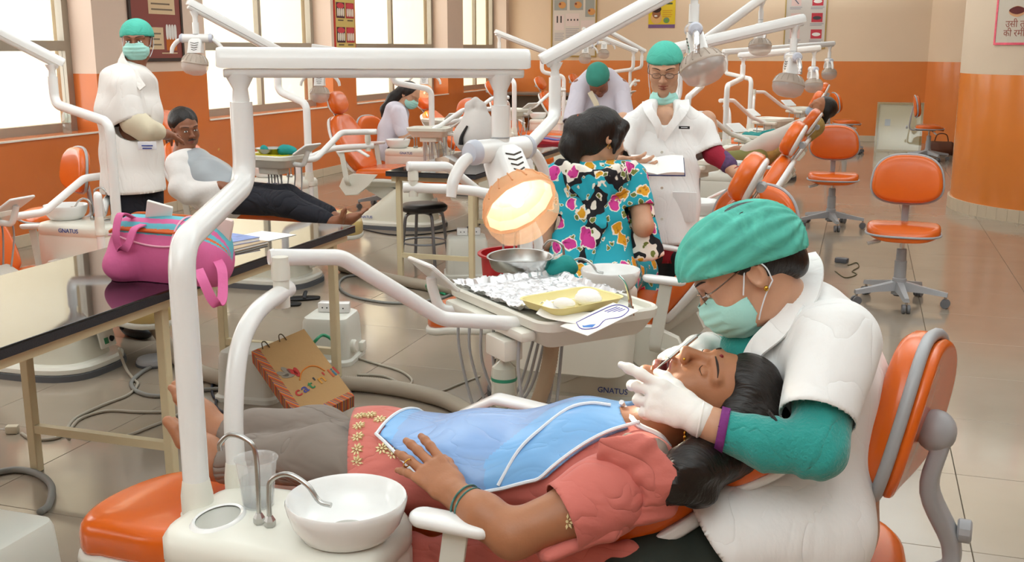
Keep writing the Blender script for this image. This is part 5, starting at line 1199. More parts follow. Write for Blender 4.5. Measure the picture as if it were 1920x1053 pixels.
t = thing('teal_cloth', 'crumpled teal drape cloth tucked behind the kidney dish', 'cloth'); c = PZ(1048, 512, tc1[2]-.004); S = SD(); S.ell(c+A((.0, 0, .015)), (.055, .035, .026), None, .03); S.ell(c+A((.03, .0, .035)), (.03, .025, .025), None, .03); S.ell(c+A((-.09, -.0, .012)), (.06, .03, .016), None, .03); obj_from('cloth_folds', [S.mesh(.005, fold(220, .006, 80))], M_teal, t)
# yellow tray with cotton
t = thing('yellow_tray', 'pale yellow plastic instrument tray with cotton rolls', 'tray', PZ(1072, 574, tc1[2]+.008), az1+.12); t.scale = (1.2, 1.3, 1.2); b = MB()
b.rings([[(x, y, z) for x, y in rrect(w, l, r, 5)] for w, l, r, z in ((.12, .17, .02, 0), (.13, .18, .022, .006), (.145, .195, .025, .02), (.152, .202, .028, .021), (.152, .202, .028, .022), (.142, .192, .024, .021), (.124, .174, .02, .006), (.115, .165, .018, .003))]); b.build('tray_rim', M_yel, t)
M_cot = mat('cotton_wool', 'f6f4f0', .95, bump=.8, bscale=70)
for i, (x, y, r) in enumerate(((.02, .03, .028), (-.01, .055, .024), (.025, -.04, .022))): b = MB(); b.ell((x, y, .018), (r*1.3, r, r*.6), seg=14, rings=8); b.build('cotton_pad', M_cot, t)
# paper and printed pouch hanging over the tray edge
t = thing('paper_sheet', 'white paper slip lying over the edge of the foil-covered tray', 'paper'); b = MB(); R = []
pa = [P(1005, 588, 2.88), P(1030, 598, 2.85), P(1110, 612, 2.82)]; pb = [P(1025, 562, 2.95), P(1060, 580, 2.93), P(1125, 588, 2.92)]
for a_, c_ in zip(smooth_path(pa, 5), smooth_path(pb, 5)): R.append([a_, c_, c_+A((0, 0, .0012)), a_+A((0, 0, .0012))])
b.rings(R); b.build('sheet', mat('white_paper', 'f2f0ea', .8), t)
t = thing('printed_pouch', 'white pouch with blue line drawing hanging over the tray edge', 'packet'); c0, c1, c2, c3 = P(1050, 612, 2.83), P(1102, 630, 2.77), P(1198, 583, 2.86), P(1150, 568, 2.93); e1, e2 = c1-c0, c3-c0
pm = lambda u, v, w: c0*(1-u)*(1-v)+c1*u*(1-v)+c2*u*v+c3*(1-u)*v+unit(np.cross(e1, e2))*(-w if np.cross(e1, e2)[2] < 0 else w)
b = MB(); b.prism([(0, 0), (1, 0), (1, 1), (0, 1)], .002, pm); b.build('pouch_sheet', mat('white_paper', 'f2f0ea', .8), t)
M_bl1, M_bl2 = mat('print_blue', '3f7fd0', .5), mat('print_violet', '4a45a8', .5)
b = MB(); b.prism([(.25, .25), (.55, .15), (.75, .22), (.62, .42), (.45, .62), (.3, .5)], .0008, lambda u, v, w: pm(u, v, w+.002)); b.build('blue_print', M_bl1, t)
for k in range(4): b = MB(); b.prism([(.25+.1*k, .7), (.3+.1*k, .7), (.34+.1*k, .92), (.3+.1*k, .92)], .0008, lambda u, v, w: pm(u, v, w+.002)); b.build('violet_print', M_bl2, t)
b = MB(); b.tube(smooth_path([pm(u, v, .003) for u, v in ((.2, .2), (.6, .1), (.85, .25), (.7, .5), (.9, .7), (.7, .95), (.2, .95), (.15, .6), (.2, .2))], 4), .0013, 5); b.build('violet_outline', M_bl2, t)
t = thing('air_syringe', 'steel three-way syringe at the edge of the foil-covered tray', 'dental tool'); b = MB(); b.tube(smooth_path([P(1182, 578, 2.93), P(1180, 555, 2.93), P(1172, 530, 2.93), P(1160, 516, 2.93)], 5), [.006, .005, .0035, .003], 8); b.build('syringe_nozzle', M_chrome, t)
b = MB(); b.tube([P(1184, 592, 2.93), P(1182, 574, 2.93)], [.009, .009], 10); b.build('syringe_body', M_steel, t)
# second-row trays
tcl, azl = A(d_l2['_tc']), d_l2['_az']; q = lambda u, v, z: tcl+A((math.cos(azl)*u-math.sin(azl)*v, math.sin(azl)*u+math.cos(azl)*v, z-.016))
t = thing('yellow_tray', 'bright yellow tray under the steel bowl before the barefoot man', 'tray', q(-.02, 0, .002), azl); b = MB(); b.rings([[(x, y, z) for x, y in rrect(w, l, .025, 4)] for w, l, z in ((.25, .16, 0), (.27, .18, .018), (.262, .172, .018), (.24, .15, .004))]); b.build('tray_rim', mat('bright_yellow_plastic', 'd9cc22', .4), t)
t = thing('steel_bowl', 'stainless steel bowl on the bright yellow tray', 'bowl', q(.0, .02, .007)); t.scale = (1.15,)*3; b = MB(); b.lathe([(.0001, 0), (.05, 0), (.085, .04), (.09, .042), (.082, .038), (.048, .006), (.0001, .005)], seg=30); b.build('bowl_wall', M_steel, t)
t = thing('teal_cloth', 'rolled teal drape cloth beside the steel bowl on the yellow tray', 'cloth'); S = SD(); S.chain([q(-.10, .02, .045), q(-.17, .02, .045)], [.035, .03]); S.ell(q(.02, .06, .05), (.03, .025, .03)); obj_from('cloth_folds', [S.mesh(.006, fold(221, .006, 70))], M_teal, t)
tcl, azl = A(d4['_tc']), d4['_az']
t = thing('teal_cloth', 'teal drape cloth with instruments on the tray near the mustard-print patient', 'cloth'); q = lambda u, v, z: tcl+A((math.cos(azl)*u-math.sin(azl)*v, math.sin(azl)*u+math.cos(azl)*v, z-.016)); S = SD(); S.cone(q(-.12, 0, .012), q(.14, 0, .012), .1, .1, .03, (math.cos(azl+1.57), math.sin(azl+1.57), 0), (.2, .2)); S.chain([q(.08, -.05, .03), q(.16, -.02, .04), q(.17, .06, .02)], [.03, .03, .02]); obj_from('cloth_folds', [S.mesh(.007, fold(222, .008, 60))], M_teal, t)
b = MB(); b.tube([q(-.1, .02, .045), q(.06, -.03, .05)], .005, 8); b.build('instrument', M_steel, t)
# ---- plastic bottle on the window sill
t = thing('water_bottle', 'clear water bottle with green cap on the window sill', 'bottle', (LX-.12, 7.52, SILL)); b = MB(); b.lathe([(.0001, 0), (.033, 0), (.036, .01), (.036, .07), (.033, .08), (.036, .09), (.036, .15), (.015, .19), (.013, .2)], seg=20); b.build('bottle_wall', thin_glass('bottle_plastic', .15, 'e8f2ee', .1), t); b = MB(); b.lathe([(.016, .198), (.016, .22), (.0001, .222)], seg=14); b.build('bottle_cap', mat('green_cap_plastic', '2a8a3c', .4), t)
# ---- wrapped board and handbag at the back
bd = thing('wrapped_board', 'framed board wrapped in clear film leaning at the back wall', 'board', PZ(1682, 284, 0)); bd.rotation_euler = (math.radians(-9), 0, math.radians(-2))
b = MB(); b.box((0, .012, .36), (.62, .02, .72)); b.build('board_face', mat('cream_board', 'ddd2b4', .6, var=.08, vscale=5), bd, 0)
for x, w_, z, h_ in ((0, .66, .01, .03), (0, .66, .73, .03), (-.32, .03, .37, .74), (.32, .03, .37, .74)): b = MB(); b.box((x, .0, z), (w_, .03, h_)); b.build('frame_bar', mat('gilt_frame', 'a88c4c', .4, .4), bd, 0)
b = MB(); b.box((0, -.018, .37), (.68, .004, .76)); b.build('clear_film', thin_glass('clear_wrap', .07, 'fafaf6', .05), bd, 0)
b = MB(); b.box((-.17, -.002, .44), (.08, .004, .1)); b.build('blue_sticker', mat('blue_sticker', 'b8c0d0', .6), bd, 0)
hb = thing('handbag', 'brown handbag on the floor beside the wrapped board', 'bag'); c = PZ(1763, 290, 0); S = SD(); S.cone(c+A((-.13, 0, .1)), c+A((.13, 0, .1)), .1, .1, .03, (0, 0, 1), (.7, .7)); S.ell(c+A((0, 0, .06)), (.2, .09, .06), None, .05); S.cut(c, (0, 0, -1)); obj_from('bag_body', [S.mesh(.012, fold(230, .008, 25))], mat('brown_leather', '5c3018', .5, bump=.3, bscale=40), hb); strap('handle', [c+A((-.1, 0, .18)), c+A((-.06, 0, .3)), c+A((.06, 0, .3)), c+A((.1, 0, .18))], .009, MATS['brown_leather'], hb)
# ---- posters
def poster(label, o, ux, w, h, frame_m, board_m, fw=.03, th=.02):
    """o: lower left corner on the wall, ux: direction along the wall; returns a painter of flat pieces"""
    t = thing('poster', label, 'poster'); ux = unit(ux); n = np.cross(ux, A((0, 0, 1))); f = lambda u, v, q_: A(o)+ux*u+A((0, 0, 1))*v+n*q_
    b = MB(); b.prism([(0, 0), (w, 0), (w, h), (0, h)], .012, lambda u, v, q_: f(u, v, q_+.001)); b.build('poster_sheet', board_m, t, 0)
    if frame_m:
        for x0, x1, y0, y1 in ((0, w, -fw, 0), (0, w, h, h+fw), (-fw, 0, -fw, h+fw), (w, w+fw, -fw, h+fw)): b = MB(); b.prism([(x0, y0), (x1, y0), (x1, y1), (x0, y1)], th, lambda u, v, q_: f(u, v, q_+.001)); b.build('frame_bar', frame_m, t, 0)
    def rect(x0, x1, y0, y1, m, nm='print_panel', lift=.0): b = MB(); b.prism([(x0, y0), (x1, y0), (x1, y1), (x0, y1)], .0015, lambda u, v, q_: f(u, v, q_+.013+lift)); return b.build(nm, m, t, 0)
    def blob(cx, cy, rx, ry, m, nm='print_shape', lift=.0015, p=2., n_=20): b = MB(); b.prism(superell(rx, ry, p, n_, cx, cy), .0012, lambda u, v, q_: f(u, v, q_+.013+lift)); return b.build(nm, m, t, 0)
    def lines(x0, x1, y, k, m, dy=.03, h_=.01): 
        for i in range(k): rect(x0, x1-.12*(x1-x0)*(i % 2), y-dy*i-h_, y-dy*i, m, 'text_line', .0018)
    return t, f, rect, blob, lines
ink = lambda c: mat('ink_'+c, c, .7)
# big dark-framed board between the windows
t, f, rect, blob, lines = poster('dark-framed maroon poster about tooth care between two windows', (LX, 8.30, 1.46), (0, 1, 0), .74, 1.15, mat('dark_frame', '3a2c26', .5), ink('8a4a42'))
for (x0, x1, y0, y1) in ((.03, .42, .70, .92), (.26, .66, .40, .60), (.20, .46, .08, .28)): rect(x0, x1, y0, y1, ink('d6bd98')); lines(x0+.04, x1-.04, y1-.05, 3, ink('7a6a58'), .05, .014)
rect(.48, .66, .68, .92, ink('c4591c')); rect(.50, .66, .07, .20, ink('c4691c'))
for i in range(4): blob(.52+.042*i, .24, .02, .07, ink('e4e0dc'), 'tooth_print', p=3.)
for i in range(3): blob(.52+.05*i, .86, .024, .06, ink('e4e0dc'), 'tooth_print', p=3.)
lines(.42, .66, .05, 1, ink('d6bd98'))
# narrow yellow poster of teeth photographs on the pier
t, f, rect, blob, lines = poster('narrow yellow and red poster of tooth photographs on the window pier', (LX, 12.24, 1.50), (0, 1, 0), .58, 1.2, None, ink('c0392f')); rect(.03, .56, .01, 1.19, ink('cdb468'))
for r_i in range(4):
    for c_i in range(2):
        x0, y0 = .05+.26*c_i, .12+.30*r_i; rect(x0, x0+.23, y0, y0+.19, ink('4a2430') if c_i == 0 else ink('b03038'), lift=.0015); blob(x0+.115, y0+.15, .1, .035, ink('c8404a'), lift=.003)
        for k in range(4): blob(x0+.04+.05*k, y0+.07, .02, .05, ink('e6dccb'), 'tooth_print', .0042, 3., 12)
        rect(x0+.04, x0+.19, y0-.035, y0-.02, ink('5a4a3a'), 'text_line', .002)
# gold-framed instrument poster on the back wall
M_gf = mat('gilt_frame', 'a88c4c', .4, .4)
t, f, rect, blob, lines = poster('gold-framed poster of hands holding instruments on the back wall', (-5.46, BY, 1.42), (1, 0, 0), .80, 1.0, M_gf, ink('dcd2c6'), .025)
for x0, x1, y0 in ((.03, .27, .80), (.32, .57, .80), (.61, .78, .68)): rect(x0, x1, y0, y0+.18 if x1 < .6 else .99, ink('a3a49c')); blob((x0+x1)/2+.03, y0+.09, .07, .06, ink('d89a5c')); blob((x0+x1)/2-.01, y0+.11, .02, .02, ink('8a4a3a'), lift=.003)
for x0, x1, y0, y1 in ((.04, .22, .45, .72), (.25, .50, .52, .74), (.53, .78, .42, .62)): rect(x0, x1, y0, y1, ink('e6d4ce'))
for x in (.08, .15): rect(x, x+.022, .58, .70, ink('2c2c2c'), lift=.003)
for x in (.29, .35, .41, .47): blob(x, .63, .012, .018, ink('2c2c2c'), lift=.003)
lines(.04, .22, .40, 5, ink('aaa6b0')); lines(.25, .50, .48, 6, ink('aaa6b0')); lines(.55, .78, .38, 5, ink('aaa6b0')); rect(0, .8, .985, 1.0, ink('d88a90'))
# yellow poster of a smiling child
t, f, rect, blob, lines = poster('yellow poster of a smiling child with a toothbrush on the back wall', (-3.70, BY, 1.90), (1, 0, 0), .47, .56, None, ink('e2c32c'))
rect(0, .47, 0, .06, ink('7a5a86')); blob(.14, .17, .1, .1, ink('e0b070'), lift=.0015); blob(.14, .25, .075, .09, ink('9a6440'), lift=.003); blob(.14, .32, .085, .06, ink('3a2418'), lift=.0045); blob(.13, .205, .03, .013, ink('f0ece4'), 'smile_print', .006); blob(.32, .13, .055, .05, ink('7d8f6a')); blob(.32, .12, .035, .03, ink('6ea23c'), lift=.003); lines(.25, .42, .30, 4, ink('d08a2c'), .035); rect(.30, .42, .40, .43, ink('4a5a3a')); lines(.2, .4, .5, 1, ink('d0562c'))
# gold-framed poster of tooth photographs
t, f, rect, blob, lines = poster('gold-framed grey poster of red mouth photographs on the back wall', (-1.34, BY, 1.56), (1, 0, 0), .65, .85, M_gf, ink('cfc6bd'), .02)
for k in range(3): rect(.42, .60, .15+.27*k, .30+.27*k, ink('c23a46')); blob(.51, .22+.27*k, .07, .03, ink('e8e0d8') if k != 1 else ink('4a4448'), lift=.003); lines(.40, .62, .13+.27*k, 2, ink('9a949c'), .025, .01); rect(.08, .24, .15+.27*k, .30+.27*k, ink('dcbcb4')); lines(.06, .26, .13+.27*k, 2, ink('9a949c'), .025, .01)
b = MB(); b.tube([f(.13, .80, .018), f(.2, .72, .018)], .008, 6); b.build('instrument_print', ink('4a5a6a'), t)
# hand-drawn mouth poster on the pillar, bent to its curve
t = thing('poster', 'hand-drawn poster of lips with Hindi lettering in a pink border on the pillar', 'poster'); a0 = math.atan2(0-PIL[1], 0-PIL[0]); aw = .30
def cyl_pt(a, z, off): return A((PIL[0]+(PIL[2]+off)*math.cos(a), PIL[1]+(PIL[2]+off)*math.sin(a), z))
aL = None
for a in np.linspace(-math.pi, 0, 721):
    x_, y_, d_ = proj(cyl_pt(a, 1.62, .01))
    if aL is None and x_ > 1866 and math.cos(a-a0) > 0: aL = a
cpz = PX(1866, 80, cyl_pt(aL, 1.6, .01)[0])[2]
pmap = lambda u, v, w: cyl_pt(aL+u/PIL[2], cpz+v, .004+w)
def patch(x0, x1, y0, y1, m, nm, th=.004, w0=0.):
    b = MB(); xs = np.linspace(x0, x1, 10); R = [[pmap(x, y0, w0), pmap(x, y1, w0), pmap(x, y1, w0+th), pmap(x, y0, w0+th)] for x in xs]; b.rings(R); return b.build(nm, m, t, 0)
patch(0, .6, 0, .8, ink('c4baaa'), 'poster_sheet'); M_pinkf = mat('pink_foil_border', 'd8566a', .35, .3, var=.3, vscale=40)
for x0, x1, y0, y1 in ((-.02, 0, -.02, .82), (.6, .62, -.02, .82), (0, .6, -.02, 0), (0, .6, .8, .82)): patch(x0, x1, y0, y1, M_pinkf, 'border_strip', .008)
def pblob(cx, cy, rx, ry, m, nm, w0, p=1.6): b = MB(); b.prism(superell(rx, ry, p, 26, cx, cy), .001, lambda u, v, w: pmap(u, v, w+w0)); b.build(nm, m, t, 0)
for cy in (.27, .45, .63): pblob(.21, cy, .088, .048, ink('c8946a'), 'lip_drawing', .0045); pblob(.21, cy+.010, .084, .034, ink('5c1c18'), 'mouth_drawing', .006)
for txt, xx, yy in (('उसी तरह', .10, .135), ('की रमी', .085, .055)):
    me = text_mesh('hindi_lettering', txt, .085, ink('9a5a4c'), t, Matrix.Identity(4), ext=.0005)
    for v in me.data.vertices: v.co = Vector(tuple(pmap(xx+v.co.x, yy+v.co.y, .005+v.co.z)))
# ================================================================== PEOPLE 1: reclining patient and her dentist
M_salmon = mat('salmon_tunic_cotton', 'cb7065', .85, bump=.2, bscale=90, var=.05, vscale=7, sheen=.1, crease=(6, .012), stretch=(.8, 1, 1.4))
M_taupe = mat('taupe_trousers', '877c73', .85, var=.05, vscale=7, crease=(6, .022), stretch=(.6, 1.2, 1.2))
M_bib = mat('blue_plastic_bib', '86aadc', .32, coat=.15, var=.10, vscale=6, crease=(8, .007), stretch=(.7, 1.3, 1))
M_bibl = mat('pale_blue_bib_panel', '7cb4e8', .35, coat=.1, var=.06, vscale=6, crease=(8, .006), stretch=(.7, 1.3, 1))
M_pipe = mat('white_piping', 'e6ecf2', .6)
M_gold = mat('gold', 'c9a040', .25, 1.)
M_goldth = mat('gold_thread', 'e2d2a0', .5, .2)
M_grille = mat('grey_dupatta', '9a8c80', .85, bump=.4, bscale=60)
M_tealw = mat('teal_wool_sweater', '2c9a92', .95, bump=.8, bscale=160, sheen=.4, var=.12, vscale=14, crease=(8, .009))
M_purple = mat('purple_cuff_braid', '7a2f78', .8, bump=.5, bscale=120)
M_dgreen = mat('dark_green_cloth', '2a3029', .9, bump=.3, bscale=60)
M_bangle = mat('green_glass_bangle', '4c7f78', .2, .4)
def flower(c, n, r, m, name, parent, petals=8):
    u, w, d = frame(n); b = MB(); c = A(c)
    for i in range(petals):
        a = 2*math.pi*i/petals; e = u*math.cos(a)+w*math.sin(a); t = -u*math.sin(a)+w*math.cos(a); q = [c+e*r*.28, c+e*r*.62+t*r*.17, c+e*r, c+e*r*.62-t*r*.17]
        b.rings([[p-d*.004 for p in q], [p+d*.0015 for p in q]])
    q = [c+(u*math.cos(a)+w*math.sin(a))*r*.2 for a in np.linspace(0, 6.283, 8, endpoint=False)]; b.rings([[p-d*.004 for p in q], [p+d*.002 for p in q]])
    return tag(b.build(name, m, parent, 0), kind='stuff')
# ---------------------------------------------------------------- patient
pat = thing('person', 'woman in salmon tunic and blue bib lying back in the dental chair', 'person', (-.95, 2.12, .5))
def local(o, par): # keep world placement of a mesh built in world space
    return o
pat.location = (0, 0, 0)
hip, bel, che, shc = P(750, 876, 2.38), P(900, 866, 2.33), P(1085, 856, 2.27), P(1205, 842, 2.22)
SY = A((0, 1, 0)); body_ax = unit(che-hip)
shN, shF = P(1205, 895, 2.05), P(1190, 810, 2.42)
elN, wrN, knN = P(962, 1002, 1.98), P(852, 925, 2.06), P(778, 852, 2.13)
# head
hp = Head(P(1330, 748, 2.15), (-.16, -.26, .95), (.95, .02, .2), 1.08)
neckb = P(1232, 812, 2.2)
S = SD(); hp.build(S, neckb, .053, mouth_open=True, closed_eyes=True); S.cone(neckb, P(1180, 830, 2.22), .06, .08, .03)
Vh = S.mesh(.0026)
S = SD(); S.chain([shN, P(1080, 955, 2.0), elN, P(905, 965, 2.01), wrN], [.052, .05, .043, .04, .027], .02)
Va = S.mesh(.005)
S = SD(); hand(S, wrN, knN-wrN, (-.1, -.42, .9), 1, (.12, .12, .14, .2), .15, .10, .98, thumb_out=.42); S.cone(wrN, wrN+(P(905, 965, 2.01)-wrN)*.4, .027, .031, .01)
Vn = S.mesh(.0024)
# feet: far foot upright, near foot below it
FX = A((1, 0, 0))
akR, akL = P(432, 818, 2.66), P(420, 868, 2.55)
S = SD(); hlR = P(388, 846, 2.66); tR = P(331, 722, 2.72); f_, u_, x_, L_ = foot(S, P(420, 815, 2.66), hlR, tR, (1., .0, .3), 1.2); toes(S, hlR, f_, u_, x_, L_, 1, 1.2); S.cone(P(420, 815, 2.66), P(470, 815, 2.64), .034, .042, .01)
VfR = S.mesh(.004)
S = SD(); hlL = P(392, 892, 2.56); tL = P(344, 812, 2.58); f_, u_, x_, L_ = foot(S, P(425, 868, 2.56), hlL, tL, (1., .0, .3), 1.2); toes(S, hlL, f_, u_, x_, L_, -1, 1.2); S.cone(P(425, 868, 2.56), P(470, 862, 2.54), .034, .042, .01)
VfL = S.mesh(.004)
S = SD(); S.chain([hip, bel, che, shc, neckb], [.13, .12, .13, .12, .06], .04, SY, (.6, .6, .6, .6, .9)); S.cone(hip, akR, .05, .03); S.cone(hip, akL, .05, .03); S.chain([shF, P(1010, 880, 2.46), P(880, 880, 2.44)], [.045, .04, .03])
Vb = S.mesh(.012)
skin_obj('body', [Vh, Va, Vn, VfR, VfL, Vb], SK_pat, pat, [hp.paint(True, True)])
# trousers
S = SD(); S.chain([P(428, 816, 2.66), P(480, 812, 2.64), P(600, 818, 2.58), P(700, 862, 2.48), P(760, 885, 2.44)], [.05, .056, .070, .066, .06], .03); S.cut(P(428, 816, 2.66), (-1, .1, .05), .12)
S.chain([P(424, 868, 2.55), P(480, 862, 2.52), P(610, 855, 2.44), P(700, 878, 2.34), P(760, 895, 2.3)], [.05, .056, .070, .066, .06], .03); S.cut(P(424, 868, 2.55), (-1, .1, .0), .05)
obj_from('trousers', [S.mesh(.0055, fold(3, .0045, 34, body_ax, .5))], M_taupe, pat, solid=.002)
# tunic
ST = SD(); ST.chain([P(690, 842, 2.42), hip, bel, che, shc], [.17, .175, .158, .168, .15], .05, SY, (.48, .52, .54, .56, .56))
for p in ((P(1100, 822, 2.2)), (P(1095, 814, 2.34))): ST.ell(p, (.06, .06, .045), None, .05)
S = SD(); S.pr = list(ST.pr)
S.chain([shN+A((.0, .03, 0)), P(1130, 932, 2.02), P(1058, 970, 1.99)], [.07, .066, .068], .05); S.cut(P(1054, 972, 1.99), unit(elN-shN), .1)
S.chain([shF, P(1050, 870, 2.44)], [.065, .06], .05)
S.cone(P(655, 838, 2.44), hip, .165, .175, .04, SY, (.5, .58)); S.cut(P(668, 830, 2.42), (-.9, -.35, -.1), .35)
TUN = S; tunic = obj_from('tunic', [S.mesh(.0058, fold(5, .0035, 26, unit(elN-shN), .8))], M_salmon, pat, solid=.002)
# loose cloth hanging over the near side of the seat and along the backrest
S = SD(); S.cone((-.76, 1.872, .56), (-.74, 1.85, .36), .20, .24, .02, (1, 0, 0), (.10, .06)); S.cone((-.48, 1.87, .60), (-.46, 1.86, .40), .14, .16, .05, (1, 0, .2), (.14, .1))
obj_from('tunic_skirt', [S.mesh(.006, lambda q: .006*np.sin(q[:, 0]*70+3*wnoise(q, 6, 12)))], M_salmon, pat)
S = SD(); S.chain([P(1020, 1030, 2.0), P(1130, 985, 2.02), P(1245, 930, 2.05)], [.055, .06, .045], .03, SY, (.35, .35, .5)); S.chain([P(1130, 850, 2.0), P(1200, 850, 1.98), P(1248, 905, 1.97), P(1235, 960, 2.0)], [.034, .038, .034, .025], .04, (.5, 0, 1), (.3, .32, .35, .35))
obj_from('dupatta', [S.mesh(.005, fold(7, .003, 60, (.5, -.3, -.8), .3))], M_salmon, pat)
S = SD(); S.chain([P(1175, 838, 2.06), P(1225, 850, 2.05), P(1255, 885, 2.05)], [.03, .032, .02], .02, (.5, 0, 1), (.5, .5, .5)); obj_from('dupatta_lining', [S.mesh(.005, fold(8, .003, 60))], M_grille, pat)
# bib laid over the chest
L_b = float((P(1232, 800, 2.2)-hip)@body_ax); UPB = unit(A((0, 0, 1))-body_ax*body_ax[2])
ss = [-.02, .05, .12, .2, .3, .38, .45, .52, .58]; ph = [30, 55, 78, 92, 88, 82, 66, 50, 40]
phe = lambda s_: np.radians(np.interp(s_, ss, ph))
def axpt(s_): return hip+body_ax*s_
def bibreg(q, v):
    r = q-hip; s_ = r@body_ax; c = r-s_[:, None]*body_ax; t = -(c@SY); h = c@UPB; phi = np.arctan2(t, h); rad = np.sqrt(t*t+h*h)
    reg = np.maximum(np.maximum(.0-s_, s_-.575+.06*np.cos(phi*1.2)), np.maximum((phi-phe(s_))*rad, (-phi-1.9)*rad))
    return np.maximum(v, reg)
Vbib = ST.mesh(.0052, fold(11, .0035, 36, SY, 2.), bibreg, off=.011)
def bibmat(c):
    r = c-hip; s_ = r@body_ax; t = -((r-s_[:, None]*body_ax)@SY); return ((s_ > .40-.9*(t+.02)) & (s_ > .25) | (s_ < .035)).astype(int)
bib = obj_from('bib', [Vbib], [M_bib, M_bibl], pat, bibmat)
def on_torso(s_, phi, off=.013):
    o = axpt(s_); d = UPB*math.cos(phi)-SY*math.sin(phi); a, b = 0., .4
    for _ in range(24):
        m = (a+b)/2
        if ST.field((o+d*m)[None])[0] < off: a = m
        else: b = m
    return o+d*a
strap('bib_piping', [on_torso(s_, float(phe(s_))) for s_ in np.linspace(.0, .57, 22)], .0038, M_pipe, bib, 6, 3)
strap('bib_piping', [on_torso(.002, p) for p in np.linspace(-1.2, float(phe(0)), 10)], .0038, M_pipe, bib, 6, 3)
strap('bib_piping', [on_torso(s_, p, .014) for s_, p in ((.29, 1.5), (.33, 1.1), (.37, .8), (.42, .45), (.46, .25), (.5, .2))], .0036, M_pipe, bib, 6, 4)
strap('bib_neck_band', [on_torso(.52, .1, .02), P(1172, 765, 2.22), P(1195, 795, 2.14), P(1235, 815, 2.1), P(1255, 838, 2.1)], .006, M_pipe, bib, 6, 5)
face_parts(hp, pat, True)
# hair: cap over the skull, long locks to the shoulder
S = SD(); S.ell(hp.p(0, -.018, .074), A((.084, .097, .070))*1.08, hp.ax, .02); S.ell(hp.p(0, -.045, .04), A((.086, .082, .085))*1.08, hp.ax, .02); S.ell(hp.p(-.03, -.05, .07), (.07, .08, .08), hp.ax, .03)
S.chain([hp.p(-.062, -.0, .05), hp.p(-.082, -.03, .0), P(1340, 845, 2.06), P(1295, 880, 2.0), P(1262, 905, 1.98)], [.03, .04, .05, .045, .03], .03)
S.chain([P(1350, 850, 2.08), P(1310, 910, 2.02), P(1255, 928, 1.99)], [.05, .035, .02], .03)
S.chain([hp.p(-.05, -.07, .06), P(1420, 800, 2.1), P(1350, 850, 2.1)], [.06, .055, .05], .03)
phair = obj_from('hair', [S.mesh(.0045, lambda q: .004*wnoise(q, 21, 120, (1, 0, -.5), 4.)+.007*wnoise(q, 22, 75)*(q[:, 2] < .80))], M_hairp, pat)
for i, (a, b, c) in enumerate((((1262, 905), (1238, 900), (1232, 915)), ((1258, 925), (1240, 935), (1252, 945)), ((1300, 900), (1270, 940), (1262, 930)), ((1240, 895), (1225, 910), (1240, 920)), ((1440, 770), (1455, 790), (1452, 800)))):
    strap('hair_lock', [P(*a, 2.0), P(*b, 1.97), P(*c, 1.98)], .004, M_hair, phair)
r_ = np.random.RandomState(12)
for i in range(26):
    a = P(1330+r_.uniform(-25, 20), 860+r_.uniform(-15, 30), 2.02+r_.uniform(-.03, .02)); e_ = P(1250+r_.uniform(-18, 40), 905+r_.uniform(-25, 30), 1.975+r_.uniform(-.02, .02)); n_ = 30; d_ = unit(e_-a); u_, w_, _ = frame(d_)
    rad, turns, ph_ = r_.uniform(.006, .013), r_.uniform(2, 4), r_.uniform(0, 6)
    b = MB(); b.tube([a+(e_-a)*t+(u_*math.cos(ph_+turns*6.28*t)+w_*math.sin(ph_+turns*6.28*t))*rad*min(1, t*3) for t in np.linspace(0, 1, n_)], [.0045, .0045, .004, .002], 6); b.build('hair_curl', M_hair, phair)
# jewellery
b = MB(); b.ell(hp.p(0, .089, .036), (.0045, .0045, .0045)); b.build('bindi', mat('red_bindi', '7a0f18', .4), pat)
b = MB(); b.ell(hp.p(-.02, .102, -.028), (.0028,)*3); b.build('nose_stud', M_gold, pat)
for i in range(4):
    b = MB(); b.ell(P(1284.5, 812+8*i, 2.06), (.003+.001*(i % 2), .003, .0055)); b.build('earring_bead', M_gold, pat)
for k_, t in ((0, .12), (1, .26)):
    c = wrN+(P(905, 965, 2.01)-wrN)*(t+.25); ringrot(c, P(905, 965, 2.01)-wrN, .035, .0022, M_bangle, 'bangle', pat)
fd = unit(knN-wrN); ringrot(P(764, 868, 2.115), fd, .0095, .0013, M_gold, 'finger_ring', pat, 14)
for (x, y, d, n) in ((1064, 977, 1.92, (-.2, -1, .2)), (674, 778, 2.38, (-.2, -.1, 1)), (672, 797, 2.34, (-.2, -.3, 1)), (670, 818, 2.31, (-.2, -.5, 1)), (669, 842, 2.28, (-.2, -.8, .7)), (669, 866, 2.26, (-.2, -1, .4)), (694, 776, 2.38, (-.1, -.1, 1)), (712, 785, 2.34, (0, -.2, 1)), (716, 840, 2.28, (0, -.7, .8)), (735, 850, 2.26, (0, -.8, .7)), (752, 858, 2.24, (0, -.8, .7))):
    a_ = d-.25
    while a_ < d+.25 and TUN.field((_C+_ray(x, y)*a_)[None])[0] > .003: a_ += .004
    p_ = _C+_ray(x, y)*a_
    flower(p_, n, .015, M_goldth, 'gold_embroidery', tunic)
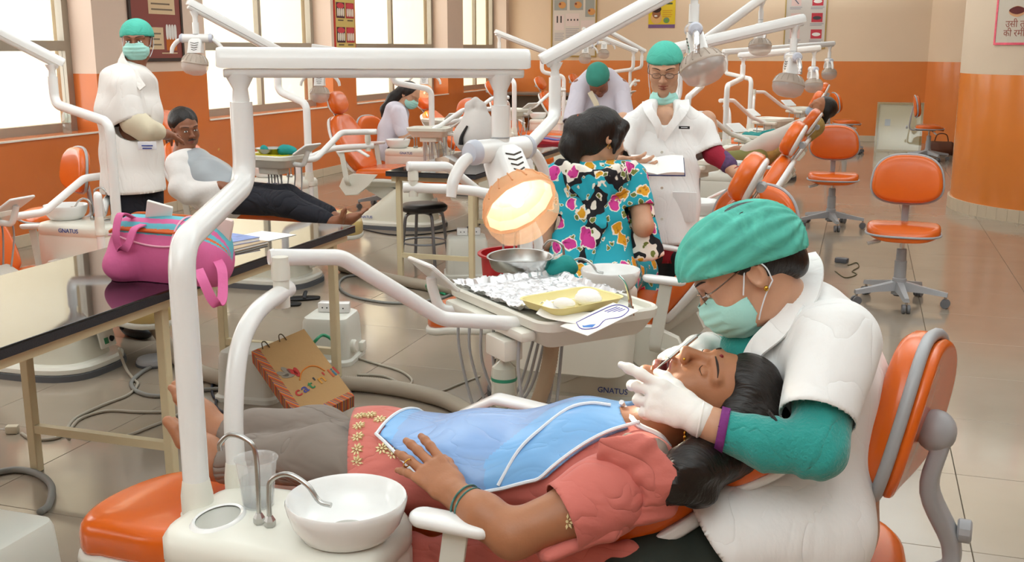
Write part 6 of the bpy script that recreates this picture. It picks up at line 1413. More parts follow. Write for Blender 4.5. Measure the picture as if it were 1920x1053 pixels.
# ---------------------------------------------------------------- dentist
den = thing('person', 'dentist in white coat, green bouffant cap and mask leaning over the patient', 'person', (0, 0, 0))
hd = Head(P(1398, 508, 2.2), (-.80, -.22, -.56), (-.42, .0, .85), 1.06)
nkb = P(1500, 590, 2.27)
S = SD(); hd.build(S, nkb, .058); S.cone(nkb, P(1520, 640, 2.27), .062, .08, .03)
Vh = S.mesh(.0028)
elb, wr = P(1532, 842, 1.98), P(1342, 800, 2.02)
S = SD(); S.chain([P(1400, 815, 2.01), wr, P(1305, 782, 2.028)], [.034, .031, .029], .02); Va = S.mesh(.004)
S = SD(); S.chain([P(1540, 980, 2.3), P(1545, 860, 2.3), P(1540, 700, 2.27), nkb], [.12, .11, .11, .05], .04); S.chain([P(1565, 650, 2.12), elb, wr], [.045, .038, .028]); S.chain([P(1490, 640, 2.42), P(1420, 760, 2.46), P(1312, 656, 2.28)], [.045, .038, .026])
S.chain([P(1530, 1010, 2.25), P(1210, 1080, 2.1)], [.08, .06]); S.chain([P(1530, 1010, 2.4), P(1230, 1060, 2.4)], [.08, .06])
Vb = S.mesh(.012)
skin_obj('body', [Vh, Va, Vb], SK_den, den, [hd.paint()])
# gloves
S = SD(); hand(S, P(1302, 778, 2.03), P(1212, 740, 2.06)-P(1302, 778, 2.03), (-.15, -.85, .5), 1, (.10, .5, .7, .8), .25, .05, 1.0, k=.011, thumb_out=.5); S.chain([P(1302, 778, 2.03), P(1312, 786, 2.025)], [.031, .034], .01)
glL = obj_from('glove', [S.mesh(.0026, fold(31, .0012, 110))], M_glove, den)
ringrot(P(1314, 787, 2.025), unit(wr-elb), .0335, .003, M_glove, 'glove_cuff', den)
S = SD(); wR = P(1306, 655, 2.26); tipsR = hand(S, wR, P(1240, 668, 2.18)-wR, (-.5, -.1, .85), -1, (.6, .7, .8, .9), .45, .03, 1.0, k=.009, thumb_out=.7); S.chain([wR, P(1325, 655, 2.31)], [.032, .036], .01)
glR = obj_from('glove', [S.mesh(.0026, fold(32, .0012, 110))], M_glove, den)
ringrot(P(1328, 655, 2.32), P(1328, 655, 2.32)-wR, .036, .003, M_glove, 'glove_cuff', den)
# coat
sA, sE = P(1568, 642, 2.1), P(1532, 785, 2.0)
S = SD(); S.chain([P(1520, 1010, 2.3), P(1535, 900, 2.3), P(1548, 800, 2.29), P(1553, 710, 2.27), P(1535, 630, 2.26), P(1515, 580, 2.27)], [.185, .17, .17, .18, .165, .10], .05, (.05, 1, 0), (.62, .62, .64, .62, .55, .6))
S.ell(P(1430, 700, 2.24), (.07, .1, .075), None, .06)
S.chain([sA, sE], [.088, .070], .05); S.cut(P(1529, 783, 2.0), unit(elb-sA), .12)
S.chain([P(1480, 640, 2.42), P(1430, 720, 2.46)], [.08, .07], .05)
S.chain([P(1520, 985, 2.18), P(1350, 1000, 2.12)], [.13, .10], .05); S.chain([P(1520, 985, 2.4), P(1350, 990, 2.42)], [.13, .10], .05)
S.cut(P(1330, 985, 2.1), (-.78, -.1, -.62), .6)
coat = obj_from('coat', [S.mesh(.006, fold(33, .0048, 26, (.3, .2, 1), .7))], M_coat, den, solid=.002)
# collar and lapel: flat bands lying on the coat
band('collar', [P(1508, 478, 2.32), P(1520, 505, 2.24), P(1512, 550, 2.17), P(1480, 590, 2.15)], .05, [(-.2, -.2, 1), (-.5, -.9, .3)], M_coat, coat, .006, .06)
band('lapel', [P(1482, 570, 2.15), P(1462, 610, 2.13), P(1420, 650, 2.14), P(1395, 690, 2.16)], .06, [(-.5, -.9, .3), (-.8, -.6, -.2)], M_coat, coat, .006, .035)
S = SD(); S.chain([P(1440, 600, 2.26), P(1395, 650, 2.24)], [.055, .05], .02); obj_from('sweater_front', [S.mesh(.006)], M_tealw, den)
S = SD(); S.chain([P(1550, 715, 2.06), elb, P(1440, 832, 1.995), P(1352, 806, 2.018)], [.062, .05, .045, .040], .03); S.cut(P(1350, 805, 2.018), unit(wr-elb), .08)
S2 = S; slv = obj_from('sweater_sleeve', [S.mesh(.0048, lambda q: .0045*wnoise(q, 41, 60, unit(wr-elb), .4)*np.clip((q@unit(elb-wr)-wr@unit(elb-wr))/.12, .1, 1))], M_tealw, den, solid=.002)
S = SD(); S.chain([P(1366, 810, 2.015), P(1345, 803, 2.019)], [.0445, .0435], .01); S.cut(P(1346, 803.5, 2.019), unit(wr-elb), .08); S.cut(P(1362, 808.5, 2.016), -unit(wr-elb), .08)
obj_from('cuff_braid', [S.mesh(.003)], M_purple, den, solid=.002)
S = SD(); S.chain([P(1420, 745, 2.47), P(1395, 700, 2.44), P(1338, 660, 2.34)], [.05, .045, .038], .03); obj_from('sweater_sleeve', [S.mesh(.005, fold(42, .003, 60))], M_tealw, den)
S = SD(); S.chain([P(1510, 1015, 2.22), P(1350, 1040, 2.16), P(1190, 1085, 2.1)], [.105, .095, .085], .04); S.chain([P(1510, 1015, 2.42), P(1330, 1030, 2.42), P(1210, 1050, 2.42)], [.105, .095, .08], .04)
S.chain([P(1210, 1075, 2.1), P(1215, 1075, 2.1)-A((0, 0, .40))], [.085, .07], .04); S.chain([P(1210, 1050, 2.42), P(1215, 1050, 2.42)-A((0, 0, .42))], [.085, .07], .04)
obj_from('trousers', [S.mesh(.008, fold(43, .004, 30))], M_dgreen, den)
# hair under the cap, cap, mask, spectacles
S = SD(); S.ell(hd.p(0, -.03, .025), (.079, .088, .082), hd.ax, .02); S.ell(hd.p(0, -.025, .055), (.086, .098, .074), hd.ax, .02); S.ell(hd.p(0, -.085, -.02), (.05, .035, .05), hd.ax, .03); S.cone(hd.p(-.066, .03, .05), hd.p(-.07, .005, .015), .012, .008, .02); S.cone(hd.p(.066, .03, .05), hd.p(.07, .005, .015), .012, .008, .02)
obj_from('hair', [S.mesh(.004, lambda q: .0015*wnoise(q, 51, 200, hd.f, 3.))], M_hair, den)
def cap_mat():
    m = mat('green_bouffant_net', '66d2be', .75, trans=0., var=.1, vscale=30); nt = m.node_tree; b_ = nt.nodes['Principled BSDF']; L = nt.links.new
    tc = nt.nodes.new('ShaderNodeTexCoord'); wv = nt.nodes.new('ShaderNodeTexNoise'); wv.inputs['Scale'].default_value = 9; wv.inputs['Detail'].default_value = 6; wv.inputs['Distortion'].default_value = 2.5; L(tc.outputs['Object'], wv.inputs['Vector'])
    mr = nt.nodes.new('ShaderNodeMapRange'); mr.inputs[1].default_value = .35; mr.inputs[2].default_value = .7; mr.inputs[3].default_value = .5; mr.inputs[4].default_value = .85; L(wv.outputs['Fac'], mr.inputs[0]); L(mr.outputs[0], b_.inputs['Alpha'])
    bp = nt.nodes.new('ShaderNodeBump'); bp.inputs['Strength'].default_value = .6; bp.inputs['Distance'].default_value = .006; L(wv.outputs['Fac'], bp.inputs['Height']); L(bp.outputs[0], b_.inputs['Normal'])
    return m
S = SD(); S.ell(hd.p(0, .004, .046), (.098, .122, .090), hd.ax, .02); S.ell(hd.p(0, -.075, .022), (.09, .066, .076), hd.ax, .05)
S.cut(hd.p(0, .09, .043), hd.ax.T@unit((0, .28, -.96)))
gath = lambda q: .0028*np.sin(np.arctan2((q-hd.p(0, .07, .03))@hd.r, (q-hd.p(0, .07, .03))@hd.u)*17+2*wnoise(q, 61, 25))+.003*wnoise(q, 62, 45)
capd = obj_from('bouffant_cap', [S.mesh(.0042, gath)], cap_mat(), den, solid=.0015)
cpn = hd.ax.T@unit((0, .30, -.95)); cc = hd.p(0, -.035, .0)
def mask_mesh(h, m, parent, seed, drop=0., name='surgical_mask', vox=.003):
    S = SD(); S.ell(h.p(0, .048, -.052+drop), A((.071, .066, .060))*h.sc, h.ax, .02); S.ell(h.p(0, .09, -.032+drop), A((.026, .028, .034))*h.sc, h.ax, .03)
    S.cut(h.p(0, .10, -.006+drop), h.ax.T@unit((0, .30, 1))); S.cut(h.p(0, .026, -.05), h.ax.T@A((0, -1., 0)))
    return obj_from(name, [S.mesh(vox, lambda q: .0013*np.sin(h.inv(q)[:, 2]*300+.6*wnoise(q, seed, 30))*(np.abs(h.inv(q)[:, 0]) < .058)+.0008*wnoise(q, seed, 60))], m, parent, solid=.001)
def mask_straps(h, m_, drop=0.):
    for s_ in (-1, 1):
        strap('mask_strap', [h.p(s_*.0715, .030, -.026+drop), h.p(s_*.0755, .018, -.008+drop*.5), h.p(s_*.077, .004, .012), h.p(s_*.080, -.016, .027), h.p(s_*.083, -.032, .0), h.p(s_*.080, -.03, -.03)], .0016, M_pipe, m_)
        strap('mask_strap', [h.p(s_*.066, .030, -.082+drop), h.p(s_*.073, .016, -.066), h.p(s_*.078, -.006, -.046), h.p(s_*.080, -.03, -.03)], .0016, M_pipe, m_)
mk_ = mask_mesh(hd, M_maskm, den, 71)
mask_straps(hd, mk_)
M_specs = mat('dark_spectacle_frame', '3a3230', .3, .6); M_specs2 = mat('silver_spectacle_frame', '8f8a86', .25, .9)
def spectacles(h, parent, z=.004, M_specs=M_specs):
    e = None
    for s_ in (-1, 1):
        pts = [h.p(s_*.031+.021*math.cos(a)*1., .098+.004*math.cos(a)*-s_*0, z+.0135*math.sin(a)) for a in np.linspace(0, 2*math.pi, 24, endpoint=False)]
        b = MB(); b.tube(pts, .0011*h.sc, 6, closed=True); o = b.build('spectacle_rim', M_specs, parent)
        strap('spectacle_arm', [h.p(s_*.053, .096, z+.004), h.p(s_*.074, .07, z+.006), h.p(s_*.0775, .0, z+.014), h.p(s_*.079, -.022, z+.004)], .0014*h.sc, M_specs, parent)
        b = MB(); b.lathe([(.0001, .0), (.0205*h.sc, .0)], h.p(s_*.031, .098, z), h.f, 20, 1., .65, hint=h.u, cap=False); b.build('spectacle_lens', M_clear, parent)
    strap('spectacle_bridge', [h.p(-.011, .099, z+.003), h.p(0, .103, z+.006), h.p(.011, .099, z+.003)], .0014*h.sc, M_specs, parent)
spectacles(hd, den, .004, M_specs2); face_parts(hd, den)
b = MB(); b.ell(hd.p(-.083, -.012, -.036), (.005, .005, .006)); b.build('earring', M_gold, den)
# probe held in the far hand
tl = thing('dental_probe', 'thin steel dental probe held in the gloved hand above the open mouth', 'dental tool', (0, 0, 0))
b = MB(); a0, a1_ = P(1255, 672, 2.12), P(1306, 630, 2.14); b.tube([a0, a1_], [.0042, .0042], 10); b.build('probe_handle', M_steel, tl)
strap('probe_tip', [a1_, P(1312, 626, 2.145), P(1318, 622, 2.145)], [.003, .0015, .0008], M_steel, tl)
strap('probe_tip', [a0, P(1235, 688, 2.11), P(1226, 698, 2.11), P(1240, 704, 2.11)], [.003, .0016, .0013, .0008], M_steel, tl)
# ================================================================== PEOPLE 2: the others in the clinic
def floral_mat(name, base, scarf=False):
    m = bpy.data.materials.new(name); m.use_nodes = True; nt = m.node_tree; b = nt.nodes['Principled BSDF']; L = nt.links.new; N = nt.nodes.new
    b.inputs['Roughness'].default_value = .8
    tc = N('ShaderNodeTexCoord'); nz = N('ShaderNodeTexNoise'); nz.inputs['Scale'].default_value = 22; L(tc.outputs['Object'], nz.inputs['Vector'])
    wrp = N('ShaderNodeMix'); wrp.data_type = 'VECTOR'; wrp.inputs[0].default_value = .05; L(tc.outputs['Object'], wrp.inputs[4]); L(nz.outputs['Color'], wrp.inputs[5])
    def vor(scale, rnd_=.8):
        v = N('ShaderNodeTexVoronoi'); v.inputs['Scale'].default_value = scale; v.inputs['Randomness'].default_value = rnd_; L(wrp.outputs[1], v.inputs['Vector']); return v
    def mixc(fac, a, c):
        x = N('ShaderNodeMix'); x.data_type = 'RGBA'
        L(fac, x.inputs[0])
        for s_, i in ((a, 6), (c, 7)):
            if isinstance(s_, str): x.inputs[i].default_value = lin(s_)
            else: L(s_, x.inputs[i])
        return x.outputs[2]
    def lt(val, th, soft=.01):
        r = N('ShaderNodeMapRange'); r.inputs[1].default_value = th+soft; r.inputs[2].default_value = th-soft; L(val, r.inputs[0]); return r.outputs[0]
    if scarf:
        n2 = N('ShaderNodeTexNoise'); n2.inputs['Scale'].default_value = 9; L(tc.outputs['Object'], n2.inputs['Vector']); col = mixc(lt(n2.outputs['Fac'], .53, .004), '1fa9bd', '15131a'); col = mixc(lt(n2.outputs['Fac'], .42, .004), col, 'f2ece0')
    else: col = lin(base); x = N('ShaderNodeRGB'); x.outputs[0].default_value = col; col = x.outputs[0]
    lf = vor(24); col = mixc(lt(lf.outputs['Distance'], .30), col, 'ece8d8'); col = mixc(lt(lf.outputs['Distance'], .24), col, '6f7a34')
    f1 = vor(14, .7); sep = N('ShaderNodeSeparateColor'); L(f1.outputs['Color'], sep.inputs[0])
    ck = N('ShaderNodeMath'); ck.operation = 'GREATER_THAN'; ck.inputs[1].default_value = .45; L(sep.outputs[0], ck.inputs[0])
    pet = mixc(ck.outputs[0], 'e0a21c', 'd23a94'); pd = mixc(ck.outputs[0], 'a86a12', '8e1a5c')
    f2 = vor(40); sh = lt(f2.outputs['Distance'], .22, .12); pet = mixc(sh, pet, pd)
    on = N('ShaderNodeMath'); on.operation = 'GREATER_THAN'; on.inputs[1].default_value = .22; L(sep.outputs[1], on.inputs[0])
    def mul(a, c): z = N('ShaderNodeMath'); z.operation = 'MULTIPLY'; L(a, z.inputs[0]); L(c, z.inputs[1]); return z.outputs[0]
    col = mixc(mul(lt(f1.outputs['Distance'], .42), on.outputs[0]), col, 'f4ecdc'); col = mixc(mul(lt(f1.outputs['Distance'], .36), on.outputs[0]), col, pet)
    L(col, b.inputs['Base Color'])
    return m
M_floral = floral_mat('turquoise_floral_print', '1fa9bd'); M_scarf = floral_mat('black_white_floral_scarf', '000000', True)
def cap(h, parent, m, sc=(.083, .1, .078), seed=1, tilt=(0, .25, -.97), at=(0, .085, .040)):
    S = SD(); S.ell(h.p(0, -.016, .034), A(sc)*h.sc, h.ax, .02); S.cut(h.p(*at), h.ax.T@unit(tilt))
    o = obj_from('surgical_cap', [S.mesh(.005, lambda q: .002*wnoise(q, seed, 70))], m, parent, solid=.0015)
    b_ = MB(); pts = []
    return o
def hairs(h, parent, sc=(.079, .094, .082), c=(0, -.03, .028), seed=2, extra=None, vox=.006, m=None, amp=.002, fr=160):
    S = SD(); S.ell(h.p(*c), A(sc)*h.sc, h.ax, .02)
    if extra: extra(S)
    return obj_from('hair', [S.mesh(vox, lambda q: amp*wnoise(q, seed, fr, h.u, 3.))], m or M_hair, parent)
# ---------------------------------------------------------------- white-coated woman reading
w1 = thing('person', 'standing woman in white coat and green cap reading an open book', 'person')
D = 5.05
h = Head(P(1246, 128, D), (.10, -.92, -.34), (.03, -.3, .95), .98)
nk = P(1246, 208, D+.03)
S = SD(); h.build(S, nk, .052); S.cone(nk, P(1246, 260, D+.02), .06, .09, .04, (1, 0, 0), (.8, .6)); Vh = S.mesh(.0042)
eL, wL = P(1338, 288, D-.03), P(1384, 328, D-.1); eR, wR = P(1148, 300, D-.12), P(1160, 304, D-.3)
S = SD(); S.chain([P(1325, 225, D), eL, wL], [.045, .038, .025]); hand(S, wL, P(1402, 342, D-.1)-wL, (.3, -.5, .8), 1, (.3, .35, .4, .4), .2, .06); Va = S.mesh(.0045)
S = SD(); S.chain([P(1168, 228, D), eR, wR], [.045, .038, .025]); hand(S, wR, P(1186, 308, D-.34)-wR, (0, -.8, -.4), 1, (.3, .4, .45, .5), .3, .04); Vc = S.mesh(.0045)
S = SD(); S.chain([P(1246, 470, D), P(1246, 340, D), P(1246, 225, D)], [.07, .07, .07], .04); S.chain([P(1225, 470, D), P(1222, 690, D+.2)], [.05, .04]); S.chain([P(1268, 470, D), P(1262, 690, D+.2)], [.05, .04]); Vb = S.mesh(.014)
skin_obj('body', [Vh, Va, Vc, Vb], SK_fair, w1, [h.paint(True)])
S = SD(); sd = (1, .2, 0)
S.chain([P(1246, 455, D), P(1246, 380, D), P(1246, 300, D), P(1247, 252, D)], [.165, .155, .16, .16], .05, sd, (.65, .65, .6, .5)); S.chain([P(1176, 240, D), P(1225, 214, D), P(1268, 214, D), P(1318, 240, D)], [.052, .06, .06, .052], .05)
S.chain([P(1317, 244, D), P(1330, 284, D-.02)], [.064, .064], .04); S.chain([P(1176, 244, D), P(1158, 292, D-.1)], [.064, .064], .04)
S.cut(P(1246, 452, D), (0, 0, -1), .4); S.cut(P(1333, 284, D-.02), unit(eL-P(1317, 244, D)), .1); S.cut(P(1156, 292, D-.1), unit(eR-P(1176, 244, D)), .09)
S.ell(P(1246, 195, D-.11), (.045, .12, .09), np.stack([h.r, h.f, A((0, 0, 1))]), .02, True)
ct = obj_from('coat', [S.mesh(.0085, fold(81, .006, 20, (0, 0, 1), .6))], M_coat, w1, solid=.002)
fr = unit(_C-P(1246, 260, D))*A((1, 1, 0)); fr = unit(fr)
band('lapel', [P(1214, 190, D-.02), P(1216, 205, D-.1), P(1232, 232, D-.13), P(1239, 258, D-.125)], .05, [fr, fr], M_coat, ct, .006, .03); band('lapel', [P(1282, 188, D-.02), P(1282, 205, D-.1), P(1260, 235, D-.13), P(1242, 262, D-.125)], .05, [fr, fr], M_coat, ct, .006, .03)
b = MB(); b.box(tuple(P(1283, 239, D-.125)), (.05, .004, .013), (0, 0, .1), bev=.001); nt_ = b.build('name_badge', M_black, ct)
b = MB(); b.box(tuple(P(1283, 239, D-.1285)), (.03, .001, .003), (0, 0, .1)); b.build('badge_lettering', M_pipe, nt_)
for y_ in (285, 352, 410):
    b = MB(); b.lathe([(.0001, .003), (.006, .003), (.007, 0)], P(1241, y_, D-.125), fr, 14); b.build('button', M_ivory, ct)
b = MB(); b.box(tuple(P(1283, 388, D-.108)), (.11, .008, .14), (0, 0, .1), bev=.003); b.build('pocket', M_coat, ct)
S = SD(); S.chain([P(1334, 280, D-.02), eL, P(1362, 306, D-.06)], [.046, .046, .04], .02); M_redk = mat('red_knit_sleeve', 'a0243a', .9, bump=.4, bscale=120); obj_from('red_sleeve', [S.mesh(.006)], M_redk, w1)
S = SD(); S.cone(P(1354, 298, D-.045), P(1366, 309, D-.065), .043, .041, .01); obj_from('patterned_cuff', [S.mesh(.005)], mat('purple_patterned_cuff', '5c4468', .9, var=.6, vscale=60), w1)
ringrot(P(1378, 321, D-.09), wL-eL, .03, .002, M_redk, 'red_thread', w1, 16)
S = SD(); S.cone(P(1246, 440, D), P(1243, 492, D+.02), .15, .15, .03, sd, (.6, .6)); S.cut(P(1243, 488, D), (0, 0, -1), .4); obj_from('red_kurta', [S.mesh(.01)], mat('red_kurta_cloth', '9a1f2a', .9), w1)
S = SD(); S.chain([P(1222, 480, D), P(1220, 700, D+.25)], [.085, .06]); S.chain([P(1268, 480, D), P(1264, 700, D+.25)], [.085, .06]); S.cut(A((0, 0, .03)), (0, 0, -1)); obj_from('trousers', [S.mesh(.012)], M_black, w1)
for x_ in (1220, 1264):
    q = PZ(x_, 700, .0); q = A((P(x_, 700, D+.25)[0], P(x_, 700, D+.25)[1]-.05, 0)); b = MB(); b.ell(q+A((0, -.02, .035)), (.045, .12, .04)); b.build('shoe', M_black, w1)
hairs(h, w1, (.0815, .088, .082), (0, -.026, .026)); cap(h, w1, M_capm, (.088, .104, .092), 3, (0, .12, -1), (0, .085, .046))
mk2 = mask_mesh(h, M_maskm, w1, 72, -.092, 'lowered_mask')
mask_straps(h, mk2, -.06)
spectacles(h, w1, .0); face_parts(h, w1, True)
# open book in her hand
bk = thing('open_book', 'open white-paged book with blue cover held by the reading woman', 'book', P(1232, 312, D-.36))
bk.rotation_euler = (math.radians(20), 0, math.radians(12))
b = MB(); b.box((0, 0, 0), (.24, .18, .004), bev=.001); b.build('cover', mat('navy_book_cover', '2a3768', .6), bk)
for s_ in (-1, 1):
    b = MB(); R = []
    for u in np.linspace(0, 1, 7): z = .004+.016*math.sin(min(1, u*1.3)*math.pi*.5)*(1-.35*u); R.append([(s_*.115*u, -.085, .002), (s_*.115*u, .085, .002), (s_*.115*u, .085, z), (s_*.115*u, -.085, z)])
    b.rings(R); b.build('pages', mat('white_paper', 'f2f0ea', .8), bk)
# ---------------------------------------------------------------- woman in the floral dress, seen from behind
w2 = thing('person', 'woman in turquoise floral dress seen from behind, sitting on a dental chair', 'person')
D = 4.5
h = Head(P(1130, 256, D), (.68, .66, -.28), (.1, .15, .95), 1.0)
nk = P(1098, 318, D+.02)
S = SD(); h.build(S, nk, .05); S.cone(nk, P(1105, 360, D+.02), .055, .08, .04); Vh = S.mesh(.0042)
eR, eL = P(1206, 424, D-.05), P(1018, 450, D)
S = SD(); S.chain([P(1192, 340, D), eR, P(1190, 400, D+.28)], [.045, .042, .028]); hand(S, P(1190, 400, D+.28), (-.1, .9, .2), (0, 0, 1), 1, sc=.9); Va = S.mesh(.005)
S = SD(); S.chain([P(1038, 340, D), eL, P(1055, 480, D+.28)], [.045, .04, .028]); hand(S, P(1055, 480, D+.28), (.3, .9, 0), (0, 0, 1), -1, sc=.9); Vc = S.mesh(.005)
seatz = .50
hp2 = A((P(1105, 560, D)[0], P(1105, 560, D)[1], .6))
S = SD(); S.chain([hp2, P(1110, 440, D), P(1110, 350, D)], [.07, .07, .07], .04); Vb = S.mesh(.014)
skin_obj('body', [Vh, Va, Vc, Vb], SK_fair, w2, [h.paint(True)])
sd = unit(A(P(1192, 340, D))-P(1038, 340, D))
S = SD(); S.chain([hp2, P(1108, 470, D), P(1112, 400, D), P(1114, 345, D)], [.185, .165, .17, .165], .05, sd, (.75, .62, .6, .5)); S.cone(P(1052, 325, D), P(1178, 325, D), .05, .05, .06)
S.chain([P(1186, 335, D), P(1200, 392, D-.02)], [.066, .062], .04); S.cut(P(1200, 390, D-.02), unit(eR-P(1186, 335, D)), .09); S.chain([P(1046, 335, D), P(1028, 400, D)], [.066, .062], .04); S.cut(P(1028, 398, D), unit(eL-P(1046, 335, D)), .09)
S.chain([hp2+A((-.07, .02, 0)), hp2+A((-.05, .42, -.02))], [.11, .09], .05); S.chain([hp2+A((.09, .02, 0)), hp2+A((.1, .42, -.02))], [.11, .09], .05); S.chain([hp2+A((-.05, .42, -.05)), hp2+A((-.05, .46, -.42))], [.11, .14], .05); S.chain([hp2+A((.1, .42, -.05)), hp2+A((.1, .46, -.42))], [.11, .14], .05)
obj_from('dress', [S.mesh(.0085, fold(91, .006, 24, (0, 0, 1), .6))], M_floral, w2, solid=.002)
S = SD(); S.chain([P(1046, 318, D-.02), P(1080, 335, D-.1), P(1120, 352, D-.115), P(1160, 335, D-.1), P(1190, 322, D-.02)], [.05, .06, .065, .06, .05], .03, (0, 0, 1), (.5, .35, .3, .35, .5)); S.chain([P(1112, 350, D-.105), P(1118, 420, D-.11), P(1095, 500, D-.125)], [.055, .04, .03], .03, (1, .2, 0), (.3, .3, .3)); S.cone(P(1192, 325, D-.02), P(1215, 480, D-.03), .04, .07, .03, (1, .2, 0), (.4, .3))
obj_from('scarf', [S.mesh(.006, fold(92, .005, 60, (1, .2, 0), .4))], M_scarf, w2)
def ex(S):
    S.ell(h.p(0, -.05, -.02), A((.07, .07, .08)), h.ax, .03); S.chain([h.p(-.01, -.10, .0), P(1082, 240, D-.02), P(1070, 275, D-.03), P(1078, 310, D-.05)], [.05, .05, .045, .02], .03); S.cone(h.p(.07, .03, .03), h.p(.085, .02, -.06), .018, .008, .02); S.cone(h.p(.04, .06, .06), h.p(.07, .03, -.02), .03, .02, .02)
hairs(h, w2, (.085, .1, .09), (0, -.02, .035), 5, ex, .005)
ringrot(P(1088, 230, D-.03), (-1, -.3, -.3), .028, .012, mat('orange_hair_tie', 'd2521c', .8, bump=.6, bscale=90), 'hair_tie', w2, 18)
ringrot(h.p(.082, -.008, -.042), h.r, .008, .0015, M_gold, 'earring', w2, 14)
# ---------------------------------------------------------------- standing man in mask at the left
m1 = thing('person', 'standing man in white coat, green cap and mask beside the window', 'person')
D = 5.9
h = Head(P(257, 78, D), (.42, -.88, -.06), (0, -.05, 1), 1.0)
nk = P(248, 130, D+.02)
S = SD(); h.build(S, nk, .058); S.cone(nk, P(246, 165, D), .06, .06, .04); Vh = S.mesh(.005)
eR, wR = P(272, 245, D-.1), P(312, 252, D+.18)
S = SD(); S.chain([P(222, 175, D-.05), P(248, 232, D-.08), eR, wR], [.05, .05, .042, .03]); hand(S, wR, P(336, 252, D+.42)-wR, (.2, -.3, .9), 1, (.3, .35, .4, .4), .3, .06, 1.05); Va = S.mesh(.0055)
S = SD(); S.chain([P(245, 380, D), P(245, 260, D), P(245, 150, D)], [.08, .08, .08]); S.chain([P(238, 380, D-.04), P(248, 630, D)], [.04, .04]); S.chain([P(272, 380, D+.06), P(280, 620, D+.12)], [.04, .04]); Vb = S.mesh(.015)
skin_obj('body', [Vh, Va, Vb], SK_man, m1, [h.paint()])
S = SD(); sd = (.35, 1, 0)
S.chain([P(250, 362, D), P(248, 290, D), P(242, 210, D), P(242, 152, D)], [.185, .175, .185, .17], .05, sd, (.82, .72, .70, .55)); S.chain([P(232, 165, D-.12), P(246, 226, D-.12)], [.085, .082], .04); S.cone(P(232, 150, D-.1), P(262, 152, D+.14), .06, .06, .05); S.cone(P(245, 128, D+.03), P(245, 150, D), .07, .12, .04)
S.cut(P(250, 358, D), (.0, 0, -1), .5); S.cut(P(247, 226, D-.12), unit(P(262, 240, D-.1)-P(232, 165, D-.12)), .11)
ct = obj_from('coat', [S.mesh(.0095, fold(101, .006, 18, (0, 0, 1), .6))], M_coat3, m1, solid=.002)
S = SD(); S.chain([P(236, 200, D-.11), P(252, 228, D-.12), P(270, 242, D-.1), P(294, 246, D)], [.066, .068, .064, .05], .03); obj_from('rolled_shirt_sleeve', [S.mesh(.008, fold(102, .006, 50))], mat('cream_shirt', 'd9ceb4', .85, bump=.4, bscale=40), m1)
S = SD(); S.chain([P(238, 350, D-.04), P(245, 500, D), P(248, 636, D)], [.1, .08, .065]); S.chain([P(272, 350, D+.06), P(276, 500, D+.1), P(280, 630, D+.12)], [.1, .08, .065]); S.cut(A((0, 0, .04)), (0, 0, -1)); obj_from('trousers', [S.mesh(.012, fold(103, .004, 25))], M_navy, m1)
for x_, dd in ((248, 0), (280, .12)):
    q = P(x_, 640, D+dd); b = MB(); b.ell((q[0]+.05, q[1]-.02, .04), (.13, .05, .045), (0, 0, -.3)); b.build('shoe', M_black, m1)
b = MB(); b.box(tuple(P(276, 273, D-.185)), (.1, .003, .045), (0, 0, .3), bev=.001); pb = b.build('pocket_print', mat('pocket_print_white', 'e4e6ec', .8), ct)
for q_ in range(3):
    b = MB(); b.box(tuple(P(276, 268+5*q_, D-.1875)), (.07-.01*q_, .002, .006), (0, 0, .3)); b.build('print_line', M_blue, pb)
band('collar', [P(232, 95, D+.02), P(228, 115, D-.08), P(250, 140, D-.12), P(268, 165, D-.16)], .06, [(-.6, -.5, .5), (.2, -.9, .3)], M_coat3, ct, .006, .04)
hairs(h, m1, (.079, .09, .08), (0, -.03, .02)); cap(h, m1, M_capm, (.09, .105, .092), 4, (0, .10, -1), (0, .085, .034)); mk3 = mask_mesh(h, M_maskm, m1, 73, .008)
mask_straps(h, mk3); face_parts(h, m1)
# ---------------------------------------------------------------- barefoot man in the chair
m2 = thing('person', 'barefoot man in striped shirt and grey bib sitting in a dental chair', 'person')
D = 7.0
h = Head(P(347, 242, D), (.82, -.52, -.12), (-.15, 0, 1), 1.05)
nk = P(346, 290, D+.03)
S = SD(); h.build(S, nk, .058); S.cone(nk, P(352, 320, D), .07, .1, .04); Vh = S.mesh(.005)
eN, wN = P(345, 362, D-.22), P(412, 348, D-.22)
S = SD(); S.chain([P(334, 306, D-.14), P(336, 352, D-.22), P(352, 366, D-.22), wN], [.042, .04, .036, .028]); hand(S, wN, P(445, 348, D-.2)-wN, (0, -.4, .9), 1, (.3, .3, .35, .4), .2, .05, 1.05); Va = S.mesh(.006)
kN, aN = P(535, 382, D-.25), P(622, 418, D-.32); kF, aF = P(540, 370, D-.02), P(632, 408, D-.2)
S = SD(); S.cone(aN, P(600, 408, D-.31), .035, .042); f_, u_, x_, L_ = foot(S, aN, P(634, 438, D-.33), P(650, 398, D-.36), (-1, -.2, .2), 1.05); toes(S, P(634, 438, D-.33), f_, u_, x_, L_, 1, 1.05)
S.cone(aF, P(605, 398, D-.18), .035, .042); f_, u_, x_, L_ = foot(S, P(638, 412, D-.22), P(645, 432, D-.24), P(685, 398, D-.26), (-.7, -.2, .7), 1.05); toes(S, P(645, 432, D-.24), f_, u_, x_, L_, -1, 1.05); Vf = S.mesh(.006)
S = SD(); S.chain([P(415, 375, D-.1), P(375, 340, D-.05), P(352, 300, D)], [.08, .08, .08]); S.chain([P(425, 372, D-.15), kN, aN], [.05, .05, .035]); S.chain([P(430, 365, D+.05), kF, aF], [.05, .05, .035]); Vb = S.mesh(.015)
skin_obj('body', [Vh, Va, Vf, Vb], skin('skin_deep_brown', '8a583e'), m2, [h.paint()])
sd = (.15, 1, 0)
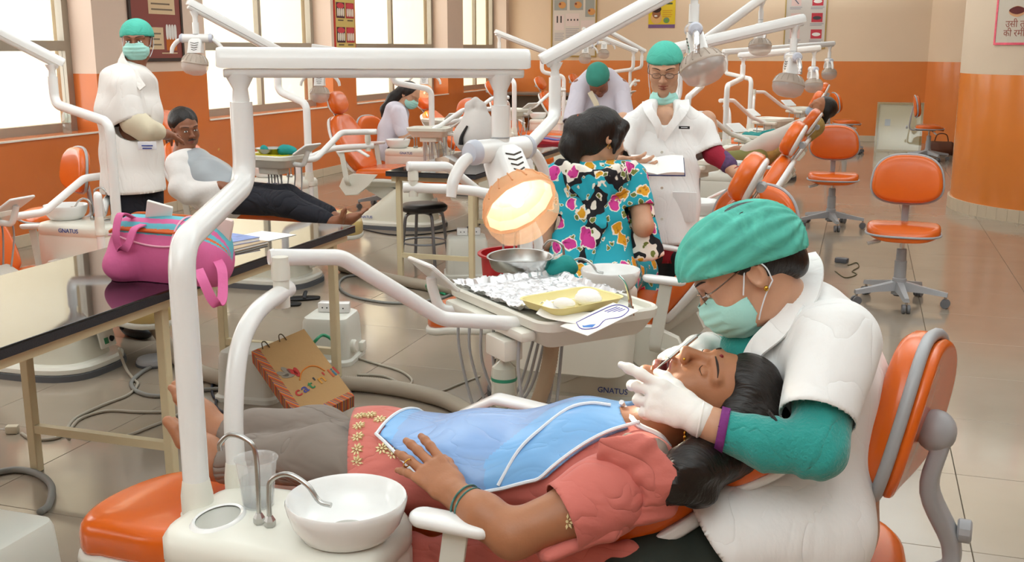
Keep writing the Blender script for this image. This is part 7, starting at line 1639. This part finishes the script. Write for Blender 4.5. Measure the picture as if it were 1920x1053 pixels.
M_shirt = mat('white_striped_shirt', 'e2dedb', .85, bump=.4, bscale=40, var=.05, vscale=40)
S = SD(); S.chain([P(420, 378, D-.1), P(380, 345, D-.06), P(354, 308, D-.02)], [.17, .165, .165], .05, sd, (.75, .75, .62)); S.chain([P(334, 306, D-.14), P(336, 352, D-.22), P(352, 366, D-.22), P(405, 352, D-.22)], [.07, .06, .055, .042], .04); S.chain([P(365, 300, D+.18), P(395, 350, D+.2), P(430, 340, D+.1)], [.075, .06, .045], .04)
obj_from('shirt', [S.mesh(.009, fold(111, .008, 28))], M_shirt, m2)
S = SD(); S.chain([P(366, 312, D-.03), P(392, 336, D-.06), P(425, 354, D-.08)], [.13, .15, .13], .05, sd, (.82, .82, .9)); S.cut(P(388, 342, D-.06), unit(A((-.75, .1, -.6))), .5); obj_from('bib', [S.mesh(.008, fold(112, .008, 36), off=.012)], mat('grey_plastic_bib', '9da3a8', .35, bump=.3, bscale=25, coat=.2), m2)
S = SD(); S.chain([P(425, 372, D-.15), kN, P(612, 412, D-.31)], [.1, .08, .055], .04); S.chain([P(430, 365, D+.05), kF, P(615, 400, D-.18)], [.1, .08, .055], .04); obj_from('trousers', [S.mesh(.009, fold(113, .005, 28))], M_navy, m2)
hairs(h, m2, (.086, .102, .088), (0, -.026, .05), 6, None, .005, None, .006, 95); 
b = MB(); b.tube(smooth_path([h.p(-.024, .094, -.052), h.p(0, .104, -.046), h.p(.024, .094, -.052)], 4), [.003, .0055, .003], 6); b.build('moustache', M_hair, m2); face_parts(h, m2)
# ---------------------------------------------------------------- nurse bending by the window
n1 = thing('person', 'dark-haired nurse in white coat and mask bending over a patient by the window', 'person')
D = 10.4
h = Head(P(768, 178, D), (.85, -.25, -.48), (.45, 0, .9), 1.05); nk = P(748, 202, D)
S = SD(); h.build(S, nk, .055); Vh = S.mesh(.008)
S = SD(); S.chain([nk, P(746, 215, D-.1), P(746, 215, D-.15), P(756, 258, D-.2), P(788, 248, D-.2)], [.05, .05, .05, .042, .03]); Va = S.mesh(.01)
skin_obj('body', [Vh, Va], SK_fair, n1, [h.paint()])
S = SD(); S.chain([P(732, 285, D), P(736, 245, D), P(745, 210, D)], [.18, .165, .165], .05, (.2, 1, 0), (.75, .72, .6)); S.chain([P(748, 212, D-.16), P(754, 245, D-.2)], [.075, .07], .04); obj_from('coat', [S.mesh(.012, fold(121, .006, 20))], M_coat2, n1)
S = SD(); S.chain([P(735, 285, D-.08), P(790, 300, D-.08), P(795, 350, D-.08)], [.1, .085, .07]); S.chain([P(735, 285, D+.1), P(790, 298, D+.1), P(795, 348, D+.1)], [.1, .085, .07]); obj_from('trousers', [S.mesh(.015)], M_navy, n1)
S = SD(); hand(S, P(788, 248, D-.2), (.9, .1, .2), (-.1, -.2, 1), 1, (.5, .6, .6, .6), sc=1.1); S.cone(P(784, 249, D-.2), P(792, 247, D-.2), .03, .032); obj_from('glove', [S.mesh(.007)], M_glove, n1)
hairs(h, n1, (.086, .1, .088), (0, -.02, .035), 7, lambda S: S.chain([h.p(0, -.07, .02), P(738, 185, D), P(722, 205, D-.03), P(718, 218, D-.04)], [.07, .06, .045, .02], .03), .008); mask_mesh(h, M_maskm, n1, 74)
# ---------------------------------------------------------------- man bowing, green cap towards us
m3 = thing('person', 'man in lilac-white coat and green cap bowing over a patient', 'person')
D = 7.9
h = Head(P(1122, 150, D), (.12, -.62, -.78), (.0, -.75, .66), 1.0); nk = P(1124, 168, D+.16)
S = SD(); h.build(S, nk, .055); Vh = S.mesh(.007)
eL, eR = P(1175, 225, D-.02), P(1072, 230, D-.02)
S = SD(); S.chain([P(1165, 160, D+.1), eL, P(1150, 262, D-.25)], [.05, .042, .03]); S.chain([P(1085, 160, D+.1), eR, P(1098, 262, D-.25)], [.05, .042, .03]); S.chain([P(1124, 260, D+.25), P(1124, 190, D+.2)], [.12, .11]); S.chain([P(1105, 270, D+.25), P(1105, 420, D+.3)], [.08, .05]); S.chain([P(1145, 270, D+.25), P(1145, 420, D+.3)], [.08, .05]); Va = S.mesh(.012)
skin_obj('body', [Vh, Va], SK_man, m3, [h.paint(True)])
S = SD(); S.chain([P(1124, 290, D+.25), P(1124, 215, D+.2), P(1124, 160, D+.14)], [.18, .175, .18], .06, (1, .15, 0), (.7, .68, .6)); S.chain([P(1088, 165, D+.12), P(1112, 146, D+.12), P(1138, 146, D+.12), P(1160, 165, D+.12)], [.06, .065, .065, .06], .05); S.chain([P(1162, 168, D+.1), eL], [.07, .066], .04); S.chain([P(1086, 168, D+.1), eR], [.07, .066], .04); S.cut(eL, unit(eL-P(1168, 155, D+.1)), .12); S.cut(eR, unit(eR-P(1082, 155, D+.1)), .12)
obj_from('coat', [S.mesh(.011, fold(131, .008, 22))], M_coat2, m3, solid=.002)
qa, qb = P(1105, 405, D+.3), P(1145, 405, D+.3); S = SD(); S.chain([P(1105, 285, D+.25), (qa[0], qa[1], .06)], [.1, .07]); S.chain([P(1145, 285, D+.25), (qb[0], qb[1], .06)], [.1, .07]); S.cut((0, 0, .04), (0, 0, -1))
for q in (qa, qb): b = MB(); b.ell((q[0], q[1]-.06, .04), (.05, .13, .04)); b.build('shoe', M_black, m3)
obj_from('trousers', [S.mesh(.015)], M_navy, m3)
band('shirt_collar', [P(1106, 172, D-.0), P(1118, 195, D-.02), P(1124, 215, D-.02)], .04, [(0, -1, .2), (0, -1, .2)], mat('cream_shirt', 'd9ceb4', .85), m3)
hairs(h, m3, (.078, .09, .08), (0, -.03, .02), 8, None, .008); cap(h, m3, mat('dark_green_cap', '3c9484', .8, bump=.3, bscale=50, var=.1, vscale=25), (.088, .106, .092), 5, (0, .12, -1), (0, .085, .036))
# ---------------------------------------------------------------- far patient in the mustard print
p2 = thing('person', 'patient in mustard print lying back in the chair beyond the reading woman', 'person')
D = 8.75
h = Head(P(1538, 206, D), (-.55, -.55, .5), (.55, .1, .8), 1.0); nk = P(1524, 226, D)
S = SD(); h.build(S, nk, .052); Vh = S.mesh(.008); S = SD(); S.chain([P(1500, 250, D), P(1440, 290, D), P(1380, 290, D), P(1330, 300, D)], [.1, .1, .07, .05]); Vb = S.mesh(.015)
skin_obj('body', [Vh, Vb], SK_pat, p2, [h.paint(True)])
S = SD(); S.chain([P(1524, 236, D-.02), P(1480, 268, D), P(1420, 296, D)], [.15, .15, .15], .05, (0, 1, 0), (.62, .65, .6)); obj_from('tunic', [S.mesh(.011, fold(141, .006, 26))], mat('mustard_print_cloth', 'b59a58', .85, var=.5, vscale=26), p2)
S = SD(); S.chain([P(1510, 235, D-.1), P(1440, 268, D-.1), P(1400, 285, D-.1)], [.07, .08, .06], .04); obj_from('white_shawl', [S.mesh(.011, fold(142, .008, 30))], mat('pale_shawl', 'd8d2c8', .85), p2)
S = SD(); S.chain([P(1420, 296, D-.1), P(1370, 300, D-.1), P(1325, 315, D-.1)], [.09, .07, .05]); S.chain([P(1420, 296, D+.1), P(1370, 300, D+.1), P(1325, 315, D+.1)], [.09, .07, .05]); obj_from('trousers', [S.mesh(.013)], mat('olive_trousers', '8a8a52', .85), p2)
hairs(h, p2, (.09, .1, .09), (0, -.03, .045), 9, lambda S: S.cone(h.p(-.06, -.02, .02), h.p(-.05, -.06, -.06), .04, .03), .008)
S = SD(); S.ell(h.p(0, .055, -.06), (.055, .05, .045), h.ax); obj_from('face_shield_mask', [S.mesh(.008)], mat('blue_grey_mask', '9fb0c4', .4), p2)
